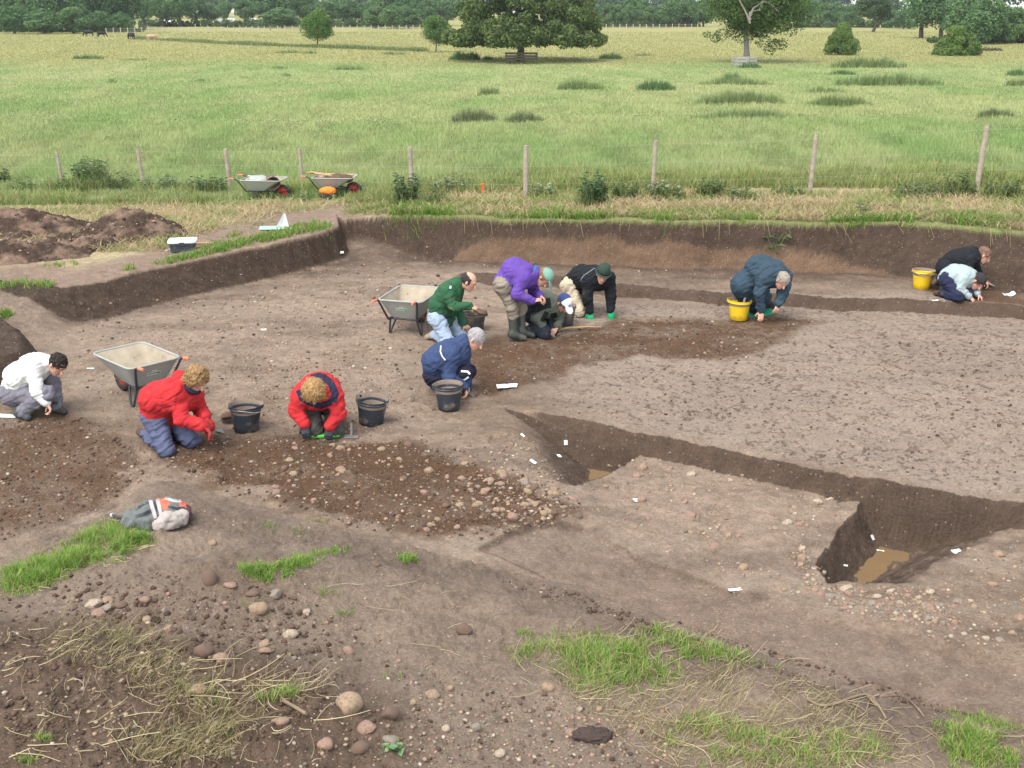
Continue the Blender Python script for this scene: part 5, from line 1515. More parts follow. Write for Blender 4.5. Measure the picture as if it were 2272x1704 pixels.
b.grid(P); b.grid((P * (1, 1, 0.1))[::-1]); b.build('bag_sheet', M_PAPER, pb)
pen = MB(); pen.tube([(-0.02, -0.01, 0.034), (0.06, 0.015, 0.036)], 0.006, 6); o = pen.build('pen', mat('black_pen', color=(0.02, 0.02, 0.03), rough=0.4), None, True); o.location = pb.location; tag(o, 'black pen lying on a white finds bag', 'pen')
sheet('finds_bag', G(2238, 657), 0.17, 0.09, 0.35, (0.1, -0.15), 'white plastic finds bag on dark soil at far right', 'bag', None, 0.012, 0.03)
sheet('finds_tag', G(2075, 668), 0.10, 0.035, 0.4, (0.1, 0.0), 'small white tag on the bank edge below the right-hand diggers', 'tag', M_TAG)
sheet('finds_tag', G(201, 819), 0.085, 0.03, 0.15, (0, 0), 'small white tag on bare floor behind the white jumper and wheelbarrow', 'tag', M_TAG)
sheet('finds_tag', G(14, 925), 0.20, 0.09, 0.2, (0, 0.1), 'white label sheet beside the foot of the man in white', 'label sheet', M_TAG, 0.01)
sheet('finds_tag', G(1257, 984), 0.055, 0.05, 0.1, (1.1, 0), 'white square tag pinned to the dark back face of the smaller pit', 'tag', M_TAG)
sheet('finds_tag', G(1240, 1013), 0.05, 0.04, 0.8, (0.5, 0.3), 'crumpled pale tag just above the smaller muddy puddle', 'tag', M_TAG)
sheet('finds_tag', G(1183, 1027), 0.07, 0.03, -0.6, (0.2, 0.3), 'narrow white tag on the gravel bank left of the smaller puddle', 'tag', M_TAG)
sheet('finds_tag', G(1160, 968), 0.06, 0.022, -0.9, (0.2, 0.2), 'slim white tag at the top of the gravel bank by the smaller pit', 'tag', M_TAG)
sheet('finds_tag', G(1936, 1194), 0.075, 0.05, 0.9, (0.9, 0.2), 'white card tag stuck upright in the face of the larger pit', 'tag', M_TAG)
sheet('finds_tag', G(1953, 1224), 0.065, 0.025, -0.25, (0.1, 0), 'thin tag floating at the back of the larger muddy puddle', 'tag', M_TAG)
sheet('finds_tag', G(1873, 1256), 0.06, 0.022, -0.4, (0.1, 0), 'thin white tag on the mud left of the larger puddle', 'tag', M_TAG)
sheet('finds_tag', G(2122, 1226), 0.085, 0.05, 0.35, (0.2, 0), 'white tag lying on the slope right of the larger pit', 'tag', M_TAG)
sheet('finds_tag', G(1631, 1311), 0.11, 0.035, 0.25, (0, 0), 'white oblong tag on the floor below the larger pit gravel', 'tag', M_TAG)
sheet('finds_tag', G(1416, 1112), 0.10, 0.05, 0.5, (0.2, 0.1), 'crumpled white scrap among pebbles between the two pits', 'paper scrap', M_TAG)
sheet('finds_tag', G(585, 733), 0.07, 0.04, 0.3, (0.2, 0), 'small white scrap alone on the trench floor below the terrace', 'paper scrap', M_TAG)
sheet('finds_tag', G(756, 562), 0.10, 0.07, 0.3, (0.3, 0), 'white scrap at the corner of the left terrace', 'paper scrap', M_TAG)

# white sheet standing like a sail, and its green board
sl = empty('folded_sheet', G(627, 508)); tag(sl, 'white plastic sheet standing up like a sail on the terrace turf', 'plastic sheet')
b = MB(); rows = []
for s_ in np.linspace(0, 1, 8):
    w = 0.115 * (1 - s_) + 0.012; xo = 0.06 * s_
    rows.append([(xo + w * q, 0.035 * (1 - s_) * math.cos(2.2 * q) - 0.06 * s_, 0.285 * s_) for q in np.linspace(-1, 1, 7)])
rows = np.array(rows); b.grid(rows); b.grid((rows + (0, 0.008, 0))[::-1])
b.build('sail_sheet', mat('white_plastic', color=(0.78, 0.82, 0.84), rough=0.4, trans=0.2), sl, True)
b = MB(); b.box((-0.12, -0.10, 0.004), (0.17, 0.02, 0.02), mat4(rotz(0.1))); b.build('sheet_fold', M_PAPER, sl, bevel=0.006)
b = MB(); b.box((-0.17, -0.09, 0), (0.17, 0.09, 0.018)); o = b.build('clipboard', mat('mint_board', color=(0.30, 0.48, 0.42), rough=0.5, noise=0.1), None, bevel=0.004)
o.location = tuple(G(598, 510) + (0, 0, 0.02)); o.rotation_euler = (0.12, 0, 0.1); tag(o, 'pale mint green board lying on turf beside the white sail-like sheet', 'board')

# storage tub with white lid on the terrace
t = tag(empty('storage_tub', G(407, 555), 0.18), 'dark blue grey plastic storage tub with white lid near the spoil heap', 'storage box')
def rr_loft(rows_):
    b = MB(); R = []
    for sx, sy, z in rows_:
        r_ = rrect(-sx / 2, sx / 2, sy / 2, z, 0.045, 5); R.append(np.vstack([r_, r_[:1]]))
    b.grid(R); n = len(R[0]) - 1
    b.add(np.vstack([R[-1][:-1], R[-1][:-1].mean(0)]), [[i, (i + 1) % n, n] for i in range(n)])
    return b
rr_loft([(0.38, 0.27, 0), (0.40, 0.29, 0.11), (0.43, 0.31, 0.115), (0.43, 0.31, 0.14), (0.41, 0.30, 0.142)]).build('tub_body', mat('slate_plastic', color=(0.060, 0.075, 0.095), rough=0.55, noise=0.2, nscale=10, dirt=(0.25, 0.22, 0.17), dirt_amt=0.2), t, True)
rr_loft([(0.445, 0.325, 0.138), (0.45, 0.33, 0.15), (0.45, 0.33, 0.165), (0.43, 0.31, 0.176), (0.30, 0.20, 0.180)]).build('lid', mat('frosted_lid', color=(0.58, 0.63, 0.63), rough=0.45, noise=0.15, nscale=12), t, True)
b = MB(); b.box((-0.04, -0.17, 0.10), (0.04, -0.15, 0.155)); b.build('clip', M_FRAME, t, bevel=0.004)
def plank(loc, sx, sy, sz, rz, label, mt=None, tilt=(0, 0)):
    b = MB(); b.box((-sx / 2, -sy / 2, 0), (sx / 2, sy / 2, sz)); o = b.build('plank', mt or M_WOOD, None, bevel=0.004)
    o.location = tuple(loc); o.rotation_euler = (tilt[0], tilt[1], rz); tag(o, label, 'plank'); return o
plank(G(452, 541), 0.34, 0.06, 0.025, 0.1, 'short tan plank behind the storage tub')
plank(G(374, 556), 0.22, 0.07, 0.02, 0.7, 'pale grey plank leaning at the left end of the storage tub', mat('grey_wood', color=(0.33, 0.30, 0.26), rough=0.85, noise=0.2), (0.0, -0.3))

# orange bag beside the far barrow, and the marker
t = tag(empty('work_bag', G(728, 440)), 'orange bag on a black base beside the fenceline wheelbarrow', 'bag')
V, F = ICO(4); n = vn3(V * 2.5, 6)
W = V * np.array([0.17, 0.12, 0.085]) * (1 + 0.22 * (n - 0.5))[:, None] + (0, 0, 0.15)
link('bag_top', mesh_np('bag_top', W, F, mat('orange_fabric', color=(0.72, 0.20, 0.03), rough=0.8, noise=0.25, nscale=25), True), t)
W = V * np.array([0.20, 0.13, 0.07]) * (1 + 0.25 * (n - 0.5))[:, None] + (0.01, 0, 0.055)
link('bag_base', mesh_np('bag_base', W, F, mat('black_fabric', color=(0.02, 0.02, 0.025), rough=0.85, noise=0.3), True), t)
_mk = MB(); _mk.tube([(0, 0, 0), (0.005, 0, 0.10), (0.0, 0, 0.15)], [0.010, 0.010, 0.009], 6); _mk.box((-0.03, -0.006, 0.13), (0.028, 0.006, 0.165)); _mk.box((-0.022, -0.007, 0.06), (0.026, 0.006, 0.10))
o = _mk.build('marker_peg', mat('marker_orange', color=(0.72, 0.10, 0.02), rough=0.6), None, bevel=0.003); o.location = tuple(PY(1071, 427, G(1071, 440)[1])); tag(o, 'small orange marker peg in the long grass below the fence', 'marker peg')

# tools in the two far barrows
def tool_handle(wb, p, q, r, label, mt=M_WOOD):
    a, c = local(wb, p), local(wb, q)
    b = MB(); b.tube([np.zeros(3), (c - a) / 2, c - a], r, 8); o = b.build('tool_handle', mt, None, True); o.location = tuple(a); tag(o, label, 'tool handle')
tool_handle(wb_d, (-0.56, 0.02, 0.61), (0.25, 0.05, 0.49), 0.020, 'thick wooden tool handle poking out over the barrow grips')
tool_handle(wb_d, (-0.42, -0.08, 0.59), (0.36, -0.10, 0.50), 0.017, 'wooden tool handle lying along the near side of the barrow')
tool_handle(wb_d, (-0.20, 0.16, 0.54), (0.50, 0.02, 0.545), 0.018, 'wooden handle lying across the front of the barrow')
tool_handle(wb_c, (-0.36, 0.05, 0.57), (0.22, -0.02, 0.50), 0.018, 'grey metal pole lying in the barrow with the brown bucket', mat('grey_pole', color=(0.30, 0.34, 0.36), rough=0.5))
tool_handle(wb_c, (-0.30, -0.12, 0.53), (0.30, -0.16, 0.50), 0.016, 'wooden handle at the near rim of the barrow with the brown bucket')
o = lump('soil_lump', local(wb_d, (0.12, 0.0, 0.45)), (0.30, 0.22, 0.10), M_SOIL, 5, 0.3); tag(o, 'earthy tools and sacking heaped in the barrow with wooden handles', 'tools')
o = lump('sacking', local(wb_c, (-0.08, 0.0, 0.46)), (0.28, 0.24, 0.10), mat('grey_sacking', color=(0.30, 0.32, 0.30), rough=0.9, noise=0.2, nscale=14), 8, 0.3); tag(o, 'grey plastic sacking in the barrow with the brown bucket', 'sack')

# ------------------------------------------------------------------ rucksack
_rp = G(345, 1158)
rk = tag(empty('rucksack', _rp), 'grey and orange rucksack lying on its back at the turf edge', 'rucksack')
def RK(px, py, h):
    d = ray(px, py); z = _rp[2] + h; t_ = (z - CZ) / d[2]
    return np.array([d[0] * t_, d[1] * t_, z])
F_ = Fld(_rp - (0.55, 0.4, 0.15), _rp + (0.55, 0.45, 0.45), 0.009)
F_.chain([RK(285, 1146, 0.05), RK(330, 1138, 0.075), RK(375, 1134, 0.085), RK(402, 1136, 0.08)], [0.055, 0.085, 0.095, 0.085], 0.06)
F_.chain([RK(280, 1158, 0.045), RK(330, 1154, 0.065), RK(385, 1150, 0.07)], [0.05, 0.075, 0.07], 0.06)
F_.cut(_rp, (0, 0, -1))
V, Q = F_.mesh(); N_ = vnormals(V, Q); V = V + N_ * ((vn3(V * 18, 3) - 0.5) * 0.045 + (vn3(V * 45, 5) - 0.5) * 0.018)[:, None]
uu = np.array([proj(v)[0] for v in V]); n = vn3(V * 9, 2)
pcol = np.array([0.115, 0.125, 0.120]); ocol = np.array([0.52, 0.13, 0.08]); mcol = np.array([0.10, 0.045, 0.055])
C = np.tile(pcol, (len(V), 1)); hz = V[:, 2] - _rp[2]
C = np.where(((uu > 348) & (uu + 40 * (n - 0.5) < 366) & (hz > 0.15))[:, None], ocol, C)
C = np.where(((uu > 398) & (hz > 0.13))[:, None], ocol, C); C = np.where(((uu > 398) & (hz <= 0.13))[:, None], mcol, C)
link('pack_body', mesh_np('pack_body', V - _rp, Q, mat('pack_fabric', attr='Col', rough=0.8, noise=0.18, nscale=30, bump=0.2), True, {'Col': C}), rk)
F_ = Fld(_rp - (0.3, 0.4, 0.1), _rp + (0.45, 0.3, 0.35), 0.008)
F_.chain([RK(350, 1164, 0.06), RK(378, 1154, 0.08), RK(400, 1148, 0.085)], [0.060, 0.070, 0.055], 0.04)
V, Q = F_.mesh(); V = V + vnormals(V, Q) * ((vn3(V * 14, 7) - 0.5) * 0.05 + (vn3(V * 40, 8) - 0.5) * 0.02)[:, None]
link('side_pocket', mesh_np('side_pocket', V - _rp, Q, mat('pack_pale', color=(0.34, 0.30, 0.275), rough=0.8, noise=0.15, nscale=30), True), rk)
class _Pack: base = _rp; root = rk
_pk = [c for c in rk.children if c.name.startswith('pack_body')][0]
for a_, w_, mt_ in (([(331, 1100), (338, 1126), (346, 1150)], 0.030, 'pale'), ([(346, 1098), (353, 1124), (356, 1142)], 0.030, 'pale'), ([(339, 1099), (346, 1125), (351, 1146)], 0.022, 'dark'), ([(298, 1128), (316, 1118), (332, 1110)], 0.034, 'dark'), ([(300, 1146), (320, 1140), (336, 1132)], 0.024, 'dark'), ([(366, 1106), (386, 1112), (406, 1112)], 0.024, 'pale'), ([(372, 1124), (392, 1128), (410, 1126)], 0.020, 'dark')):
    Person.shrink(_Pack, _pk, mat('pack_strap_pale', color=(0.36, 0.33, 0.32), rough=0.7) if mt_ == 'pale' else M_FRAME, 'strap', [RK(x, y, 0.14) for x, y in a_], w_, 0.007)
o = lump('bottle_cap', RK(250, 1143, 0.03) - _rp, (0.022, 0.018, 0.020), M_STICK, 2, 0.2, rk, 2); o.name = 'drawstring_toggle'
b = MB(); b.tube(smooth_path([RK(250, 1142, 0.04) - _rp, RK(262, 1148, 0.05) - _rp, RK(276, 1150, 0.06) - _rp]), 0.012, 6); b.build('drawstring', M_FRAME, rk, True)

# ------------------------------------------------------------------ spoil heaps on the left
def heap_colour(V):
    n = fbm2(V[:, 0] * 3, V[:, 1] * 3 + V[:, 2] * 2, 4, 5); f = fbm2(V[:, 0] * 16, V[:, 1] * 16 + V[:, 2] * 9, 3, 9)
    dark = np.array([0.062, 0.041, 0.030]); pale = np.array([0.190, 0.128, 0.092])
    return (dark + (pale - dark) * ss(0.42, 0.66, n)[:, None]) * (0.65 + 0.7 * f)[:, None]
HEAPV = []
def heap(cpx, rx, ry, h, ang, label, seed, ridge=(0, 0)):
    c = G(*cpx)
    n = 110; s_ = np.linspace(-1.25, 1.25, n); X, Y = np.meshgrid(s_, s_)
    r = np.hypot(X, Y)
    ca, sa = math.cos(ang), math.sin(ang)
    wx = c[0] + ca * X * rx - sa * Y * ry; wy = c[1] + sa * X * rx + ca * Y * ry
    n1 = fbm2(wx * 1.3 + seed, wy * 1.3, 4, seed) - 0.5; n2 = fbm2(wx * 7, wy * 7 + seed, 3, seed + 2) - 0.5
    rr = r + 0.55 * n1 + ridge[0] * X + ridge[1] * Y
    z = h * np.clip(1 - rr, 0, 1) ** 0.75 * (1 + 0.5 * n1) + (0.10 * n2 + 0.09 * (fbm2(wx * 17, wy * 17, 2, seed + 6) - 0.5)) * ss(1.05, 0.75, rr)
    base = HZ(wx.ravel(), wy.ravel()).reshape(wx.shape)
    z = base + z - 0.06 * ss(0.85, 1.1, rr) - 0.02
    V = np.stack([wx, wy, z], -1).reshape(-1, 3)
    idx = np.arange(n * n).reshape(n, n)
    Fq = np.stack([idx[:-1, :-1], idx[:-1, 1:], idx[1:, 1:], idx[1:, :-1]], -1).reshape(-1, 4)
    keep = ss(1.12, 1.08, rr).reshape(-1)[Fq].min(1) > 0
    used = np.unique(Fq[keep]); remap = np.full(n * n, -1); remap[used] = np.arange(len(used))
    HEAPV.append(V[used][ss(1.02, 0.98, rr).reshape(-1)[used] > 0.5])
    o = link('spoil_heap', mesh_np('spoil_heap', V[used] - c, remap[Fq[keep]], SOIL, True, {'Col': heap_colour(V[used])}))
    o.location = tuple(c); tag(o, label, 'spoil heap', 'spoil heaps left of the dig'); return o
heap((40, 516), 1.55, 0.85, 0.46, 0.05, 'dark domed spoil heap at the left edge behind the others', 21)
heap((285, 524), 1.05, 0.70, 0.52, -0.08, 'pointed brown spoil heap nearest the storage tub', 35)
heap((30, 575), 1.25, 0.60, 0.34, 0.1, 'low dark spoil heap in front at the left edge', 47)
heap((165, 550), 0.95, 0.55, 0.26, 0.0, 'low stony spoil heap between the pointed heap and the left edge', 53)
# ------------------------------------------------------------------ puddles
M_PUD = mat('muddy_water', color=(0.185, 0.122, 0.062), rough=0.16, noise=0.10, nscale=3, spec=0.5)
def puddle(pts, depth):
    """still water filling the lowest ground inside an outline; the mud itself makes the shore"""
    q = np.array([PZ(x, y, -0.45)[:2] for x, y in pts]); lo, hi = q.min(0), q.max(0)
    X, Y = np.meshgrid(np.linspace(lo[0], hi[0], 60), np.linspace(lo[1], hi[1], 60)); X, Y = X.ravel(), Y.ravel()
    k = in_poly(X, Y, q); z = float(np.percentile(HZ(X[k], Y[k]), 3)) + depth
    n = len(q); V = np.vstack([np.column_stack([q, np.full(n, z)]), [[*q.mean(0), z]]])
    o = link('puddle', mesh_np('puddle', V, np.array([[i, (i + 1) % n, n] for i in range(n)]), M_PUD, False))
    tag(o, kind='structure'); return o
# ------------------------------------------------------------------ stones
def in_poly(x, y, P):
    P = np.asarray(P, float); r = np.zeros(len(x), bool); j = len(P) - 1
    for i in range(len(P)):
        c = ((P[i, 1] > y) != (P[j, 1] > y)) & (x < (P[j, 0] - P[i, 0]) * (y - P[i, 1]) / (P[j, 1] - P[i, 1] + 1e-12) + P[i, 0])
        r ^= c; j = i
    return r

puddle([(1840, 1262), (1875, 1205), (1930, 1180), (2060, 1190), (2100, 1225), (2040, 1275), (1950, 1300), (1870, 1300)], 0.027)
puddle([(1190, 1080), (1200, 1030), (1245, 985), (1330, 975), (1420, 1000), (1400, 1060), (1320, 1100), (1240, 1110)], 0.040)

def Gv(px, py, it=14):
    """many pixels to the ground at once (gentle ground)"""
    u = (px - 1136.0) / FPX; v = (852.0 - py) / FPX
    dy = CT + v * ST; dz = -ST + v * CT
    z = np.full(px.shape, 0.1)
    for _ in range(it):
        t = (z - CZ) / np.minimum(dz, -1e-4)
        X = u * t; Y = np.clip(dy * t, 2.1, 900)
        z = 0.4 * z + 0.6 * HZ(X, Y)
    return np.stack([X, Y, HZ(X, Y)], -1)

def sample(P, n, rng):
    P = np.asarray(P, float); lo, hi = P.min(0), P.max(0)
    out = np.zeros((0, 2))
    while len(out) < n:
        q = lo + (hi - lo) * rng.random((n * 2, 2))
        out = np.vstack([out, q[in_poly(q[:, 0], q[:, 1], P)]])
    return out[:n]

STONE_COLS = {'tan': (0.285, 0.205, 0.135), 'pink': (0.27, 0.175, 0.130), 'grey': (0.225, 0.195, 0.160), 'brown': (0.130, 0.085, 0.062), 'pale': (0.37, 0.30, 0.225), 'dark': (0.085, 0.060, 0.048)}
def stone_mat(c):
    return mat('stone_' + c, color=STONE_COLS[c], rough=0.85, noise=0.22, nscale=9, bump=0.35, bscale=50, dirt=(0.14, 0.095, 0.066), dirt_amt=0.5, dscale=4)
_stone_shapes = []
def stone_mesh(i):
    if not _stone_shapes:
        V, F = ICO(3)
        for k in range(9):
            U = V.copy(); rg = np.random.default_rng(100 + k)
            for _ in range(7):                                   # flatten facets off a sphere, then soften
                n = unit(rg.normal(size=3)); d = 0.62 + 0.25 * rg.random()
                e = np.maximum(U @ n - d, 0); U = U - 0.75 * e[:, None] * n
            U = U * (1 + 0.10 * (vn3(U * 2.2 + k * 5, k) - 0.5) + 0.05 * (vn3(U * 6 + k, k + 3) - 0.5))[:, None]
            _stone_shapes.append((U, F))
    return _stone_shapes[i % 9]
_stone_data = {}
def stone(px, py, wpx, colr, label, group, asp=0.72, sink=0.35, rng=RNG, rz=None):
    g = G(px, py)
    zc = g[1] * CT - (g[2] - CZ) * ST
    r = wpx / 2 * zc / FPX
    k = int(rng.integers(9)); key = (k, colr)
    if key not in _stone_data:
        U, F = stone_mesh(k); _stone_data[key] = mesh_np('cobble', U, F, stone_mat(colr), True)
    o = link('cobble', _stone_data[key])
    o.scale = (r, r * (0.72 + 0.2 * rng.random()), r * asp)
    o.location = (g[0], g[1] + r * 0.2, g[2] + r * asp * (1 - 2 * sink) * 0.8)
    o.rotation_euler = (0.3 * rng.normal(), 0.3 * rng.normal(), rng.random() * 0.9 - 0.45 if rz is None else rz)
    tag(o, label, 'stone', group)
    return o
SG = 'stones on the near ground'
for a in [
    (452, 1456, 48, 'brown', 'dark brown cobble touching a smaller reddish one on the near left ground', 0.85, 0.2),
    (491, 1470, 40, 'pink', 'reddish cobble touching a bigger dark brown one on the near left ground', 0.8, 0.25),
    (572, 1362, 46, 'tan', 'buff oval cobble on the slope right of the earth mound crest', 0.7, 0.3),
    (587, 1434, 28, 'tan', 'small yellowish cobble resting above a pinkish one', 0.7, 0.3),
    (589, 1450, 32, 'pink', 'small pinkish cobble just below a yellowish one', 0.6, 0.3),
    (643, 1414, 40, 'pale', 'whitish angular cobble on the near ground, upper right of the yellowish pair', 0.7, 0.3),
    (608, 1323, 38, 'grey', 'smooth grey cobble half sunk behind the buff oval one', 0.6, 0.4),
    (773, 1452, 27, 'pink', 'lone pink cobble standing on end in the trodden earth', 1.1, 0.3),
    (1030, 1404, 40, 'brown', 'lone dark brown cobble on the smooth trodden earth', 0.75, 0.25),
    (773, 1578, 66, 'tan', 'biggest tan cobble of the near ground, pointed at its top', 0.85, 0.25),
    (866, 1596, 44, 'brown', 'squarish brown cobble right of the biggest tan one', 0.9, 0.2),
    (813, 1624, 46, 'pink', 'smooth pinkish cobble below the biggest tan one', 0.65, 0.25),
    (799, 1668, 46, 'brown', 'dark purplish brown cobble below the smooth pinkish one', 0.75, 0.3),
    (722, 1661, 40, 'pink', 'pale pink cobble left of the dark purplish brown one', 0.75, 0.3),
    (866, 1650, 40, 'grey', 'greyish cobble with a leafy weed beside it', 0.6, 0.35),
    (620, 1606, 46, 'pink', 'flat reddish cobble left of the biggest tan one', 0.5, 0.4),
    (1217, 1532, 34, 'tan', 'lone buff cobble left of the big grass patch', 0.8, 0.3),
    (206, 1346, 44, 'pale', 'pale slab-like stone at the left foot of the earth mound', 0.5, 0.3),
    (240, 1336, 28, 'tan', 'small tan stone behind the pale slab-like stone', 0.6, 0.3),
    (266, 1346, 32, 'brown', 'dark flat stone right of the pale slab-like stone', 0.5, 0.3),
    (218, 1366, 36, 'pink', 'reddish stone below the pale slab-like stone', 0.5, 0.35),
    (233, 1354, 34, 'grey', 'grey brown stone in the middle of the little stone group left of the mound', 0.5, 0.3),
    (322, 1338, 24, 'pink', 'round pinkish stone on the left flank of the earth mound', 0.8, 0.3),
    (464, 1290, 36, 'brown', 'upright brown stone set in the crest of the earth mound', 1.3, 0.4),
    (441, 1538, 44, 'pink', 'pinkish half-buried stone below the straw on the near left', 0.5, 0.4),
    (1266, 1631, 27, 'pink', 'small pinkish cobble left of the dark clod', 0.7, 0.3),
    (958, 1546, 38, 'tan', 'half-buried tan cobble in the gravel right of the brown square one', 0.6, 0.45),
    (998, 1533, 20, 'tan', 'small tan cobble behind the half-buried tan one', 0.7, 0.3),
    (914, 1563, 22, 'tan', 'small orange tan cobble upper right of the brown square one', 0.6, 0.3),
    (1055, 1620, 26, 'grey', 'grey rounded pebble in the gravel in front, bottom middle', 0.9, 0.3),
    (1108, 1678, 28, 'pale', 'pale cobble at the bottom edge, middle of the picture', 0.7, 0.3),
    (990, 1622, 22, 'pale', 'whitish pointed pebble in the gravel at bottom middle', 1.0, 0.3),
    (1330, 1578, 17, 'tan', 'small square buff stone standing above the dark clod', 1.0, 0.3),
    (1286, 1577, 15, 'pale', 'small pale stone left of the square buff one', 0.8, 0.3),
    (690, 1448, 22, 'dark', 'very dark lump of earth right of the yellowish pair', 0.8, 0.2),
    (638, 1361, 22, 'brown', 'small dark brown stone right of the buff oval cobble', 0.8, 0.3),
    (680, 1364, 20, 'pale', 'small pale stone far right of the buff oval cobble', 0.8, 0.3),
    (375, 1402, 24, 'pink', 'small pinkish stone on the near flank of the mound', 0.8, 0.3),
    (326, 1380, 22, 'tan', 'small upright tan stone below the round pinkish one', 0.9, 0.3),
    (345, 1418, 28, 'brown', 'brown stone low on the near flank of the mound', 0.6, 0.4),
    (560, 1320, 34, 'brown', 'flat brown stone behind the crest on the right flank of the mound', 0.5, 0.4),
    (510, 1302, 32, 'pink', 'flat reddish stone beside the upright stone in the mound crest', 0.5, 0.4),
    (833, 1256, 24, 'brown', 'flat brown stone beside a twig on the trodden earth', 0.5, 0.3),
    (472, 1209, 22, 'tan', 'small buff stone on the trodden earth right of the rucksack', 0.7, 0.3)]:
    stone(a[0], a[1], a[2], a[3], a[4], SG, a[5], a[6])
o = lump('soil_clod', G(1316, 1640) + (0, 0, 0.02), (0.115, 0.05, 0.045), mat('clod_earth', color=(0.055, 0.038, 0.032), rough=0.95, noise=0.3, nscale=30, bump=0.8), 11, 0.45, sub=4, freq=3.5)
tag(o, 'dark lumpy clod of earth on the near ground', 'clod')

COBBLE_PATCH = [(1030, 1060), (1090, 1035), (1160, 1050), (1240, 1085), (1300, 1120), (1285, 1150), (1200, 1170), (1120, 1165), (1050, 1120)]
GRAVEL_RIM = [(1770, 1200), (1810, 1255), (1850, 1295), (1960, 1302), (2060, 1300), (2130, 1385), (2060, 1395), (1950, 1370), (1860, 1355), (1800, 1310), (1750, 1240)]
LOWER_PX = [(1290, 1070), (1420, 990), (1700, 1070), (1900, 1110), (1800, 1215), (1700, 1180), (1560, 1230), (1400, 1180), (1310, 1130)]
PLATEAU_PX = [(1200, 905), (1400, 830), (1800, 770), (2272, 740), (2272, 1090), (1700, 1010)]
FLOOR_L = [(250, 720), (600, 640), (800, 600), (900, 640), (820, 760), (620, 830), (480, 830), (300, 850)]
FLOOR_M = [(480, 830), (860, 760), (920, 880), (880, 960), (760, 960), (520, 930)]
RIGHT_NEAR = [(1400, 1200), (1600, 1270), (1800, 1330), (2272, 1480), (2272, 1200), (2150, 1210), (2080, 1310), (1900, 1370), (1700, 1260)]
FORE = [(0, 1330), (300, 1300), (700, 1330), (1000, 1480), (1400, 1570), (1500, 1704), (0, 1704)]
BACKST = [(800, 560), (1500, 600), (2000, 640), (1500, 640), (1000, 590), (800, 640)]
rg = np.random.default_rng(33)
def scatter_stones(P, n, lo, hi, cols, label, group, asp=(0.5, 0.9), power=2.0):
    for x, y in sample(P, n, rg):
        w = lo + (hi - lo) * rg.random() ** power
        stone(x, y, w, cols[int(rg.integers(len(cols)))], label, group, asp[0] + (asp[1] - asp[0]) * rg.random(), 0.46, rg)
scatter_stones(COBBLE_PATCH, 64, 10, 28, ['tan', 'brown', 'pink', 'grey', 'tan'], 'rounded cobble in the dense stony patch right of the dark trowelled soil', 'cobbles of the stony patch', power=1.6)
scatter_stones([(620, 990), (900, 980), (1040, 1030), (1080, 1150), (960, 1195), (760, 1150), (560, 1090)], 56, 9, 25, ['tan', 'pink', 'brown', 'tan'], 'cobble lying in the brown trowelled soil below the blonde digger', 'cobbles in the brown trowelled soil', power=2)
scatter_stones(GRAVEL_RIM, 62, 10, 27, ['pale', 'tan', 'grey', 'pink'], 'pale pebble on the stony near rim of the larger pit', 'pebbles on the rim of the larger pit', power=1.8)
scatter_stones(RIGHT_NEAR, 30, 10, 28, ['tan', 'pink', 'pale', 'grey'], 'cobble on the bare floor in front of and right of the larger pit', 'cobbles on the right-hand floor', power=1.8)
scatter_stones(LOWER_PX, 32, 9, 27, ['pale', 'tan', 'pink'], 'pebble on the lower floor between the two pits', 'pebbles between the pits', power=2)

ICO0 = None
def pebbles(name, P2, r, cols, seed, flat=0.6, jit=0.25):
    """very many small stones in one mesh"""
    V, F = ICO(1)
    n = len(P2); rg2 = np.random.default_rng(seed)
    a = rg2.random(n) * 2 * math.pi; ca, sa = np.cos(a), np.sin(a)
    sc = np.stack([r, r * (0.6 + 0.4 * rg2.random(n)), r * (flat * (0.7 + 0.6 * rg2.random(n)))], 1)
    W = V[None] * (1 + jit * (rg2.random((n, len(V), 1)) - 0.5)) * sc[:, None, :]
    X = W[..., 0] * ca[:, None] - W[..., 1] * sa[:, None]; Yq = W[..., 0] * sa[:, None] + W[..., 1] * ca[:, None]
    W = np.stack([X, Yq, W[..., 2]], -1) + P2[:, None, :]
    Fq = (F[None] + (np.arange(n) * len(V))[:, None, None]).reshape(-1, 3)
    C = np.repeat(cols, len(V), 0)
    m = mat(name + '_stone', attr='Col', rough=0.9, noise=0.15, nscale=40)
    o = link(name, mesh_np(name, W.reshape(-1, 3), Fq, m, True, {'Col': C}))
    return tag(o, kind='stuff')
def gpts(zones):
    pts = []; sz = []
    for P, n, lo, hi in zones:
        q = sample(P, n, rg); pts.append(q); sz.append(lo + (hi - lo) * rg.random(n) ** 3)
    q = np.vstack(pts); w = np.concatenate(sz)
    p = Gv(q[:, 0], q[:, 1])
    zc = p[:, 1] * CT - (p[:, 2] - CZ) * ST
    return p, w / 2 * zc / FPX
A_PX = [(335, 1022), (470, 965), (760, 968), (985, 985), (1250, 1085), (1305, 1125), (1080, 1200), (830, 1180), (480, 1085)]
B_PX = [(0, 938), (200, 925), (315, 1020), (320, 1065), (200, 1140), (0, 1200)]
C_PX = [(1010, 800), (1200, 742), (1480, 700), (1820, 704), (1660, 800), (1330, 806), (1050, 885)]
ALLF = [(130, 700), (750, 560), (1100, 640), (1000, 900), (1200, 1050), (1100, 1230), (330, 1060), (200, 900)]
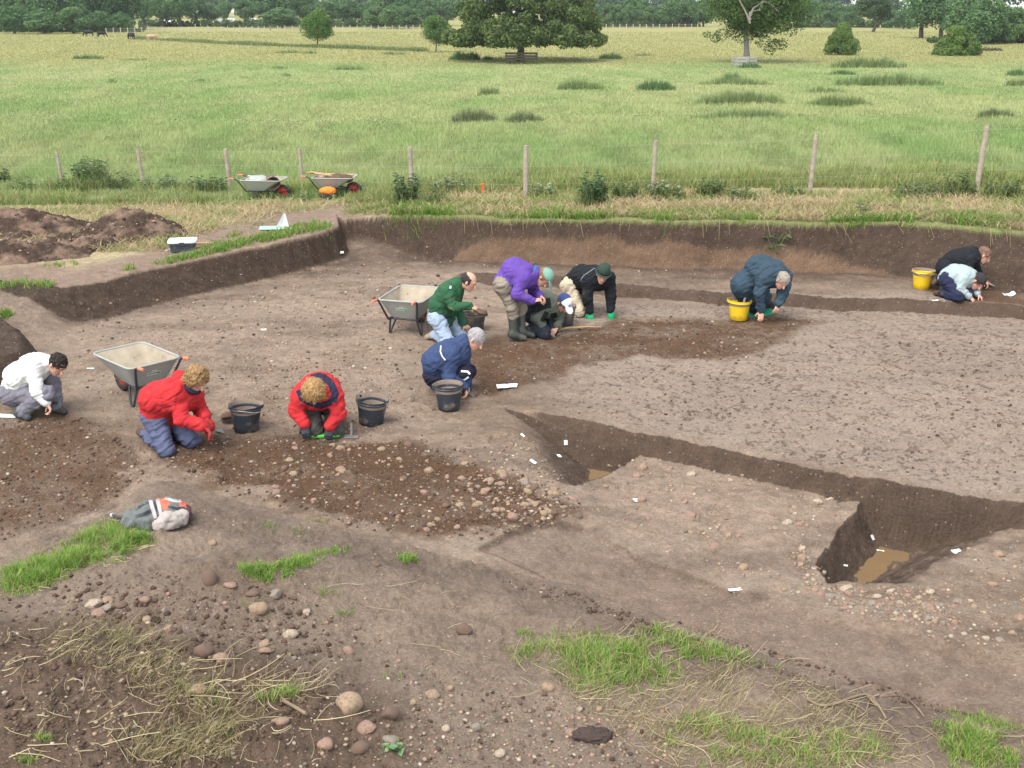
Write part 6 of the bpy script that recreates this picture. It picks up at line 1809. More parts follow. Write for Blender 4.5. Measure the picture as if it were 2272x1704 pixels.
p_, r_ = gpts([(A_PX, 620, 3, 13), (B_PX, 260, 3, 12), (C_PX, 260, 3, 9), (COBBLE_PATCH, 330, 3, 12), (GRAVEL_RIM, 520, 4, 14), (LOWER_PX, 420, 3, 12), (RIGHT_NEAR, 520, 3, 12),
               (FLOOR_L, 800, 3, 10), (FLOOR_M, 700, 3, 11), (ALLF, 900, 3, 10), (PLATEAU_PX, 330, 3, 9), (FORE, 1300, 4, 15), ([(900, 1560), (1500, 1560), (1500, 1704), (900, 1704)], 500, 4, 15),
               (BACKST, 160, 3, 8), ([(1100, 960), (1170, 960), (1260, 1070), (1180, 1080), (1080, 1020)], 160, 4, 12), ([(1300, 1200), (2272, 1500), (2272, 1600), (1500, 1370)], 260, 3, 9), ([(350, 1090), (1000, 1240), (1500, 1400), (1000, 1470), (500, 1250)], 260, 3, 9)])
_pal = np.array([STONE_COLS[c] for c in ('tan', 'pink', 'grey', 'pale', 'tan', 'pink')])
c_ = _pal[rg.integers(6, size=len(p_))] * (0.55 + 0.6 * rg.random((len(p_), 1)))
pebbles('gravel', p_ + np.stack([0 * r_, 0 * r_, r_ * 0.15], 1), r_, c_, 5)
HEAPF = [(0, 1290), (400, 1260), (700, 1330), (760, 1500), (600, 1704), (0, 1704)]
p_, r_ = gpts([(A_PX, 1500, 2, 10), (B_PX, 900, 2, 10), (C_PX, 700, 2, 8), (HEAPF, 1300, 4, 18), (FORE, 900, 4, 15), (PLATEAU_PX, 420, 3, 10), (FLOOR_M, 200, 3, 8), ([(1200, 1290), (1700, 1440), (2272, 1620), (2272, 1640), (1700, 1490), (1100, 1290)], 500, 4, 16), (ALLF, 350, 4, 10)])
c_ = np.array([0.078, 0.050, 0.036]) * (0.6 + 0.9 * rg.random((len(p_), 1)))
pebbles('soil_clods', p_ + np.stack([0 * r_, 0 * r_, r_ * 0.2], 1), r_, c_, 9, 0.75, 0.6)

# stones and clods on the spoil heaps
hv = np.concatenate(HEAPV)
q = hv[rg.integers(len(hv), size=900)] + 0.02 * rg.normal(size=(900, 3)) * (1, 1, 0)
r_ = 0.010 + 0.035 * rg.random(900) ** 3
c_ = _pal[rg.integers(6, size=900)] * (0.5 + 0.55 * rg.random((900, 1)))
c_ = np.where(rg.random((900, 1)) < 0.6, np.array([0.085, 0.056, 0.040]) * (0.6 + 0.8 * rg.random((900, 1))), c_)
pebbles('heap_gravel', q, r_, c_, 15, 0.7, 0.5)
# ------------------------------------------------------------------ grass
def blades(P, h, w, lean, col, seed=0, tri=False, dirn=None, col_tip=None):
    """one blade per row of P: height h, width w, lean = how far the tip strays (in h)"""
    n = len(P); rg2 = np.random.default_rng(seed)
    a = rg2.random(n) * 2 * math.pi
    d = np.stack([np.cos(a), np.sin(a), np.zeros(n)], 1)
    if dirn is not None: d = unit_rows(d * 0.6 + np.asarray(dirn))
    sd = np.stack([-d[:, 1], d[:, 0], np.zeros(n)], 1)
    b = rg2.random(n) * 2 * math.pi
    sd = unit_rows(sd + 0.8 * np.stack([np.cos(b), np.sin(b), np.zeros(n)], 1))
    h = np.broadcast_to(h, (n,))[:, None]; w = np.broadcast_to(w, (n,))[:, None]; lean = np.broadcast_to(lean, (n,))[:, None]
    up = np.array([0, 0, 1.0])
    k = np.sqrt(np.maximum(1 - np.minimum(lean, 0.98) ** 2, 0.02))
    tip = P + d * h * lean + up * h * k
    if tri:
        V = np.stack([P - sd * w / 2, P + sd * w / 2, tip], 1).reshape(-1, 3)
        F = np.arange(n * 3).reshape(n, 3)
        C = np.repeat(col, 3, 0).reshape(n, 3, 3)
        if col_tip is not None: C[:, 2] = col_tip
        return V, [F], C.reshape(-1, 3)
    mid = P + d * h * lean * 0.35 + up * h * k * 0.62
    V = np.stack([P - sd * w / 2, P + sd * w / 2, mid - sd * w * 0.4, mid + sd * w * 0.4, tip], 1).reshape(-1, 3)
    o = (np.arange(n) * 5)[:, None]
    return V, [o + np.array([[0, 1, 3, 2]]), o + np.array([[2, 3, 4]])], np.repeat(col, 5, 0)
def unit_rows(v): return v / (np.linalg.norm(v, axis=1, keepdims=True) + 1e-9)

GRASS_MAT = mat('grass_blades', attr='Col', rough=0.75, spec=0.15, trans=0.35)
def join(parts):
    V = []; F3 = []; F4 = []; C = []; n = 0
    for v, fs, c in parts:
        for f in fs: (F4 if f.shape[1] == 4 else F3).append(f + n)
        V.append(v); C.append(c); n += len(v)
    return np.concatenate(V), ([np.concatenate(F4)] if F4 else []) + ([np.concatenate(F3)] if F3 else []), np.concatenate(C)
def grass_ob(name, parts, kind='stuff', loc=None, parent=None, mt=None):
    V, F, C = join(parts)
    if loc is not None: V = V - np.asarray(loc)
    o = link(name, mesh_np(name, V, F, mt or GRASS_MAT, False, {'Col': C}), parent)
    if loc is not None and parent is None: o.location = tuple(loc)
    if kind: o['kind'] = kind
    return o
rv = np.random.default_rng(77)
G_FRESH = np.array([0.105, 0.245, 0.035]); G_MID = np.array([0.125, 0.195, 0.045]); G_DRY = np.array([0.40, 0.33, 0.17]); G_OLIVE = np.array([0.16, 0.175, 0.06])
def gcol(n, a, b, j=0.3):
    t = rv.random((n, 1)); return (a + (b - a) * t) * (1 - j / 2 + j * rv.random((n, 1)))

# meadow: blades in the world, thinning with distance
def meadow_pts(n, y0, y1, x0=-150, x1=2420):
    px = x0 + (x1 - x0) * rv.random(n); py = y0 + (y1 - y0) * rv.random(n)
    u = (px - 1136.0) / FPX; v = (852.0 - py) / FPX
    dy = CT + v * ST; dz = np.minimum(-ST + v * CT, -0.004)
    z = np.full(n, 0.0)
    for _ in range(25):
        t = (z - CZ) / dz; X = u * t; Y = dy * t
        z = 0.5 * z + 0.5 * np.where(Y > 22, z_meadow(X, Y), zs_near(X, Y))
    return np.stack([X, Y, z], 1)
TRACK = np.array([PZ(x, y, z)[:2] for x, y, z in ((-200, 258, -0.9), (0, 263, -0.9), (300, 271, -0.85), (700, 286, -0.8), (1000, 287, -0.8), (1400, 293, -0.7), (2000, 291, -0.6), (2500, 290, -0.55))])
def track_d(X, Y): return Y - np.interp(X, TRACK[:, 0], TRACK[:, 1])
p_ = np.vstack([meadow_pts(300000, 60, 300), meadow_pts(230000, 300, 455)])
p_ = p_[(p_[:, 1] > 22.3) & (p_[:, 1] < 330)]
zc = p_[:, 1] * CT - (p_[:, 2] - CZ) * ST
pxm = 2.22 * zc / FPX                                        # metres per pixel of a 1024 wide frame
n = len(p_)
L_ = np.maximum(p_[:, 1] / 24.0, 1.0)
patch = fbm2(p_[:, 0] / (1.6 * L_ ** 0.5), p_[:, 1] / (3.2 * L_ ** 0.5), 4, 101)
big = fbm2(p_[:, 0] / 14, p_[:, 1] / 30, 4, 111)
tuft = fbm2(p_[:, 0] / (0.5 * L_ ** 0.6), p_[:, 1] / (0.9 * L_ ** 0.6), 3, 131)
td = np.abs(track_d(p_[:, 0], p_[:, 1]))
hgt = np.maximum(0.07 + 0.20 * tuft ** 2 + 0.07 * rv.random(n), 1.1 * pxm) * (1 - 0.75 * np.exp(-(td / 1.1) ** 2))
wid = np.maximum(0.010, 0.85 * pxm)
t = ss(0.28, 0.70, patch * 0.45 + big * 0.35 + 0.25 * rv.random(n))[:, None]
c_ = np.array([0.185, 0.268, 0.092]) * (1 - t) + np.array([0.305, 0.325, 0.150]) * t
c_ = c_ * (0.92 + 0.22 * ss(0.3, 0.65, tuft))[:, None]
ft = ss(118, 175, p_[:, 1] + 30 * (big - 0.5))[:, None]
c_ = c_ + (np.array([0.27, 0.265, 0.108]) - c_) * ft * 0.85
c_ = c_ * (0.90 + 0.2 * rv.random((n, 1)))
c_ = c_ * (1 - 0.62 * np.exp(-(track_d(p_[:, 0], p_[:, 1]) / 0.5) ** 2))[:, None]  # shadowed line of the rut, painted into the blade colour
grass_ob('meadow_grass', [blades(p_, hgt, wid, 0.25 + 0.35 * rv.random(n), c_, 1, tri=True, col_tip=np.minimum(c_ * 1.12 + 0.01, 0.5))])

# strip between fence and dig: long grass, then bleached trampled straw, then a turf lip
def strip_pts(n, y0, y1, x0=-250, x1=2500):
    px = x0 + (x1 - x0) * rv.random(n); py = y0 + (y1 - y0) * rv.random(n)
    return Gv(px, py)
parts = []
p_ = strip_pts(90000, 385, 455)
p_ = p_[(p_[:, 1] > 20.5 + 0.9 * fbm2(p_[:, 0] * 0.7, p_[:, 1] * 0.7, 3, 141)) & (p_[:, 1] < 23.6)]
_by = min(wb_c.location[1], wb_d.location[1]) + 0.25
p_ = p_[~((p_[:, 0] / p_[:, 1] > -0.275) & (p_[:, 0] / p_[:, 1] < -0.15) & (p_[:, 1] < _by))]
n = len(p_); cl = fbm2(p_[:, 0] * 1.3, p_[:, 1] * 1.3, 3, 151)
c_ = gcol(n, np.array([0.14, 0.225, 0.055]), np.array([0.33, 0.34, 0.14])) * (0.75 + 0.5 * cl)[:, None]
c_ = np.where(rv.random((n, 1)) < 0.14, G_DRY * 0.9, c_)
parts.append(blades(p_, 0.10 + 0.38 * cl ** 2 * (0.5 + rv.random(n)), 0.014, 0.2 + 0.5 * rv.random(n), c_, 2))
grass_ob('long_grass', parts)
p_ = strip_pts(80000, 425, 560)
bx = ss(0.2, 0.9, sd_poly(p_[:, 0], p_[:, 1], BARE) + 0.7 * (fbm2(p_[:, 0] * 2, p_[:, 1] * 2, 3, 161) - 0.3))
stt = sd_poly(p_[:, 0], p_[:, 1], TRENCH)
k = (stt > 0.12) & (p_[:, 1] < 22.0) & (p_[:, 1] > 13.5) & (rv.random(len(p_)) < bx) & (sd_poly(p_[:, 0], p_[:, 1], P_block) > 0.3)
p_ = p_[k]; n = len(p_)
gr = fbm2(p_[:, 0] * 1.5, p_[:, 1] * 2.2, 3, 171)
c_ = np.where((gr > 0.40 + 0.24 * rv.random(n))[:, None], gcol(n, np.array([0.17, 0.23, 0.065]), np.array([0.33, 0.33, 0.14])), gcol(n, np.array([0.30, 0.235, 0.125]), np.array([0.52, 0.43, 0.26])))
grass_ob('trampled_straw', [blades(p_ + (0, 0, 0.01), 0.07 + 0.20 * rv.random(n), 0.013, 0.80 + 0.19 * rv.random(n), c_, 3)])

def edge_in(q, P_):
    """distance inside a polygon, in pixels"""
    P_ = np.asarray(P_, float); d = np.full(len(q), 1e9)
    for i in range(len(P_)):
        a_, b_ = P_[i], P_[(i + 1) % len(P_)]; e = b_ - a_
        t_ = np.clip(((q - a_) @ e) / (e @ e), 0, 1)[:, None]; d = np.minimum(d, np.linalg.norm(q - a_ - e * t_, axis=1))
    return d
# turf lip along the back section and on the left terrace; it overhangs the cut in places
def lip(line, n, inner, outer, h, seed, z=0.6, dens=None):
    L = np.array(line, float); seg = np.hypot(*np.diff(L, axis=0).T); cum = np.concatenate([[0], np.cumsum(seg)])
    s_ = rv.random(n) * cum[-1]
    q = np.stack([np.interp(s_, cum, L[:, 0]), np.interp(s_, cum, L[:, 1])], 1)
    return q
q = lip(P_back[2:], 20000, 0, 0, 0, 4)
off = 0.0 + 0.85 * rv.random(len(q)) ** 1.6
P3 = np.stack([q[:, 0] + 0.1 * rv.normal(size=len(q)), q[:, 1] + off], 1)
k = rv.random(len(P3)) < ss(0.42, 0.60, fbm2(P3[:, 0] * 1.6, P3[:, 1] * 1.6, 3, 181)) * (1 - 0.6 * ss(0.3, 0.85, off))
P3 = P3[k]; zz = HZ(P3[:, 0], P3[:, 1]); P3 = np.column_stack([P3, zz]); n = len(P3)
c_ = gcol(n, G_FRESH, np.array([0.17, 0.24, 0.055])); c_ = np.where(rv.random((n, 1)) < 0.18, G_DRY, c_)
parts = [blades(P3, 0.05 + 0.15 * rv.random(n) ** 1.5 * (0.5 + fbm2(P3[:, 0] * 2, P3[:, 1], 3, 191)), 0.014, 0.3 + 0.5 * rv.random(n), c_, 4)]
# hanging dry stems over the section
q = lip(P_back[4:], 90, 0, 0, 0, 4); q = np.column_stack([q, HZ(q[:, 0], q[:, 1] + 0.05) + 0.02]); n = len(q)
d_ = np.stack([0.25 * rv.normal(size=n), -0.35 - 0.2 * rv.random(n), -0.9 * np.ones(n)], 1)
hl = 0.08 + 0.30 * rv.random(n) ** 2.5
V = []; F = []; C = []
m1 = q + np.array([0, -0.08, 0.02]) * 1.0; tip = m1 + d_ * hl[:, None]
for a_, b_ in ((q + (0, 0.08, 0), m1), (m1, tip)):
    ww = 0.0028
    V.append(np.stack([a_ - (ww, 0, 0), a_ + (ww, 0, 0), b_ + (ww * 0.7, 0, 0), b_ - (ww * 0.7, 0, 0)], 1).reshape(-1, 3))
V = np.concatenate(V); parts.append((V, [np.arange(len(V)).reshape(-1, 4)], gcol(len(V), np.array([0.30, 0.25, 0.13]), G_DRY)))
# terrace rim turf
TURF_T = [(325, 588), (400, 566), (470, 548), (520, 532), (600, 515), (660, 495), (700, 490), (745, 500), (735, 510), (650, 527), (560, 545), (470, 568), (390, 584), (330, 594)]
for P_, nn in ((TURF_T, 9000), ([(270, 597), (292, 588), (305, 594), (300, 602), (275, 603)], 260), ([(0, 628), (50, 620), (130, 628), (120, 640), (40, 645), (0, 650)], 900), ([(90, 588), (180, 578), (165, 595), (90, 598)], 500), ([(0, 690), (22, 692), (30, 700), (12, 712), (0, 714)], 500), ([(440, 560), (560, 510), (620, 488), (560, 500), (450, 545)], 1200)):
    q = sample(P_, nn, rv); p_ = Gv(q[:, 0], q[:, 1]); n = len(p_)
    k = rv.random(n) < ss(0.32, 0.55, fbm2(p_[:, 0] * 2.2, p_[:, 1] * 2.2, 3, 201) * 0.6 + 0.4 * fbm2(p_[:, 0] * 8, p_[:, 1] * 8, 2, 203)) * (0.2 + 0.8 * ss(0, 9, edge_in(q, P_))); p_ = p_[k]; n = len(p_)
    c_ = gcol(n, G_FRESH, np.array([0.19, 0.26, 0.06])); c_ = np.where(rv.random((n, 1)) < 0.15, G_DRY, c_)
    parts.append(blades(p_, 0.04 + 0.07 * rv.random(n), 0.011, 0.3 + 0.6 * rv.random(n), c_, 5))
grass_ob('turf_edge', parts)

# near turf patches
T1 = [(0, 1262), (60, 1240), (130, 1205), (190, 1170), (225, 1150), (300, 1165), (345, 1182), (355, 1205), (310, 1222), (270, 1250), (200, 1262), (120, 1300), (60, 1325), (0, 1330)]
T2 = [(520, 1250), (545, 1255), (600, 1250), (690, 1226), (745, 1212), (782, 1212), (778, 1226), (720, 1242), (660, 1278), (600, 1298), (560, 1290), (535, 1275)]
T3 = [(1098, 1456), (1120, 1432), (1180, 1415), (1220, 1400), (1300, 1392), (1400, 1382), (1470, 1376), (1530, 1392), (1600, 1415), (1680, 1450), (1760, 1470), (1750, 1490), (1660, 1488), (1560, 1505), (1480, 1540), (1380, 1560), (1270, 1540), (1240, 1500), (1180, 1476), (1120, 1478)]
T4 = [(1440, 1640), (1480, 1590), (1560, 1570), (1640, 1590), (1800, 1600), (1900, 1610), (1980, 1650), (1990, 1720), (1560, 1720), (1450, 1680)]
T5 = [(2060, 1600), (2110, 1570), (2180, 1580), (2272, 1612), (2272, 1720), (2110, 1720), (2080, 1650)]
T6 = [(880, 1240), (900, 1232), (925, 1236), (930, 1248), (895, 1252)]
def turf(P_, n, h, seed, dry=0.12, thr=(0.30, 0.50), pale=0.0):
    q = sample(P_, n, rv); p_ = Gv(q[:, 0], q[:, 1]); ed = edge_in(q, P_)
    cl = 0.55 * fbm2(p_[:, 0] * 4.2, p_[:, 1] * 4.2, 3, seed) + 0.45 * fbm2(p_[:, 0] * 17, p_[:, 1] * 17, 2, seed + 50)
    sz = max(8.0, np.percentile(ed, 85))
    k = rv.random(n) < ss(thr[0], thr[1], cl) * (0.15 + 0.85 * ss(0, sz, ed)); p_ = p_[k]; cl = cl[k]; ed = ed[k]; n = len(p_)
    c_ = gcol(n, np.array([0.13, 0.28, 0.045]), np.array([0.27, 0.37, 0.085]), 0.4)
    c_ = np.where(rv.random((n, 1)) < dry, G_DRY * (0.7 + 0.5 * rv.random((n, 1))), c_)
    hh = h * (0.40 + 0.60 * ss(thr[0], 0.75, cl)) * (0.45 + 0.9 * rv.random(n)) * (0.6 + 0.4 * ss(0, sz, ed))
    return [blades(p_, hh, 0.0034 + 0.002 * rv.random(n), 0.35 + 0.6 * rv.random(n), c_, seed)]
parts = turf(T1, 15000, 0.12, 211, 0.12) + turf(T2, 4600, 0.09, 212, 0.10) + turf(T3, 13000, 0.115, 213, 0.28, (0.40, 0.56)) + turf(T4, 7500, 0.10, 214, 0.42, (0.43, 0.58)) + turf(T5, 7500, 0.11, 215, 0.25, (0.38, 0.54)) + turf(T6, 500, 0.08, 216, 0.05, (0.0, 0.1))
for x, y, nn in ((700, 1130 + 30, 60), (660, 1180, 50), (600, 1170, 60), (760, 1362, 50), (730, 1318, 50), (1170, 1408, 140), (870, 1500, 40), (560, 1340, 30), (100, 1640, 90), (60, 1690, 120), (640, 1540, 220), (590, 1550, 160)):
    parts += turf([(x - 24, y - 8), (x + 24, y - 8), (x + 24, y + 9), (x - 24, y + 9)], nn, 0.08, 217, 0.1, (0.0, 0.2))

# straw and dead stems on the near ground
def straws(P_, n, lo, hi, seed, w=0.0036, rise=0.25, col=(np.array([0.30, 0.245, 0.125]), np.array([0.56, 0.48, 0.30])), dirn=None):
    q = sample(P_, n, rv); p_ = Gv(q[:, 0], q[:, 1])
    L = lo + (hi - lo) * rv.random(n) ** 2
    a = rv.random(n) * 2 * math.pi if dirn is None else dirn + 0.7 * rv.normal(size=n)
    d = np.stack([np.cos(a), np.sin(a), rise * rv.random(n) ** 2], 1)
    bend = 0.25 * rv.normal(size=(n, 1)) * np.stack([-np.sin(a), np.cos(a), 0 * a], 1)
    V = []; F = []; sd = unit_rows(np.stack([-np.sin(a), np.cos(a), 0 * a], 1)) * 0.6 + np.array([0, 0, 0.6])
    ts = np.linspace(0, 1, 5)
    rows = []
    for t_ in ts:
        c = p_ + d * (L * t_)[:, None] + bend * (L * t_ * (1 - t_) * 4 * 0.5)[:, None]
        zg = HZ(c[:, 0], c[:, 1]); c[:, 2] = np.maximum(c[:, 2], zg + 0.004) + 0.004
        wv = w * (1.1 - 0.5 * t_)
        rows.append(np.stack([c - sd * wv, c + sd * wv], 1))
    R = np.stack(rows, 1)                                     # n,5,2,3
    V = R.reshape(-1, 3); o = (np.arange(n) * 10)[:, None, None]
    f = np.array([[2 * i, 2 * i + 1, 2 * i + 3, 2 * i + 2] for i in range(4)])[None]
    return V, [(o + f).reshape(-1, 4)], np.repeat(gcol(n, *col, 0.3), 10, 0)
HAYA = [(250, 1380), (330, 1400), (430, 1490), (520, 1570), (470, 1600), (380, 1540), (290, 1460), (220, 1420)]
HAYB = [(240, 1600), (420, 1600), (560, 1600), (600, 1660), (520, 1704), (300, 1704)]
SC_ = (np.array([0.17, 0.125, 0.07]), np.array([0.52, 0.44, 0.27]))
HAY1 = [(140, 1380), (260, 1370), (330, 1420), (430, 1500), (520, 1560), (620, 1590), (560, 1640), (420, 1700), (300, 1720), (240, 1660), (420, 1610), (300, 1540), (190, 1480), (60, 1450)]
HAY2 = [(1230, 1480), (1400, 1540), (1560, 1490), (1760, 1500), (1960, 1610), (2060, 1680), (1900, 1720), (1500, 1720), (1380, 1640), (1260, 1560)]
HAY3 = [(520, 1520), (620, 1500), (760, 1520), (640, 1570), (540, 1560)]
def hay(P_, n, h, seed, dry):
    q = sample(P_, n, rv); p_ = Gv(q[:, 0], q[:, 1]); ed = edge_in(q, P_)
    cl = fbm2(p_[:, 0] * 6, p_[:, 1] * 6, 3, seed); k = rv.random(n) < ss(0.3, 0.6, cl) * (0.1 + ss(0, 30, ed)); p_ = p_[k]; n = len(p_)
    c_ = np.where(rv.random((n, 1)) < dry, gcol(n, np.array([0.27, 0.22, 0.115]), np.array([0.56, 0.49, 0.29])), gcol(n, np.array([0.17, 0.21, 0.06]), np.array([0.33, 0.35, 0.13])))
    return [blades(p_, h * (0.4 + 0.9 * rv.random(n)), 0.0028, 0.55 + 0.42 * rv.random(n), c_, seed, dirn=np.array([0.5, -0.4, 0]))]
turfp = parts + hay(HAY1, 1700, 0.12, 231, 0.8) + hay(HAYA, 1200, 0.14, 232, 0.55) + hay(HAYB, 1100, 0.11, 233, 0.75) + hay(HAY2, 3200, 0.10, 234, 0.75) + hay(HAY3, 500, 0.12, 235, 0.7)
grass_ob('turf_patches', turfp)
parts = [straws(HAY1, 330, 0.04, 0.24, 1, 0.0021, rise=0.45, col=SC_), straws(HAY1, 240, 0.08, 0.30, 2, 0.0021, rise=0.5, col=(np.array([0.16, 0.16, 0.055]), np.array([0.34, 0.30, 0.13])), dirn=2.4), straws(HAY2, 700, 0.04, 0.30, 3, 0.0026, rise=0.25, col=SC_), straws(HAY3, 80, 0.08, 0.34, 4, 0.0022, rise=0.3),
         straws(T3, 380, 0.05, 0.25, 5, 0.0026, rise=0.5, col=SC_), straws(T1, 260, 0.04, 0.2, 6), straws([(0, 1400), (200, 1380), (700, 1500), (700, 1704), (0, 1704)], 260, 0.05, 0.3, 7, 0.0028, 0.4),
         straws([(700, 1250), (1400, 1400), (1300, 1600), (800, 1500)], 130, 0.05, 0.28, 8, 0.0026, 0.1, (np.array([0.15, 0.11, 0.07]), np.array([0.42, 0.35, 0.22]))),
         straws([(1700, 1480), (2272, 1620), (2272, 1704), (1800, 1600)], 160, 0.06, 0.3, 9, 0.003, 0.15, (np.array([0.14, 0.10, 0.07]), np.array([0.42, 0.35, 0.22])))]
grass_ob('dry_straw', parts)

# a branched dead root on the near ground
rt = MB(); rc = G(1925, 1545)
for pts, r in (([(1790, 1555), (1820, 1570), (1860, 1566), (1890, 1552), (1925, 1548), (1948, 1572), (1965, 1600)], 0.008), ([(1885, 1512), (1905, 1530), (1925, 1550), (1945, 1570)], 0.008), ([(1900, 1598), (1920, 1585), (1930, 1556), (1950, 1545)], 0.006), ([(1940, 1555), (2000, 1550), (2030, 1570), (2050, 1596)], 0.005)):
    rt.tube(smooth_path([G(x, y) + (0, 0, 0.014) - rc for x, y in pts], 4), r, 6)
o = rt.build('dead_root', mat('dead_root', color=(0.20, 0.145, 0.10), rough=0.9, noise=0.3, nscale=20), None, True); o.location = tuple(rc); tag(o, 'branched dead root lying on earth right of the big grass patch', 'root')
rt = MB(); rc = G(650, 1575)
rt.tube(smooth_path([G(x, y) + (0, 0, 0.015 + 0.01 * i) - rc for i, (x, y) in enumerate(((628, 1562), (650, 1575), (680, 1598)))], 4), 0.010, 6)
o = rt.build('dead_root', mat('dead_root'), None, True); o.location = tuple(rc); tag(o, 'short thick dead stick left of the biggest tan cobble', 'stick')

# ------------------------------------------------------------------ weeds
LEAF_MAT = mat('weed_leaves', attr='Col', rough=0.7, spec=0.2, trans=0.25)
STEM_MAT = mat('weed_stems', color=(0.13, 0.155, 0.06), rough=0.8, noise=0.2)
def leafquads(c, dirs, L, W, cols, seed=0, droop=0.3):
    n = len(c); rg2 = np.random.default_rng(seed)
    dirs = unit_rows(dirs); side = unit_rows(np.cross(dirs, np.array([0, 0, 1.0]) + 0.4 * rg2.normal(size=(n, 3))))
    L = np.broadcast_to(L, (n,))[:, None]; W = np.broadcast_to(W, (n,))[:, None]
    V = np.stack([c, c + dirs * L * 0.45 + side * W / 2, c + dirs * L - np.array([0, 0, 1.0]) * L * droop, c + dirs * L * 0.45 - side * W / 2], 1).reshape(-1, 3)
    return V, [np.arange(4 * n).reshape(n, 4)], np.repeat(cols, 4, 0)
def weed(px, py, wpx, hpx, label, cat='weed', c0=(0.045, 0.095, 0.035), c1=(0.12, 0.19, 0.07), nst=26, leaf=0.10, lw=0.03, group='weeds along the fence', seed=1, spread=0.15, grassy=0.0, name='weed_clump', flower=None, Y=None):
    g = G(px, py) if Y is None else np.array([*(PY(px, py, Y)[:2]), float(HZ(PY(px, py, Y)[0], Y)[0])])
    zc = g[1] * CT - (g[2] - CZ) * ST; m = zc / FPX
    R = wpx / 2 * m; H = hpx * m / 0.96
    t = tag(empty(name, g), label, cat, group)
    rg2 = np.random.default_rng(seed)
    st = MB(); lc = []; ld = []; fl = []
    for i in range(nst):
        r = R * math.sqrt(rg2.random()) * 0.8; a = rg2.random() * 6.283
        b0 = np.array([r * math.cos(a), 0.6 * r * math.sin(a), 0]); b0[2] = float(HZ(g[0] + b0[0], g[1] + b0[1])[0]) - g[2] - 0.02
        h = H * (0.55 + 0.45 * rg2.random()) * (1 - 0.45 * (r / (R + 1e-6)) ** 2)
        tp = b0 + np.array([spread * h * math.cos(a), spread * h * math.sin(a), h]) + 0.06 * h * rg2.normal(size=3)
        md = (b0 + tp) / 2 + 0.04 * h * rg2.normal(size=3)
        st.tube([b0, md, tp], [0.008, 0.006, 0.004], 4)
        nl = max(4, int(h / leaf * 3.2))
        for k in range(nl):
            s_ = 0.12 + 0.88 * (k + rg2.random()) / nl
            c = b0 * (1 - s_) ** 2 + 2 * md * s_ * (1 - s_) + tp * s_ ** 2 if False else (b0 + (md - b0) * 2 * s_ if s_ < 0.5 else md + (tp - md) * (2 * s_ - 1))
            aa = rg2.random() * 6.283
            lc.append(c); ld.append((math.cos(aa), math.sin(aa), 0.5 * rg2.random() + 0.05))
        if flower is not None: fl.append(tp)
    st.build('stems', STEM_MAT, t, False)
    lc = np.array(lc); ld = np.array(ld); n = len(lc)
    cc = np.array(c0) + (np.array(c1) - np.array(c0)) * rg2.random((n, 1)) ** 1.4
    parts = [leafquads(lc, ld, leaf * (0.6 + 0.7 * rg2.random(n)), lw * (0.7 + 0.6 * rg2.random(n)), cc, seed)]
    if grassy:
        nb = int(grassy); a = rg2.random(nb) * 6.283; rr = R * 1.15 * np.sqrt(rg2.random(nb))
        pb_ = np.stack([rr * np.cos(a), 0.6 * rr * np.sin(a), 0 * a], 1); pb_[:, 2] = HZ(g[0] + pb_[:, 0], g[1] + pb_[:, 1]) - g[2]
        parts.append(blades(pb_, H * (0.35 + 0.5 * rg2.random(nb)), 0.014, 0.2 + 0.5 * rg2.random(nb), gcol(nb, np.array([0.10, 0.165, 0.045]), np.array([0.27, 0.27, 0.11])), seed))
    if fl:
        fl = np.array(fl)
        for _ in range(3): parts.append(leafquads(fl + 0.02 * rg2.normal(size=fl.shape), rg2.normal(size=fl.shape) + (0, 0, 0.6), 0.05, 0.045, np.tile(np.array(flower), (len(fl), 1)), seed + _))
    V, F, C = join(parts)
    link('leaves', mesh_np('leaves', V, F, LEAF_MAT, False, {'Col': C}), t)
    return t
weed(903, 455, 58, 82, 'tall dark thistle clump in front of the fifth post, left of the middle', 'thistle', (0.035, 0.080, 0.040), (0.10, 0.165, 0.085), 34, 0.13, 0.035, seed=1, grassy=80)
weed(1313, 459, 62, 82, 'tall bushy dark green dock clump behind the turf edge in the middle', 'dock', (0.035, 0.085, 0.035), (0.10, 0.180, 0.075), 44, 0.11, 0.045, seed=2, grassy=120)
weed(960, 452, 60, 40, 'low green weed just right of the tall thistle clump', 'weed', seed=3, grassy=120, nst=16)
weed(1005, 430, 90, 42, 'pale flowering hogweed clump between thistle clump and orange marker', 'hogweed', (0.10, 0.15, 0.06), (0.22, 0.26, 0.13), 30, 0.07, 0.03, seed=4, grassy=160, flower=(0.27, 0.29, 0.19))
weed(1205, 438, 60, 34, 'low bright weed under the sixth post', 'weed', (0.06, 0.12, 0.03), (0.17, 0.24, 0.08), 18, seed=5, grassy=140, flower=(0.28, 0.32, 0.19))
weed(1385, 440, 70, 40, 'dark bramble tangle just right of the tall dock clump', 'bramble', (0.030, 0.065, 0.022), (0.10, 0.155, 0.055), 34, 0.08, 0.045, seed=6, grassy=160)
weed(1470, 440, 90, 42, 'bramble and grass tangle below the seventh post', 'bramble', (0.055, 0.105, 0.03), (0.16, 0.21, 0.08), 34, 0.08, 0.04, seed=7, grassy=260, flower=(0.26, 0.28, 0.18))
weed(1578, 440, 80, 44, 'dark bramble hummock between the seventh and eighth posts', 'bramble', (0.030, 0.062, 0.022), (0.11, 0.16, 0.055), 36, 0.08, 0.045, seed=8, grassy=200)
weed(1650, 446, 80, 36, 'arching grassy bramble left of the eighth post', 'bramble', (0.05, 0.09, 0.035), (0.15, 0.19, 0.08), 24, 0.08, 0.04, seed=9, grassy=220)
weed(1748, 434, 70, 30, 'small nettle patch left under the eighth post', 'nettle', seed=10, grassy=150, nst=18)
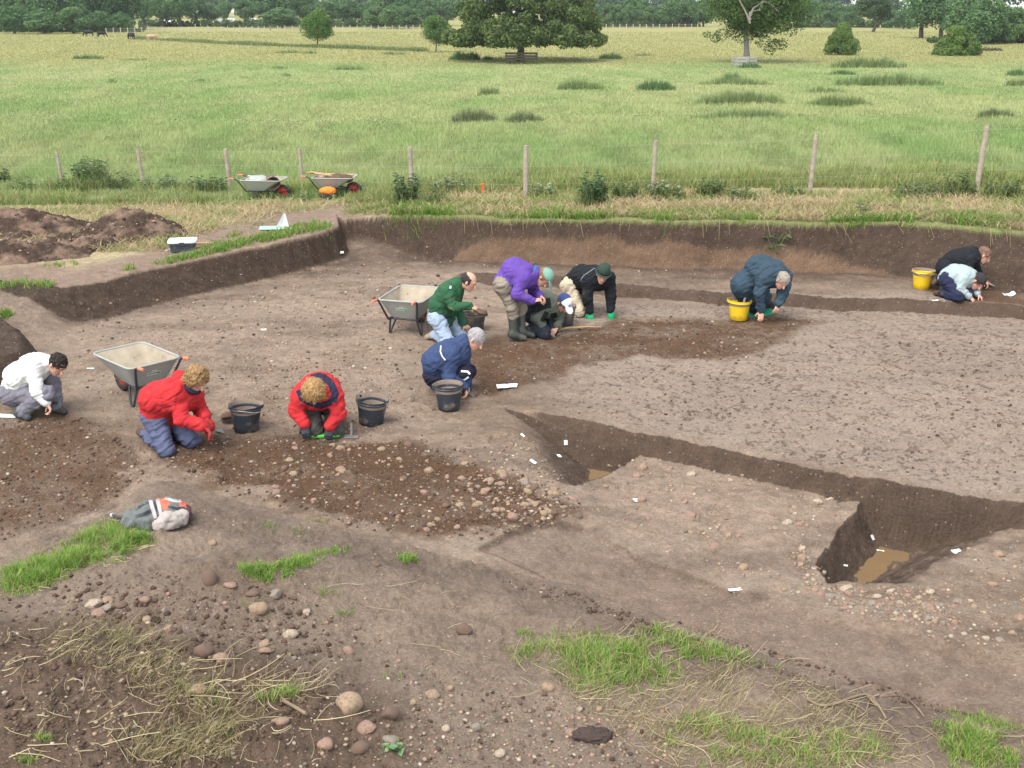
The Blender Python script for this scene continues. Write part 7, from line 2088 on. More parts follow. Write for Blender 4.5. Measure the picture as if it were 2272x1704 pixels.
weed(2035, 438, 120, 42, 'wide pale nettle patch left of the last post', 'nettle', (0.06, 0.11, 0.05), (0.17, 0.23, 0.10), 40, 0.08, 0.04, seed=11, grassy=300)
weed(2125, 436, 70, 58, 'dark tall nettles just left of the last post', 'nettle', (0.035, 0.075, 0.035), (0.12, 0.17, 0.07), 30, 0.10, 0.04, seed=12, grassy=240)
weed(2225, 440, 90, 52, 'dark grassy nettle clump at the right edge by the last post', 'nettle', (0.035, 0.075, 0.03), (0.12, 0.17, 0.07), 30, 0.10, 0.04, seed=13, grassy=320)
weed(205, 420, 80, 78, 'tallest leafy weed bush by the first two posts on the left', 'weed bush', (0.05, 0.105, 0.05), (0.15, 0.22, 0.10), 42, 0.12, 0.045, seed=14, grassy=240)
weed(262, 425, 80, 50, 'leafy weed bush right beside the tallest one near the second post', 'weed bush', (0.05, 0.10, 0.05), (0.14, 0.20, 0.09), 30, 0.11, 0.04, seed=15, grassy=300)
weed(160, 432, 110, 56, 'grassy green bush left of the tallest weed bush', 'weed bush', (0.06, 0.12, 0.03), (0.17, 0.24, 0.07), 26, 0.10, 0.03, seed=16, grassy=460)
weed(360, 428, 120, 44, 'bluish green thistle patch between the second and third posts', 'thistle', (0.05, 0.105, 0.06), (0.15, 0.21, 0.12), 34, 0.10, 0.04, seed=17, grassy=300)
weed(455, 432, 100, 50, 'green thistle patch just left of the nearer-left wheelbarrow', 'thistle', (0.05, 0.11, 0.05), (0.15, 0.22, 0.10), 34, 0.11, 0.04, seed=18, grassy=300)
weed(75, 430, 120, 40, 'grass and nettle clump at the far left under the first post', 'nettle', (0.06, 0.11, 0.04), (0.17, 0.22, 0.08), 26, 0.09, 0.04, seed=19, grassy=320)
weed(5, 410, 40, 46, 'dark nettle stem clump at the left edge of the fence', 'nettle', (0.03, 0.075, 0.03), (0.09, 0.15, 0.05), 18, 0.10, 0.04, seed=20, grassy=60)
weed(592, 400, 60, 36, 'dark nettles behind the barrow holding the brown bucket', 'nettle', seed=21, grassy=120, nst=18, Y=23.6)
weed(680, 446, 24, 24, 'small weed sprig between the two fenceline wheelbarrows', 'weed', seed=22, nst=8, leaf=0.07)
weed(1722, 538, 30, 34, 'single spiky thistle growing out of the dark section face', 'thistle', (0.035, 0.10, 0.03), (0.10, 0.20, 0.06), 6, 0.17, 0.035, seed=23, spread=0.5, group='weeds in the dig')
weed(1918, 478, 26, 40, 'lone thin thistle on the straw above the section', 'thistle', (0.05, 0.10, 0.05), (0.14, 0.2, 0.09), 5, 0.09, 0.03, seed=24, spread=0.3, group='weeds in the dig')
weed(876, 1662, 34, 34, 'small pale green leafy weed beside a greyish cobble', 'weed', (0.13, 0.22, 0.10), (0.22, 0.34, 0.17), 5, 0.045, 0.045, seed=25, spread=0.8, group='weeds in the dig')

# ------------------------------------------------------------------ rush and nettle patches out on the meadow
def rush(px, py, wpx, hpx, label, c0=(0.06, 0.115, 0.045), c1=(0.17, 0.21, 0.09), dens=0.9, hk=1.0, seed=1, name='rush_clump', cat='rushes'):
    g = G(px, py); zc = g[1] * CT - (g[2] - CZ) * ST; m = zc / FPX; pm = 2.22 * m
    R = wpx / 2 * m; D = max(0.22 * R, 0.7 * hpx * m); H = hpx * m * hk
    rg2 = np.random.default_rng(seed)
    n = int(min(4200, 60 + dens * wpx * hpx * 1.1))
    a = rg2.random(n) * 6.283; rr = np.sqrt(rg2.random(n))
    p_ = np.stack([rr * np.cos(a) * R, rr * np.sin(a) * D, 0 * a], 1)
    cl = fbm2(p_[:, 0] / (0.25 * R) + seed, p_[:, 1] / (0.5 * D), 3, seed)
    p_[:, 2] = z_meadow(g[0] + p_[:, 0], g[1] + p_[:, 1]) - g[2]
    h = H * (0.45 + 0.7 * cl) * (1 - 0.55 * rr ** 3) * (0.7 + 0.5 * rg2.random(n))
    c = np.array(c0) + (np.array(c1) - np.array(c0)) * rg2.random((n, 1)) ** 1.3
    keep = rg2.random(n) < (1.0 - 0.75 * rr ** 2) * (0.35 + 1.1 * cl); p_, h, c = p_[keep], h[keep], c[keep]; n = len(p_)
    V, F, C = join([blades(p_, h, max(0.012, 0.8 * pm), 0.12 + 0.3 * rg2.random(n), c, seed, tri=True)])
    o = link(name, mesh_np(name, V, F, GRASS_MAT, False, {'Col': C})); o.location = tuple(g)
    tag(o, label, cat, 'rush and nettle patches on the meadow'); return o
DK = dict(c0=(0.085, 0.165, 0.070), c1=(0.23, 0.32, 0.135), dens=0.7, hk=1.25)
MD = dict(c0=(0.140, 0.220, 0.090), c1=(0.31, 0.35, 0.155), dens=0.45, hk=1.35)
PU = dict(c0=(0.13, 0.165, 0.085), c1=(0.29, 0.32, 0.165), dens=0.5, hk=1.2)
for i, a in enumerate([
    (1032, 133, 76, 18, 'nettle clump at the left under the big spreading tree', DK), (1083, 132, 26, 9, 'small nettle clump between big tree guard and larger left clump', DK),
    (1355, 131, 56, 15, 'nettle clump at the right under the big spreading tree', DK), (1430, 124, 48, 7, 'low rush patch right of the big tree shade', MD),
    (1050, 275, 110, 34, 'purplish dock patch in mid meadow, larger left half of a pair', PU), (1165, 272, 95, 26, 'purplish dock patch in mid meadow, smaller right half of a pair', PU),
    (1085, 211, 54, 19, 'small rush tuft above the purplish dock pair', MD), (1290, 199, 110, 22, 'wide rush patch left of a darker one, below the big tree', MD), (1455, 201, 96, 24, 'darker rush patch midway between the big tree and the oak', DK),
    (775, 155, 90, 10, 'low rush strip left of the big tree shade', MD), (875, 121, 60, 7, 'low rush patch under the small tree beside the big one', MD),
    (1622, 186, 44, 26, 'dark bush of nettles on the rushes below the oak', DK), (1632, 188, 170, 16, 'wide low rush band under the dark nettle bush', MD),
    (1925, 150, 180, 22, 'long rush bank below the small conical bush', MD), (1868, 166, 66, 11, 'short rush strip just above the longest rush bank', DK), (1970, 190, 250, 26, 'longest rush bank on the right of the meadow', MD),
    (1640, 232, 210, 28, 'broad rush bank below the oak, nearer than the nettle bush', MD), (1860, 236, 160, 24, 'broad rush bank in mid meadow right of another', MD), (1830, 206, 100, 14, 'thin rush strip between two broad banks', MD),
    (2255, 168, 50, 16, 'dark rush patch at the right edge of the meadow', DK), (2255, 192, 56, 18, 'paler rush patch just below the dark one at the right edge', MD),
    (195, 131, 76, 10, 'dark rush strip at left in the far meadow', DK), (300, 134, 70, 5, 'faint rush strip right of the dark left one', MD), (250, 184, 22, 12, 'tiny rush tuft in the left meadow', MD), (640, 118, 66, 8, 'low rush strip left below the lone round tree', MD), (690, 119, 36, 8, 'short rush tuft right below the lone round tree', MD),
    (620, 152, 40, 6, 'short rush strip in the meadow left of middle', MD), (635, 170, 22, 9, 'small rush tuft in the meadow left of middle', MD), (2210, 262, 90, 24, 'purplish dock patch near the last fence post, far right', PU), (1660, 262, 260, 18, 'faint rush band above the fence, right of middle', MD),
    (445, 180, 26, 6, 'little rush tuft in the middle of the left meadow', MD)]):
    rush(*a[:5], seed=300 + i, **a[5])
# overgrown ditch line across the far meadow
q = np.concatenate([np.stack([np.linspace(300, 480, 900), np.linspace(86, 96, 900)], 1), np.stack([np.linspace(480, 940, 2200), np.linspace(97, 114, 2200)], 1)])
q = q + rv.normal(size=q.shape) * (3, 0.6)
p_ = meadow_pts(1, 100, 101); p_ = np.array([G(x, y) for x, y in q[::3]]); p_ = np.repeat(p_, 3, 0) + rv.normal(size=(len(p_) * 3, 3)) * (0.5, 0.8, 0)
n = len(p_)
grass_ob('ditch_grass', [blades(p_, 0.3 + 0.7 * fbm2(p_[:, 0] * 0.12, p_[:, 1] * 0, 3, 7), 0.18, 0.3 * rv.random(n), gcol(n, np.array([0.10, 0.15, 0.06]), np.array([0.22, 0.25, 0.11])), 9, tri=True)])
# ------------------------------------------------------------------ fences
M_POST = mat('weathered_post', color=(0.30, 0.25, 0.20), rough=0.9, noise=0.3, nscale=12, bump=0.3, bscale=40)
M_FWIRE = mat('fence_wire', color=(0.42, 0.45, 0.43), rough=0.5, metal=0.3)
fence = tag(empty('wire_fence', (0, 22.5, 0.4)), 'post and wire fence running across the meadow behind the dig', 'fence')
posts = []
for i, (px, py, lean, hh) in enumerate([(126, 338, -0.07, 0.80), (305, 330, -0.08, 0.84), (500, 330, -0.06, 0.86), (664, 329, -0.05, 0.88), (910, 326, -0.02, 0.92), (1167, 323, 0.0, 0.94), (1455, 312, 0.03, 0.98), (1811, 300, 0.04, 1.04), (2190, 279, 0.05, 1.14)]):
    Ys = np.arange(19.5, 30, 0.02); d = ray(px, py); z = CZ + d[2] / d[1] * Ys; X = d[0] / d[1] * Ys
    k = np.argmin(np.abs(z - (np.where(Ys > 25, z_meadow(X, Ys), HZ(X, Ys)) + hh)))
    top = np.array([X[k], Ys[k], z[k]]); base = np.array([X[k] - lean * 0.8, Ys[k], z[k] - hh - 0.25])
    posts.append((top, base))
    b = MB(); r = 0.038 + 0.005 * (i % 3)
    pts = [base + (top - base) * s_ for s_ in np.linspace(0, 1, 6)]
    b.tube(np.array(pts) - fence.location, [r * 1.02, r, r * 0.98, r, r * 0.97, r * 0.94], 9); b.build('fence_post', M_POST, fence, False)
fl = np.array(fence.location)
for hgt in (0.06, 0.42, 0.78):
    b = MB(); line = []
    for i in range(len(posts)):
        t_, bs = posts[i]; p = t_ + (bs - t_) * (hgt / 1.35) + (0, -0.055, 0)
        if i: 
            q0 = line[-1]
            for s_ in (0.25, 0.5, 0.75): line.append(q0 + (p - q0) * s_ - (0, 0, 0.02 * math.sin(math.pi * s_)))
        else: line.append(p + (-3.2, 0.0, -0.05))
        line.append(p)
    line.append(line[-1] + (3.5, -0.3, 0.08))
    b.tube(np.array(line) - fl, 0.0011, 4); b.build('fence_wire', M_FWIRE, fence, True)

def far_fence(p0, p1, n, label):
    a = G(*p0); c = G(*p1); t = tag(empty('field_fence', a), label, 'fence', 'far field fences')
    for s_ in np.linspace(0, 1, n):
        p = a + (c - a) * s_; p[2] = float(z_meadow(p[0], p[1])); m = p[1] / FPX
        b = MB(); r = 0.13; q = p - a
        b.tube([q - (0, 0, 0.1), q + (0, 0, 0.7), q + (0, 0, 1.45)], [r, r, r * 0.9], 5); b.build('fence_post', M_PALEPOST, t)
    b = MB(); L = [a * (1 - s_) + c * s_ for s_ in np.linspace(0, 1, 20)]
    for h in (0.6, 1.1): b.tube([np.array([p[0], p[1], float(z_meadow(p[0], p[1])) + h]) - a for p in L], 0.02, 4)
    b.build('fence_wire', M_FWIRE, t); return t
M_PALEPOST = mat('pale_post', color=(0.42, 0.36, 0.26), rough=0.9, noise=0.2)
far_fence((236, 74), (600, 68), 26, 'pale post fence along the far wood, left half of the picture')
far_fence((600, 68), (932, 66), 22, 'pale post fence along the far wood, between lone tree and big tree')
far_fence((1345, 64), (1548, 62), 15, 'pale post fence along the far plantation right of the big tree')

M_RAIL = mat('rail_timber', color=(0.17, 0.14, 0.105), rough=0.9, noise=0.25)
M_RAILG = mat('rail_timber_grey', color=(0.28, 0.27, 0.24), rough=0.9, noise=0.25)
def guard(px, py, wpx, hpx, nside, label, mt, dpt=0.8):
    g = G(px, py); zc = g[1] * CT - (g[2] - CZ) * ST; m = zc / FPX
    R = wpx / 2 * m; H = hpx * m
    g = g + (0, R * dpt, 0); g[2] = float(z_meadow(g[0], g[1]))
    t = tag(empty('tree_guard', g), label, 'tree guard', 'timber guards round trees')
    a0 = math.pi / nside if nside == 4 else 0.2
    P = [np.array([R * math.cos(a0 + i * 2 * math.pi / nside) * (1.35 if nside == 4 else 1), R * dpt * math.sin(a0 + i * 2 * math.pi / nside), 0]) for i in range(nside)]
    pp = []
    for i in range(nside):
        pp += [P[i]] + ([(P[i] + P[(i + 1) % nside]) / 2] if nside == 4 else [])
    for p in pp:
        b = MB(); b.box((p[0] - 0.09, p[1] - 0.09, -0.1), (p[0] + 0.09, p[1] + 0.09, H * 1.05)); b.build('guard_post', mt, t)
    for i in range(nside):
        p, q = P[i], P[(i + 1) % nside]
        for h in (0.36, 0.66, 0.96):
            d = unit(q - p); b = MB(); nn = np.array([-d[1], d[0], 0])
            L = np.linalg.norm(q - p); Rm = np.stack([d, nn, [0, 0, 1]], 1)
            b.box((0, -0.12, -0.075), (L, -0.095, 0.075), mat4(Rm, p + (0, 0, h * H))); b.build('guard_rail', mt, t)
    return t

# ------------------------------------------------------------------ trees
CROWN_MAT = mat('crown_leaves', attr='Col', rough=0.7, spec=0.2, trans=0.18)
M_BARK = mat('bark', color=(0.085, 0.070, 0.055), rough=0.95, noise=0.35, nscale=6, bump=0.5, bscale=18)
M_BARKG = mat('bark_grey', color=(0.20, 0.185, 0.165), rough=0.95, noise=0.25, nscale=6, bump=0.4, bscale=18)
def leaf_cloud(lobes, per, size, c0, c1, seed, tuft=None):
    """leaf sprays over lumpy lobes [(centre, radius)]; each spray a small quad"""
    rg2 = np.random.default_rng(seed); V = []; C = []
    for c, r in lobes:
        n = max(90, int(per * r * r))
        d = unit_rows(rg2.normal(size=(n, 3)) + (0, 0, 0.25))
        rad = r * (0.62 + 0.42 * rg2.random(n) ** 0.6)
        p = np.asarray(c) + d * rad[:, None] * np.array([1, 1, 0.85])
        nr = unit_rows(d + 0.75 * rg2.normal(size=(n, 3)))
        e1 = unit_rows(np.cross(nr, rg2.normal(size=(n, 3)))); e2 = np.cross(nr, e1)
        s_ = size * (0.55 + 0.8 * rg2.random(n))[:, None]
        V.append(np.stack([p - e1 * s_ * 0.5, p + e2 * s_ * 0.34, p + e1 * s_ * 0.5, p - e2 * s_ * 0.34], 1).reshape(-1, 3))
        lc = rg2.random()
        k = np.clip(rg2.random((n, 1)) * 0.65 + 0.35 * lc, 0, 1)
        C.append(np.repeat(np.array(c0) + (np.array(c1) - np.array(c0)) * k, 4, 0))
    V = np.concatenate(V); return V, np.arange(len(V)).reshape(-1, 4), np.concatenate(C)

def crown_lobes(rx, ry, rz, n, lr, seed, shape='round', flat=0.0):
    rg2 = np.random.default_rng(seed); out = []
    i = 0
    while len(out) < n:
        d = unit(rg2.normal(size=3)); k = 0.45 + 0.55 * rg2.random() ** 0.5
        if shape == 'cone':
            h = rg2.random() ** 1.3; a = rg2.random() * 6.283; w = (1 - h) ** 0.75 * (0.55 + 0.45 * rg2.random())
            p = np.array([rx * w * math.cos(a), ry * w * math.sin(a), rz * (2 * h - 1)])
        elif shape == 'dome':
            d[2] = abs(d[2]); p = d * k * np.array([rx, ry, 2 * rz]) - (0, 0, rz)
            if rg2.random() < 0.35: 
                a = rg2.random() * 6.283; q = 0.35 + 0.62 * rg2.random() ** 0.6; p = np.array([rx * q * math.cos(a), ry * q * math.sin(a), -rz * (0.92 + 0.1 * rg2.random())])
        elif shape == 'egg':
            p = d * k * np.array([rx, ry, rz]); p[:2] *= 1 - 0.35 * (p[2] / rz)
        else:
            p = d * k * np.array([rx, ry, rz])
        out.append((p, lr * (0.7 + 0.6 * rg2.random())))
    return out

def trunk(b, H, r, seed, limbs=5, reach=1.0, top=0.6, lean=(0, 0)):
    rg2 = np.random.default_rng(seed)
    ax = [np.array([lean[0] * s_ * H + 0.04 * H * math.sin(3 * s_ + seed), lean[1] * s_ * H, H * s_ - 0.15]) for s_ in np.linspace(0, 1, 7)]
    b.tube(ax, [r * 1.45, r * 1.05, r * 0.95, r * 0.85, r * 0.7, r * 0.5, r * 0.3], 10)
    for i in range(limbs):
        s_ = top + (1 - top) * rg2.random() * 0.9; p = np.array([np.interp(s_, np.linspace(0, 1, 7), [q[k] for q in ax]) for k in range(3)])
        a = 6.283 * (i + rg2.random() * 0.6) / limbs; L = reach * (0.6 + 0.5 * rg2.random())
        e = p + np.array([L * math.cos(a), L * math.sin(a), L * (0.3 + 0.4 * rg2.random())])
        b.tube(smooth_path([p, (p + e) / 2 + (0, 0, 0.08 * L), e], 3), [r * 0.45 * (1 - 0.75 * t_) for t_ in np.linspace(0, 1, 7)], 6)

def tree(px, py, box, label, cat='tree', group=None, shape='round', c0=(0.022, 0.050, 0.014), c1=(0.085, 0.145, 0.036), nl=40, lr=0.28, leaf=0.04, trunk_r=0.03, per=1.0, seed=1, lean=(0, 0), bark=None, depth=1.0, name='broadleaf_tree', skirt=None, limbs=6, extra=None):
    """box: crown extent in the photograph (x0, x1, ytop, ybottom)"""
    g = G(px, py); zc = g[1] * CT - (g[2] - CZ) * ST; m = zc / FPX
    x0, x1, yt, yb = box
    rx = (x1 - x0) / 2 * m; rz = (yb - yt) / 2 * m; cz = (py - (yt + yb) / 2) * m; cx = ((x0 + x1) / 2 - px) * m
    t = tag(empty(name, g), label, cat, group)
    S = max(rx, rz)
    lrr = lr * min(rx, rz)
    lobes = crown_lobes(rx - lrr * 0.8, (rx - lrr * 0.8) * depth, rz - lrr * 0.7, nl, lrr, seed, shape)
    lobes = [(p + (cx, 0, cz), r) for p, r in lobes]
    if extra: lobes += [(np.array([(ex - px) * m, ey_ * m, (py - ez) * m]), er * m) for ex, ez, ey_, er in extra]
    V, F, C = leaf_cloud(lobes, per * 150 / (lrr * lrr) , leaf * 2 * S, c0, c1, seed + 1)
    link('crown', mesh_np('crown', V, F, CROWN_MAT, False, {'Col': C}), t)
    b = MB(); trunk(b, max(cz, 1.0) + 0.4 * rz, trunk_r * 2 * S, seed, limbs, 0.75 * rx, max(0.25, min(0.7, (cz - rz) / (cz + 0.4 * rz) + 0.1)), lean)
    b.build('trunk', bark or M_BARK, t, True)
    return t, m, g
LONE = 'lone parkland trees'
CH = tree(1160, 136, (980, 1350, -70, 101), 'huge spreading chestnut with drooping skirts inside a timber guard', 'tree', LONE, 'dome', (0.036, 0.068, 0.022), (0.145, 0.195, 0.062), 300, 0.20, 0.0155, 0.020, 1.7, 5, limbs=9, name='chestnut_tree')
guard(1157, 140, 72, 20, 4, 'square timber rail guard round the huge spreading chestnut', M_RAIL, 0.9)
OK_ = tree(1655, 139, (1556, 1790, -100, 96), 'old oak with bare dead branches at its top and a round guard', 'tree', LONE, 'round', (0.034, 0.076, 0.020), (0.125, 0.195, 0.052), 170, 0.24, 0.018, 0.024, 2.2, 9, bark=M_BARKG, name='oak_tree', limbs=7,
           extra=[(1715, 102, -1, 16), (1705, 112, 0, 14), (1730, 100, 0.5, 15), (1690, 95, -1, 18), (1600, 80, 0, 18), (1585, 88, 0.3, 12), (1566, 80, 0, 10), (1770, 50, 0, 24), (1790, 30, 0.4, 22), (1750, 72, 0, 16), (1575, 40, 0, 20), (1560, 15, 0, 18), (1740, 20, 0, 26)])
b = MB(); _m, _g = OK_[1], OK_[2]
for pts in ([(1640, 55), (1628, 30), (1612, 5), (1606, -15)], [(1640, 40), (1645, 25), (1655, 18), (1672, 0), (1680, -20)], [(1658, 30), (1665, 12), (1685, 20), (1698, 32)], [(1640, 48), (1638, 34), (1648, 30), (1657, 28)]):
    b.tube(smooth_path([((x - 1655) * _m, -5.2, (139 - y) * _m) for x, y in pts], 4), np.linspace(0.15, 0.05, 4 * (len(pts) - 1) + 1), 6)
b.build('dead_branches', mat('dead_wood', color=(0.22, 0.19, 0.165), rough=0.9, noise=0.2, nscale=5), OK_[0], True)
guard(1656, 151, 54, 22, 7, 'grey rail guard ringed round the trunk of the old oak', M_RAILG, 0.9)
rush(1663, 151, 56, 13, 'nettles growing round the oak guard rails', seed=350, **DK)
tree(707, 104, (668, 746, 22, 94), 'lone round-headed young tree on the far meadow, left of middle', 'tree', LONE, 'egg', (0.040, 0.090, 0.022), (0.140, 0.235, 0.056), 60, 0.38, 0.036, 0.020, 1.8, 11)
tree(966, 116, (934, 1004, 34, 104), 'young tree standing against the left side of the huge chestnut', 'tree', LONE, 'egg', (0.036, 0.085, 0.024), (0.130, 0.220, 0.060), 52, 0.38, 0.036, 0.016, 1.8, 13)
tree(1866, 122, (1821, 1910, 56, 124), 'conical leafy young tree with foliage to the ground, right of the oak', 'tree', LONE, 'cone', (0.044, 0.092, 0.022), (0.165, 0.245, 0.060), 84, 0.34, 0.036, 0.018, 1.9, 15)
tree(2122, 123, (2067, 2176, 58, 128), 'broad bushy young tree with foliage to the ground, far right', 'tree', LONE, 'dome', (0.044, 0.092, 0.022), (0.165, 0.245, 0.060), 90, 0.32, 0.032, 0.016, 1.9, 17)
tree(1936, 71, (1888, 1982, -14, 52), 'leaning oak in front of the far wood on the right', 'tree', LONE, 'round', (0.016, 0.036, 0.014), (0.090, 0.150, 0.052), 34, 0.34, 0.040, 0.030, 1.3, 19, lean=(0.25, 0))
o = rush(2195, 113, 66, 10, 'grey brown brush pile beside the broad bushy tree', c0=(0.10, 0.085, 0.065), c1=(0.20, 0.17, 0.13), seed=351, name='brush_pile', cat='brush pile')

# woodland edge: a few crowns shared by many trees
SH = []
for i in range(8):
    lb = crown_lobes(0.80, 0.80, 0.84, 46, 0.30, 400 + i, 'egg' if i % 2 else 'round')
    k = i / 7
    V, F, C = leaf_cloud(lb, 1900, 0.105, (0.045, 0.098, 0.042), (0.130 + 0.035 * k, 0.225 + 0.035 * k, 0.086), 500 + i)
    SH.append(mesh_np('crown', V, F, CROWN_MAT, False, {'Col': C}))
TR = []
for i in range(3):
    b = MB(); trunk(b, 1.0, 0.045, 40 + i, 4, 0.35, 0.4)
    V = np.concatenate(b.V); TR.append(mesh_np('trunk', V, ([np.concatenate(b.Q)] if b.Q else []) + ([np.concatenate(b.T)] if b.T else []), M_BARK, True))
def woodland(lst, label, group, dark=(0, 3), gap=0.12, dj=14):
    for i, (px, py, wpx, yt) in enumerate(lst):
        g = G(px, py); g = g * ((g[1] + dj * rg.random()) / g[1]); g[2] = float(z_meadow(g[0], g[1]))
        zc = g[1] * CT - (g[2] - CZ) * ST; m = zc / FPX
        H = (py - yt) * m; rx = wpx / 2 * m; cb = H * gap
        lab = label if isinstance(label, str) else label[i]
        t = tag(empty('woodland_tree', g), lab, 'tree', group)
        c = link('crown', SH[dark[0] + int(rg.integers(dark[1] - dark[0] + 1))], t)
        c.location = (0, 0, (H + cb) / 2); c.scale = (rx, rx * 0.9, (H - cb) / 2); c.rotation_euler = (0, 0, rg.random() * 6.28)
        k = link('trunk', TR[int(rg.integers(3))], t); k.scale = (H * 0.9, H * 0.9, H * 0.72)
WL = 'trees of the far woodland edge'
ordn = ['first', 'second', 'third', 'fourth', 'fifth', 'sixth', 'seventh', 'eighth', 'ninth', 'tenth', 'eleventh', 'twelfth', 'thirteenth', 'fourteenth', 'fifteenth', 'sixteenth', 'seventeenth', 'eighteenth', 'nineteenth', 'twentieth']
woodland([(-28, 72, 120, -75), (22, 72, 105, -60), (68, 73, 100, -80), (115, 73, 105, -62), (160, 72, 100, -72), (205, 70, 98, -62), (247, 68, 92, -55), (288, 66, 80, -40)], ['%s tall dark tree from the left in the dense wood, upper left' % w for w in ordn], WL, (0, 2), 0.05)
woodland([(35, 75, 80, 12), (100, 76, 90, 22), (165, 75, 80, 18), (225, 72, 70, 26), (270, 70, 60, 28)], ['%s low bushy tree from the left at the foot of the dense wood' % w for w in ordn], WL, (1, 4), 0.0, 2)
woodland([(322, 63, 66, -12), (364, 60, 74, -8), (402, 60, 76, -20), (438, 59, 66, -8), (468, 58, 54, 10), (499, 55, 40, 2), (548, 58, 56, -2), (590, 58, 76, -30), (640, 57, 72, -25), (682, 57, 66, -12)], ['%s tree from the left between dense wood and lone round tree' % w for w in ordn], WL, (1, 4), 0.16)
woodland([(735, 58, 80, -6), (775, 60, 66, 0), (814, 60, 70, 6), (858, 57, 80, -26), (900, 57, 70, -12), (945, 58, 66, 0), (992, 58, 80, -6)], ['%s tree from the left between lone round tree and chestnut' % w for w in ordn], WL, (1, 4), 0.1)
woodland([(628, 63, 100, 18), (835, 63, 70, 14), (872, 64, 66, 12), (908, 63, 60, 18)], ['paler bushy tree with stems in front of the wood, left of the lone round tree', 'paler bushy tree in front, first of three left of the chestnut', 'paler bushy tree in front, second of three left of the chestnut', 'paler bushy tree in front, third of three left of the chestnut'], WL, (5, 7), 0.06, 2)
woodland([(1318, 61, 40, 12), (1345, 61, 40, 8), (1371, 61, 38, 12), (1396, 61, 40, 9), (1421, 61, 40, 11), (1446, 61, 40, 15), (1468, 61, 36, 22)], ['%s small even tree from the left in the plantation right of chestnut' % w for w in ordn], WL, (3, 6), 0.12, 3)
woodland([(1408, 57, 84, -8), (1488, 60, 66, -6), (1528, 60, 64, 0), (1560, 60, 60, 6), (1290, 58, 70, -4)], ['tall dark tree behind the small plantation', 'taller tree just right of the small plantation', 'second taller tree right of the plantation, beside the oak', 'tree partly hidden by the left side of the oak', 'tree peeping out right behind the chestnut'], WL, (1, 4), 0.1)
woodland([(1790, 58, 74, 0), (1826, 60, 64, 8), (1858, 60, 62, 8), (1888, 61, 56, 10), (1975, 63, 54, 22), (2006, 65, 54, 20)], ['%s tree from the left in the wood right of the oak' % w for w in ordn], WL, (2, 5), 0.08)
woodland([(2046, 85, 112, -38), (2090, 86, 100, -30)], ['left of two big dark trees with bare stems, upper right', 'right of two big dark trees with bare stems, upper right'], WL, (0, 2), 0.12, 2)
woodland([(2135, 96, 96, -8), (2180, 99, 100, -6), (2222, 98, 84, 14), (2254, 96, 76, 20), (2298, 97, 100, 14)], ['%s mid green tree from the left in the clump at upper right' % w for w in ordn], WL, (3, 6), 0.03, 3)

# distant woods
rgw = np.random.default_rng(909)
lob = []
for _ in range(620):
    u = -0.62 + 1.3 * rgw.random(); Y = 620 + 260 * rgw.random()
    top = 9 + 10 * fbm2(np.array([u * 9.0]), np.array([1.0]), 3, 3)[0] + 6 * ss(0.28, 0.42, u)
    lob.append((np.array([u * Y, Y, -3 + top * (0.35 + 0.65 * rgw.random())]), 3.2 + 2.5 * rgw.random()))
V, F, C = leaf_cloud(lob, 6.0, 2.0, (0.022, 0.046, 0.024), (0.060, 0.100, 0.045), 910)
o = link('distant_woods', mesh_np('distant_woods', V, F, CROWN_MAT, False, {'Col': C})); o['kind'] = 'stuff'

# undergrowth at the foot of the wood
lob = []
for x0, x1, yb, hp in ((-60, 300, 72, 14), (300, 600, 60, 16), (600, 960, 61, 18), (1290, 1560, 60, 20), (1780, 2040, 62, 20), (2100, 2340, 98, 16), (490, 600, 62, 16)):
    for x in np.arange(x0, x1, 6):
        g = G(x, yb); m = g[1] / FPX; [lob.append((g + (0, 4 + 8 * rgw.random(), hp * m * hh_), hp * m * (0.22 + 0.25 * rgw.random()))) for hh_ in (0.15, 0.25 + 0.5 * rgw.random())]
V, F, C = leaf_cloud(lob, 34, 0.62, (0.035, 0.075, 0.028), (0.105, 0.155, 0.058), 911)
o = link('undergrowth', mesh_np('undergrowth', V, F, CROWN_MAT, False, {'Col': C})); o['kind'] = 'stuff'

# ------------------------------------------------------------------ white shapes beyond the wood
M_VAN = mat('caravan_white', color=(0.78, 0.78, 0.80), rough=0.4)
def caravan(px, py, wpx, hpx, label):
    g = G(px, py); m = g[1] / FPX; w, h = wpx * m, hpx * m
    t = tag(empty('caravan', g), label, 'caravan', 'caravans glimpsed through the wood')
    b = MB(); b.box((-w / 2, -1.0, 0.35), (w / 2, 1.0, 0.35 + h)); b.build('body', M_VAN, t, bevel=0.15)
    b = MB(); b.box((-w * 0.3, -1.02, 0.35 + h * 0.5), (w * 0.3, -1.0, 0.35 + h * 0.8)); b.build('window', mat('dark_glass', color=(0.03, 0.035, 0.04), rough=0.2), t)
    b = MB(); b.lathe([(0, -0.1), (0.32, -0.1), (0.32, 0.1), (0, 0.1)], 12, mat4(rotx(math.pi / 2), (0, -0.95, 0.32))); b.build('wheel', M_TYRE, t)
caravan(366, 55, 30, 8, 'long white caravan glimpsed between trunks, left of the white tent')
caravan(514, 52, 15, 8, 'white caravan glimpsed just right of the white tent')
caravan(563, 51, 11, 8, 'small white caravan glimpsed left of the lone round tree')
g = G(486, 57); m = g[1] / FPX
t = tag(empty('tent', g), 'tall white tent with a green side seen at the edge of the far wood', 'tent')
b = MB(); w, h = 15 * m, 15 * m
V = [(-w / 2, 0, 0), (w / 2, 0, 0), (w / 2 + 1.2, 2.2, 0), (-w / 2 + 1.2, 2.2, 0), (-w * 0.30, 0.3, h), (w * 0.50, 0.3, h * 0.95)]
b.add(V, [[0, 1, 5, 4], [2, 3, 4, 5]]); b.add(V, [[3, 0, 4]]); b.build('canvas', M_VAN, t)
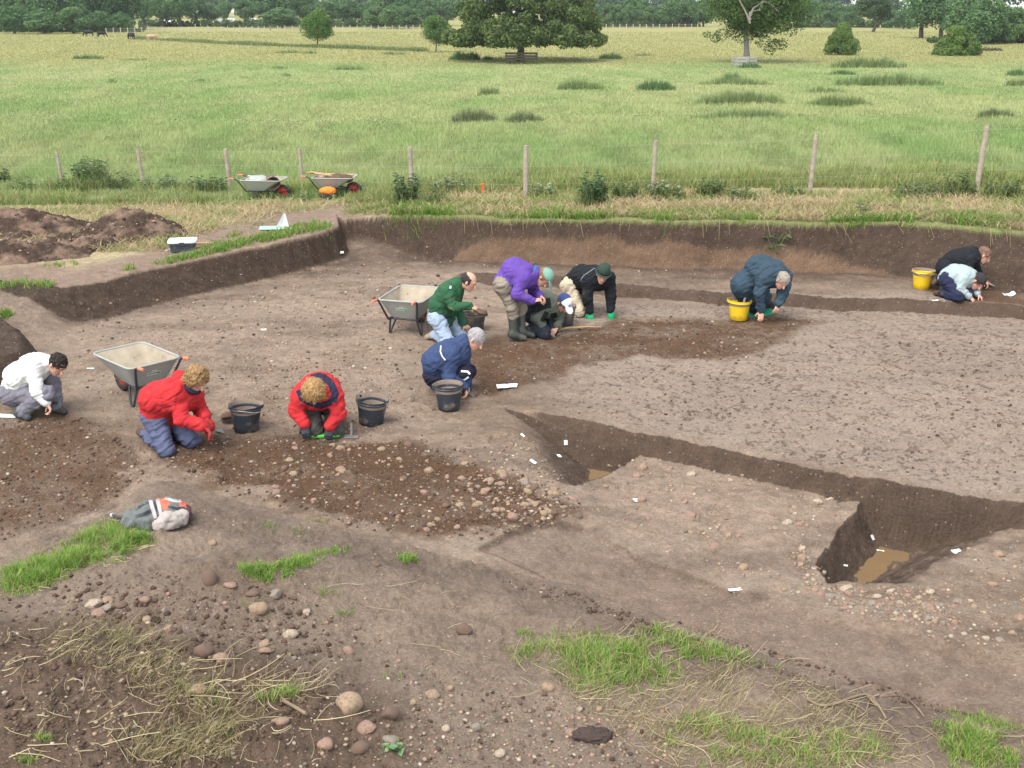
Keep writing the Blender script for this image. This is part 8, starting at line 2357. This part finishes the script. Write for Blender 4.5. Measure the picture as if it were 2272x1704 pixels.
b = MB(); b.add([(w / 2, 0, 0), (w / 2 + 1.2, 2.2, 0), (w * 0.5, 0.3, h * 0.95)], [[0, 1, 2]]); b.build('side_panel', mat('tent_green', color=(0.05, 0.25, 0.16), rough=0.8), t)

# ------------------------------------------------------------------ cattle
def cow(px, py, lpx, head, col, label, down=True, facing=0.0):
    g = G(px, py); m = g[1] / FPX; s = lpx * m / 2.1
    F_ = Fld((-1.5, -0.6, -0.1), (1.7, 0.6, 1.7), 0.045)
    F_.chain([(-0.75, 0, 1.08), (-0.2, 0, 1.02), (0.45, 0, 1.02), (0.72, 0, 1.10)], [0.30, 0.37, 0.36, 0.27], 0.15)
    F_.chain([(0.72, 0, 1.12), (1.02, 0, 0.92), (1.18, 0, 0.55)], [0.25, 0.18, 0.14], 0.12)
    F_.chain([(1.16, 0, 0.58), (1.26, 0, 0.36), (1.34, 0, 0.18)], [0.15, 0.12, 0.085], 0.06)
    for q in (-1, 1):
        F_.ell((1.10, 0.2 * q, 0.62), np.eye(3), (0.05, 0.12, 0.06), 0.03)
        F_.chain([(0.58, 0.19 * q, 0.85), (0.60 + 0.06 * q, 0.19 * q, 0.42), (0.58 + 0.06 * q, 0.19 * q, 0.0)], [0.15, 0.085, 0.07], 0.08)
        F_.chain([(-0.78, 0.19 * q, 0.95), (-0.68 - 0.06 * q, 0.2 * q, 0.62), (-0.88 - 0.06 * q, 0.2 * q, 0.38), (-0.82 - 0.06 * q, 0.2 * q, 0.0)], [0.20, 0.12, 0.08, 0.07], 0.08)
    F_.chain([(-1.02, 0, 1.25), (-1.12, 0, 0.95), (-1.12, 0, 0.45)], [0.06, 0.035, 0.05], 0.04)
    V, Q = F_.mesh()
    o = link('cow', mesh_np('cow', V * s, Q, mat('hide_' + col, color={'black': (0.016, 0.015, 0.016), 'tan': (0.40, 0.27, 0.18)}[col], rough=0.7, noise=0.15, nscale=3), True))
    o.location = tuple(g); o.rotation_euler = (0, 0, head); tag(o, label, 'cow', 'cattle grazing on the far meadow')
cow(198, 81, 20, math.pi, 'black', 'black cow grazing, leftmost of the herd by the dense wood')
cow(226, 83, 18, 0.6, 'black', 'black cow grazing close right of another black one')
cow(292, 88, 22, 2.4, 'black', 'black cow grazing apart, between the black pair and the tan one')
cow(338, 91, 20, 0.4, 'tan', 'tan cow grazing at the right of the black ones')

# ------------------------------------------------------------------ air
hz = MB(); hz.box((-1500, -30, -4.0), (1500, 1480, 24))
hm = bpy.data.materials.new('air'); hm.use_nodes = True
nt = hm.node_tree; nt.nodes.clear()
ho = nt.nodes.new('ShaderNodeOutputMaterial'); hv_ = nt.nodes.new('ShaderNodeVolumePrincipled')
hv_.inputs['Color'].default_value = (0.86, 0.93, 1.0, 1); hv_.inputs['Density'].default_value = 0.0001
nt.links.new(hv_.outputs[0], ho.inputs['Volume'])
tag(hz.build('haze', hm), kind='stuff')
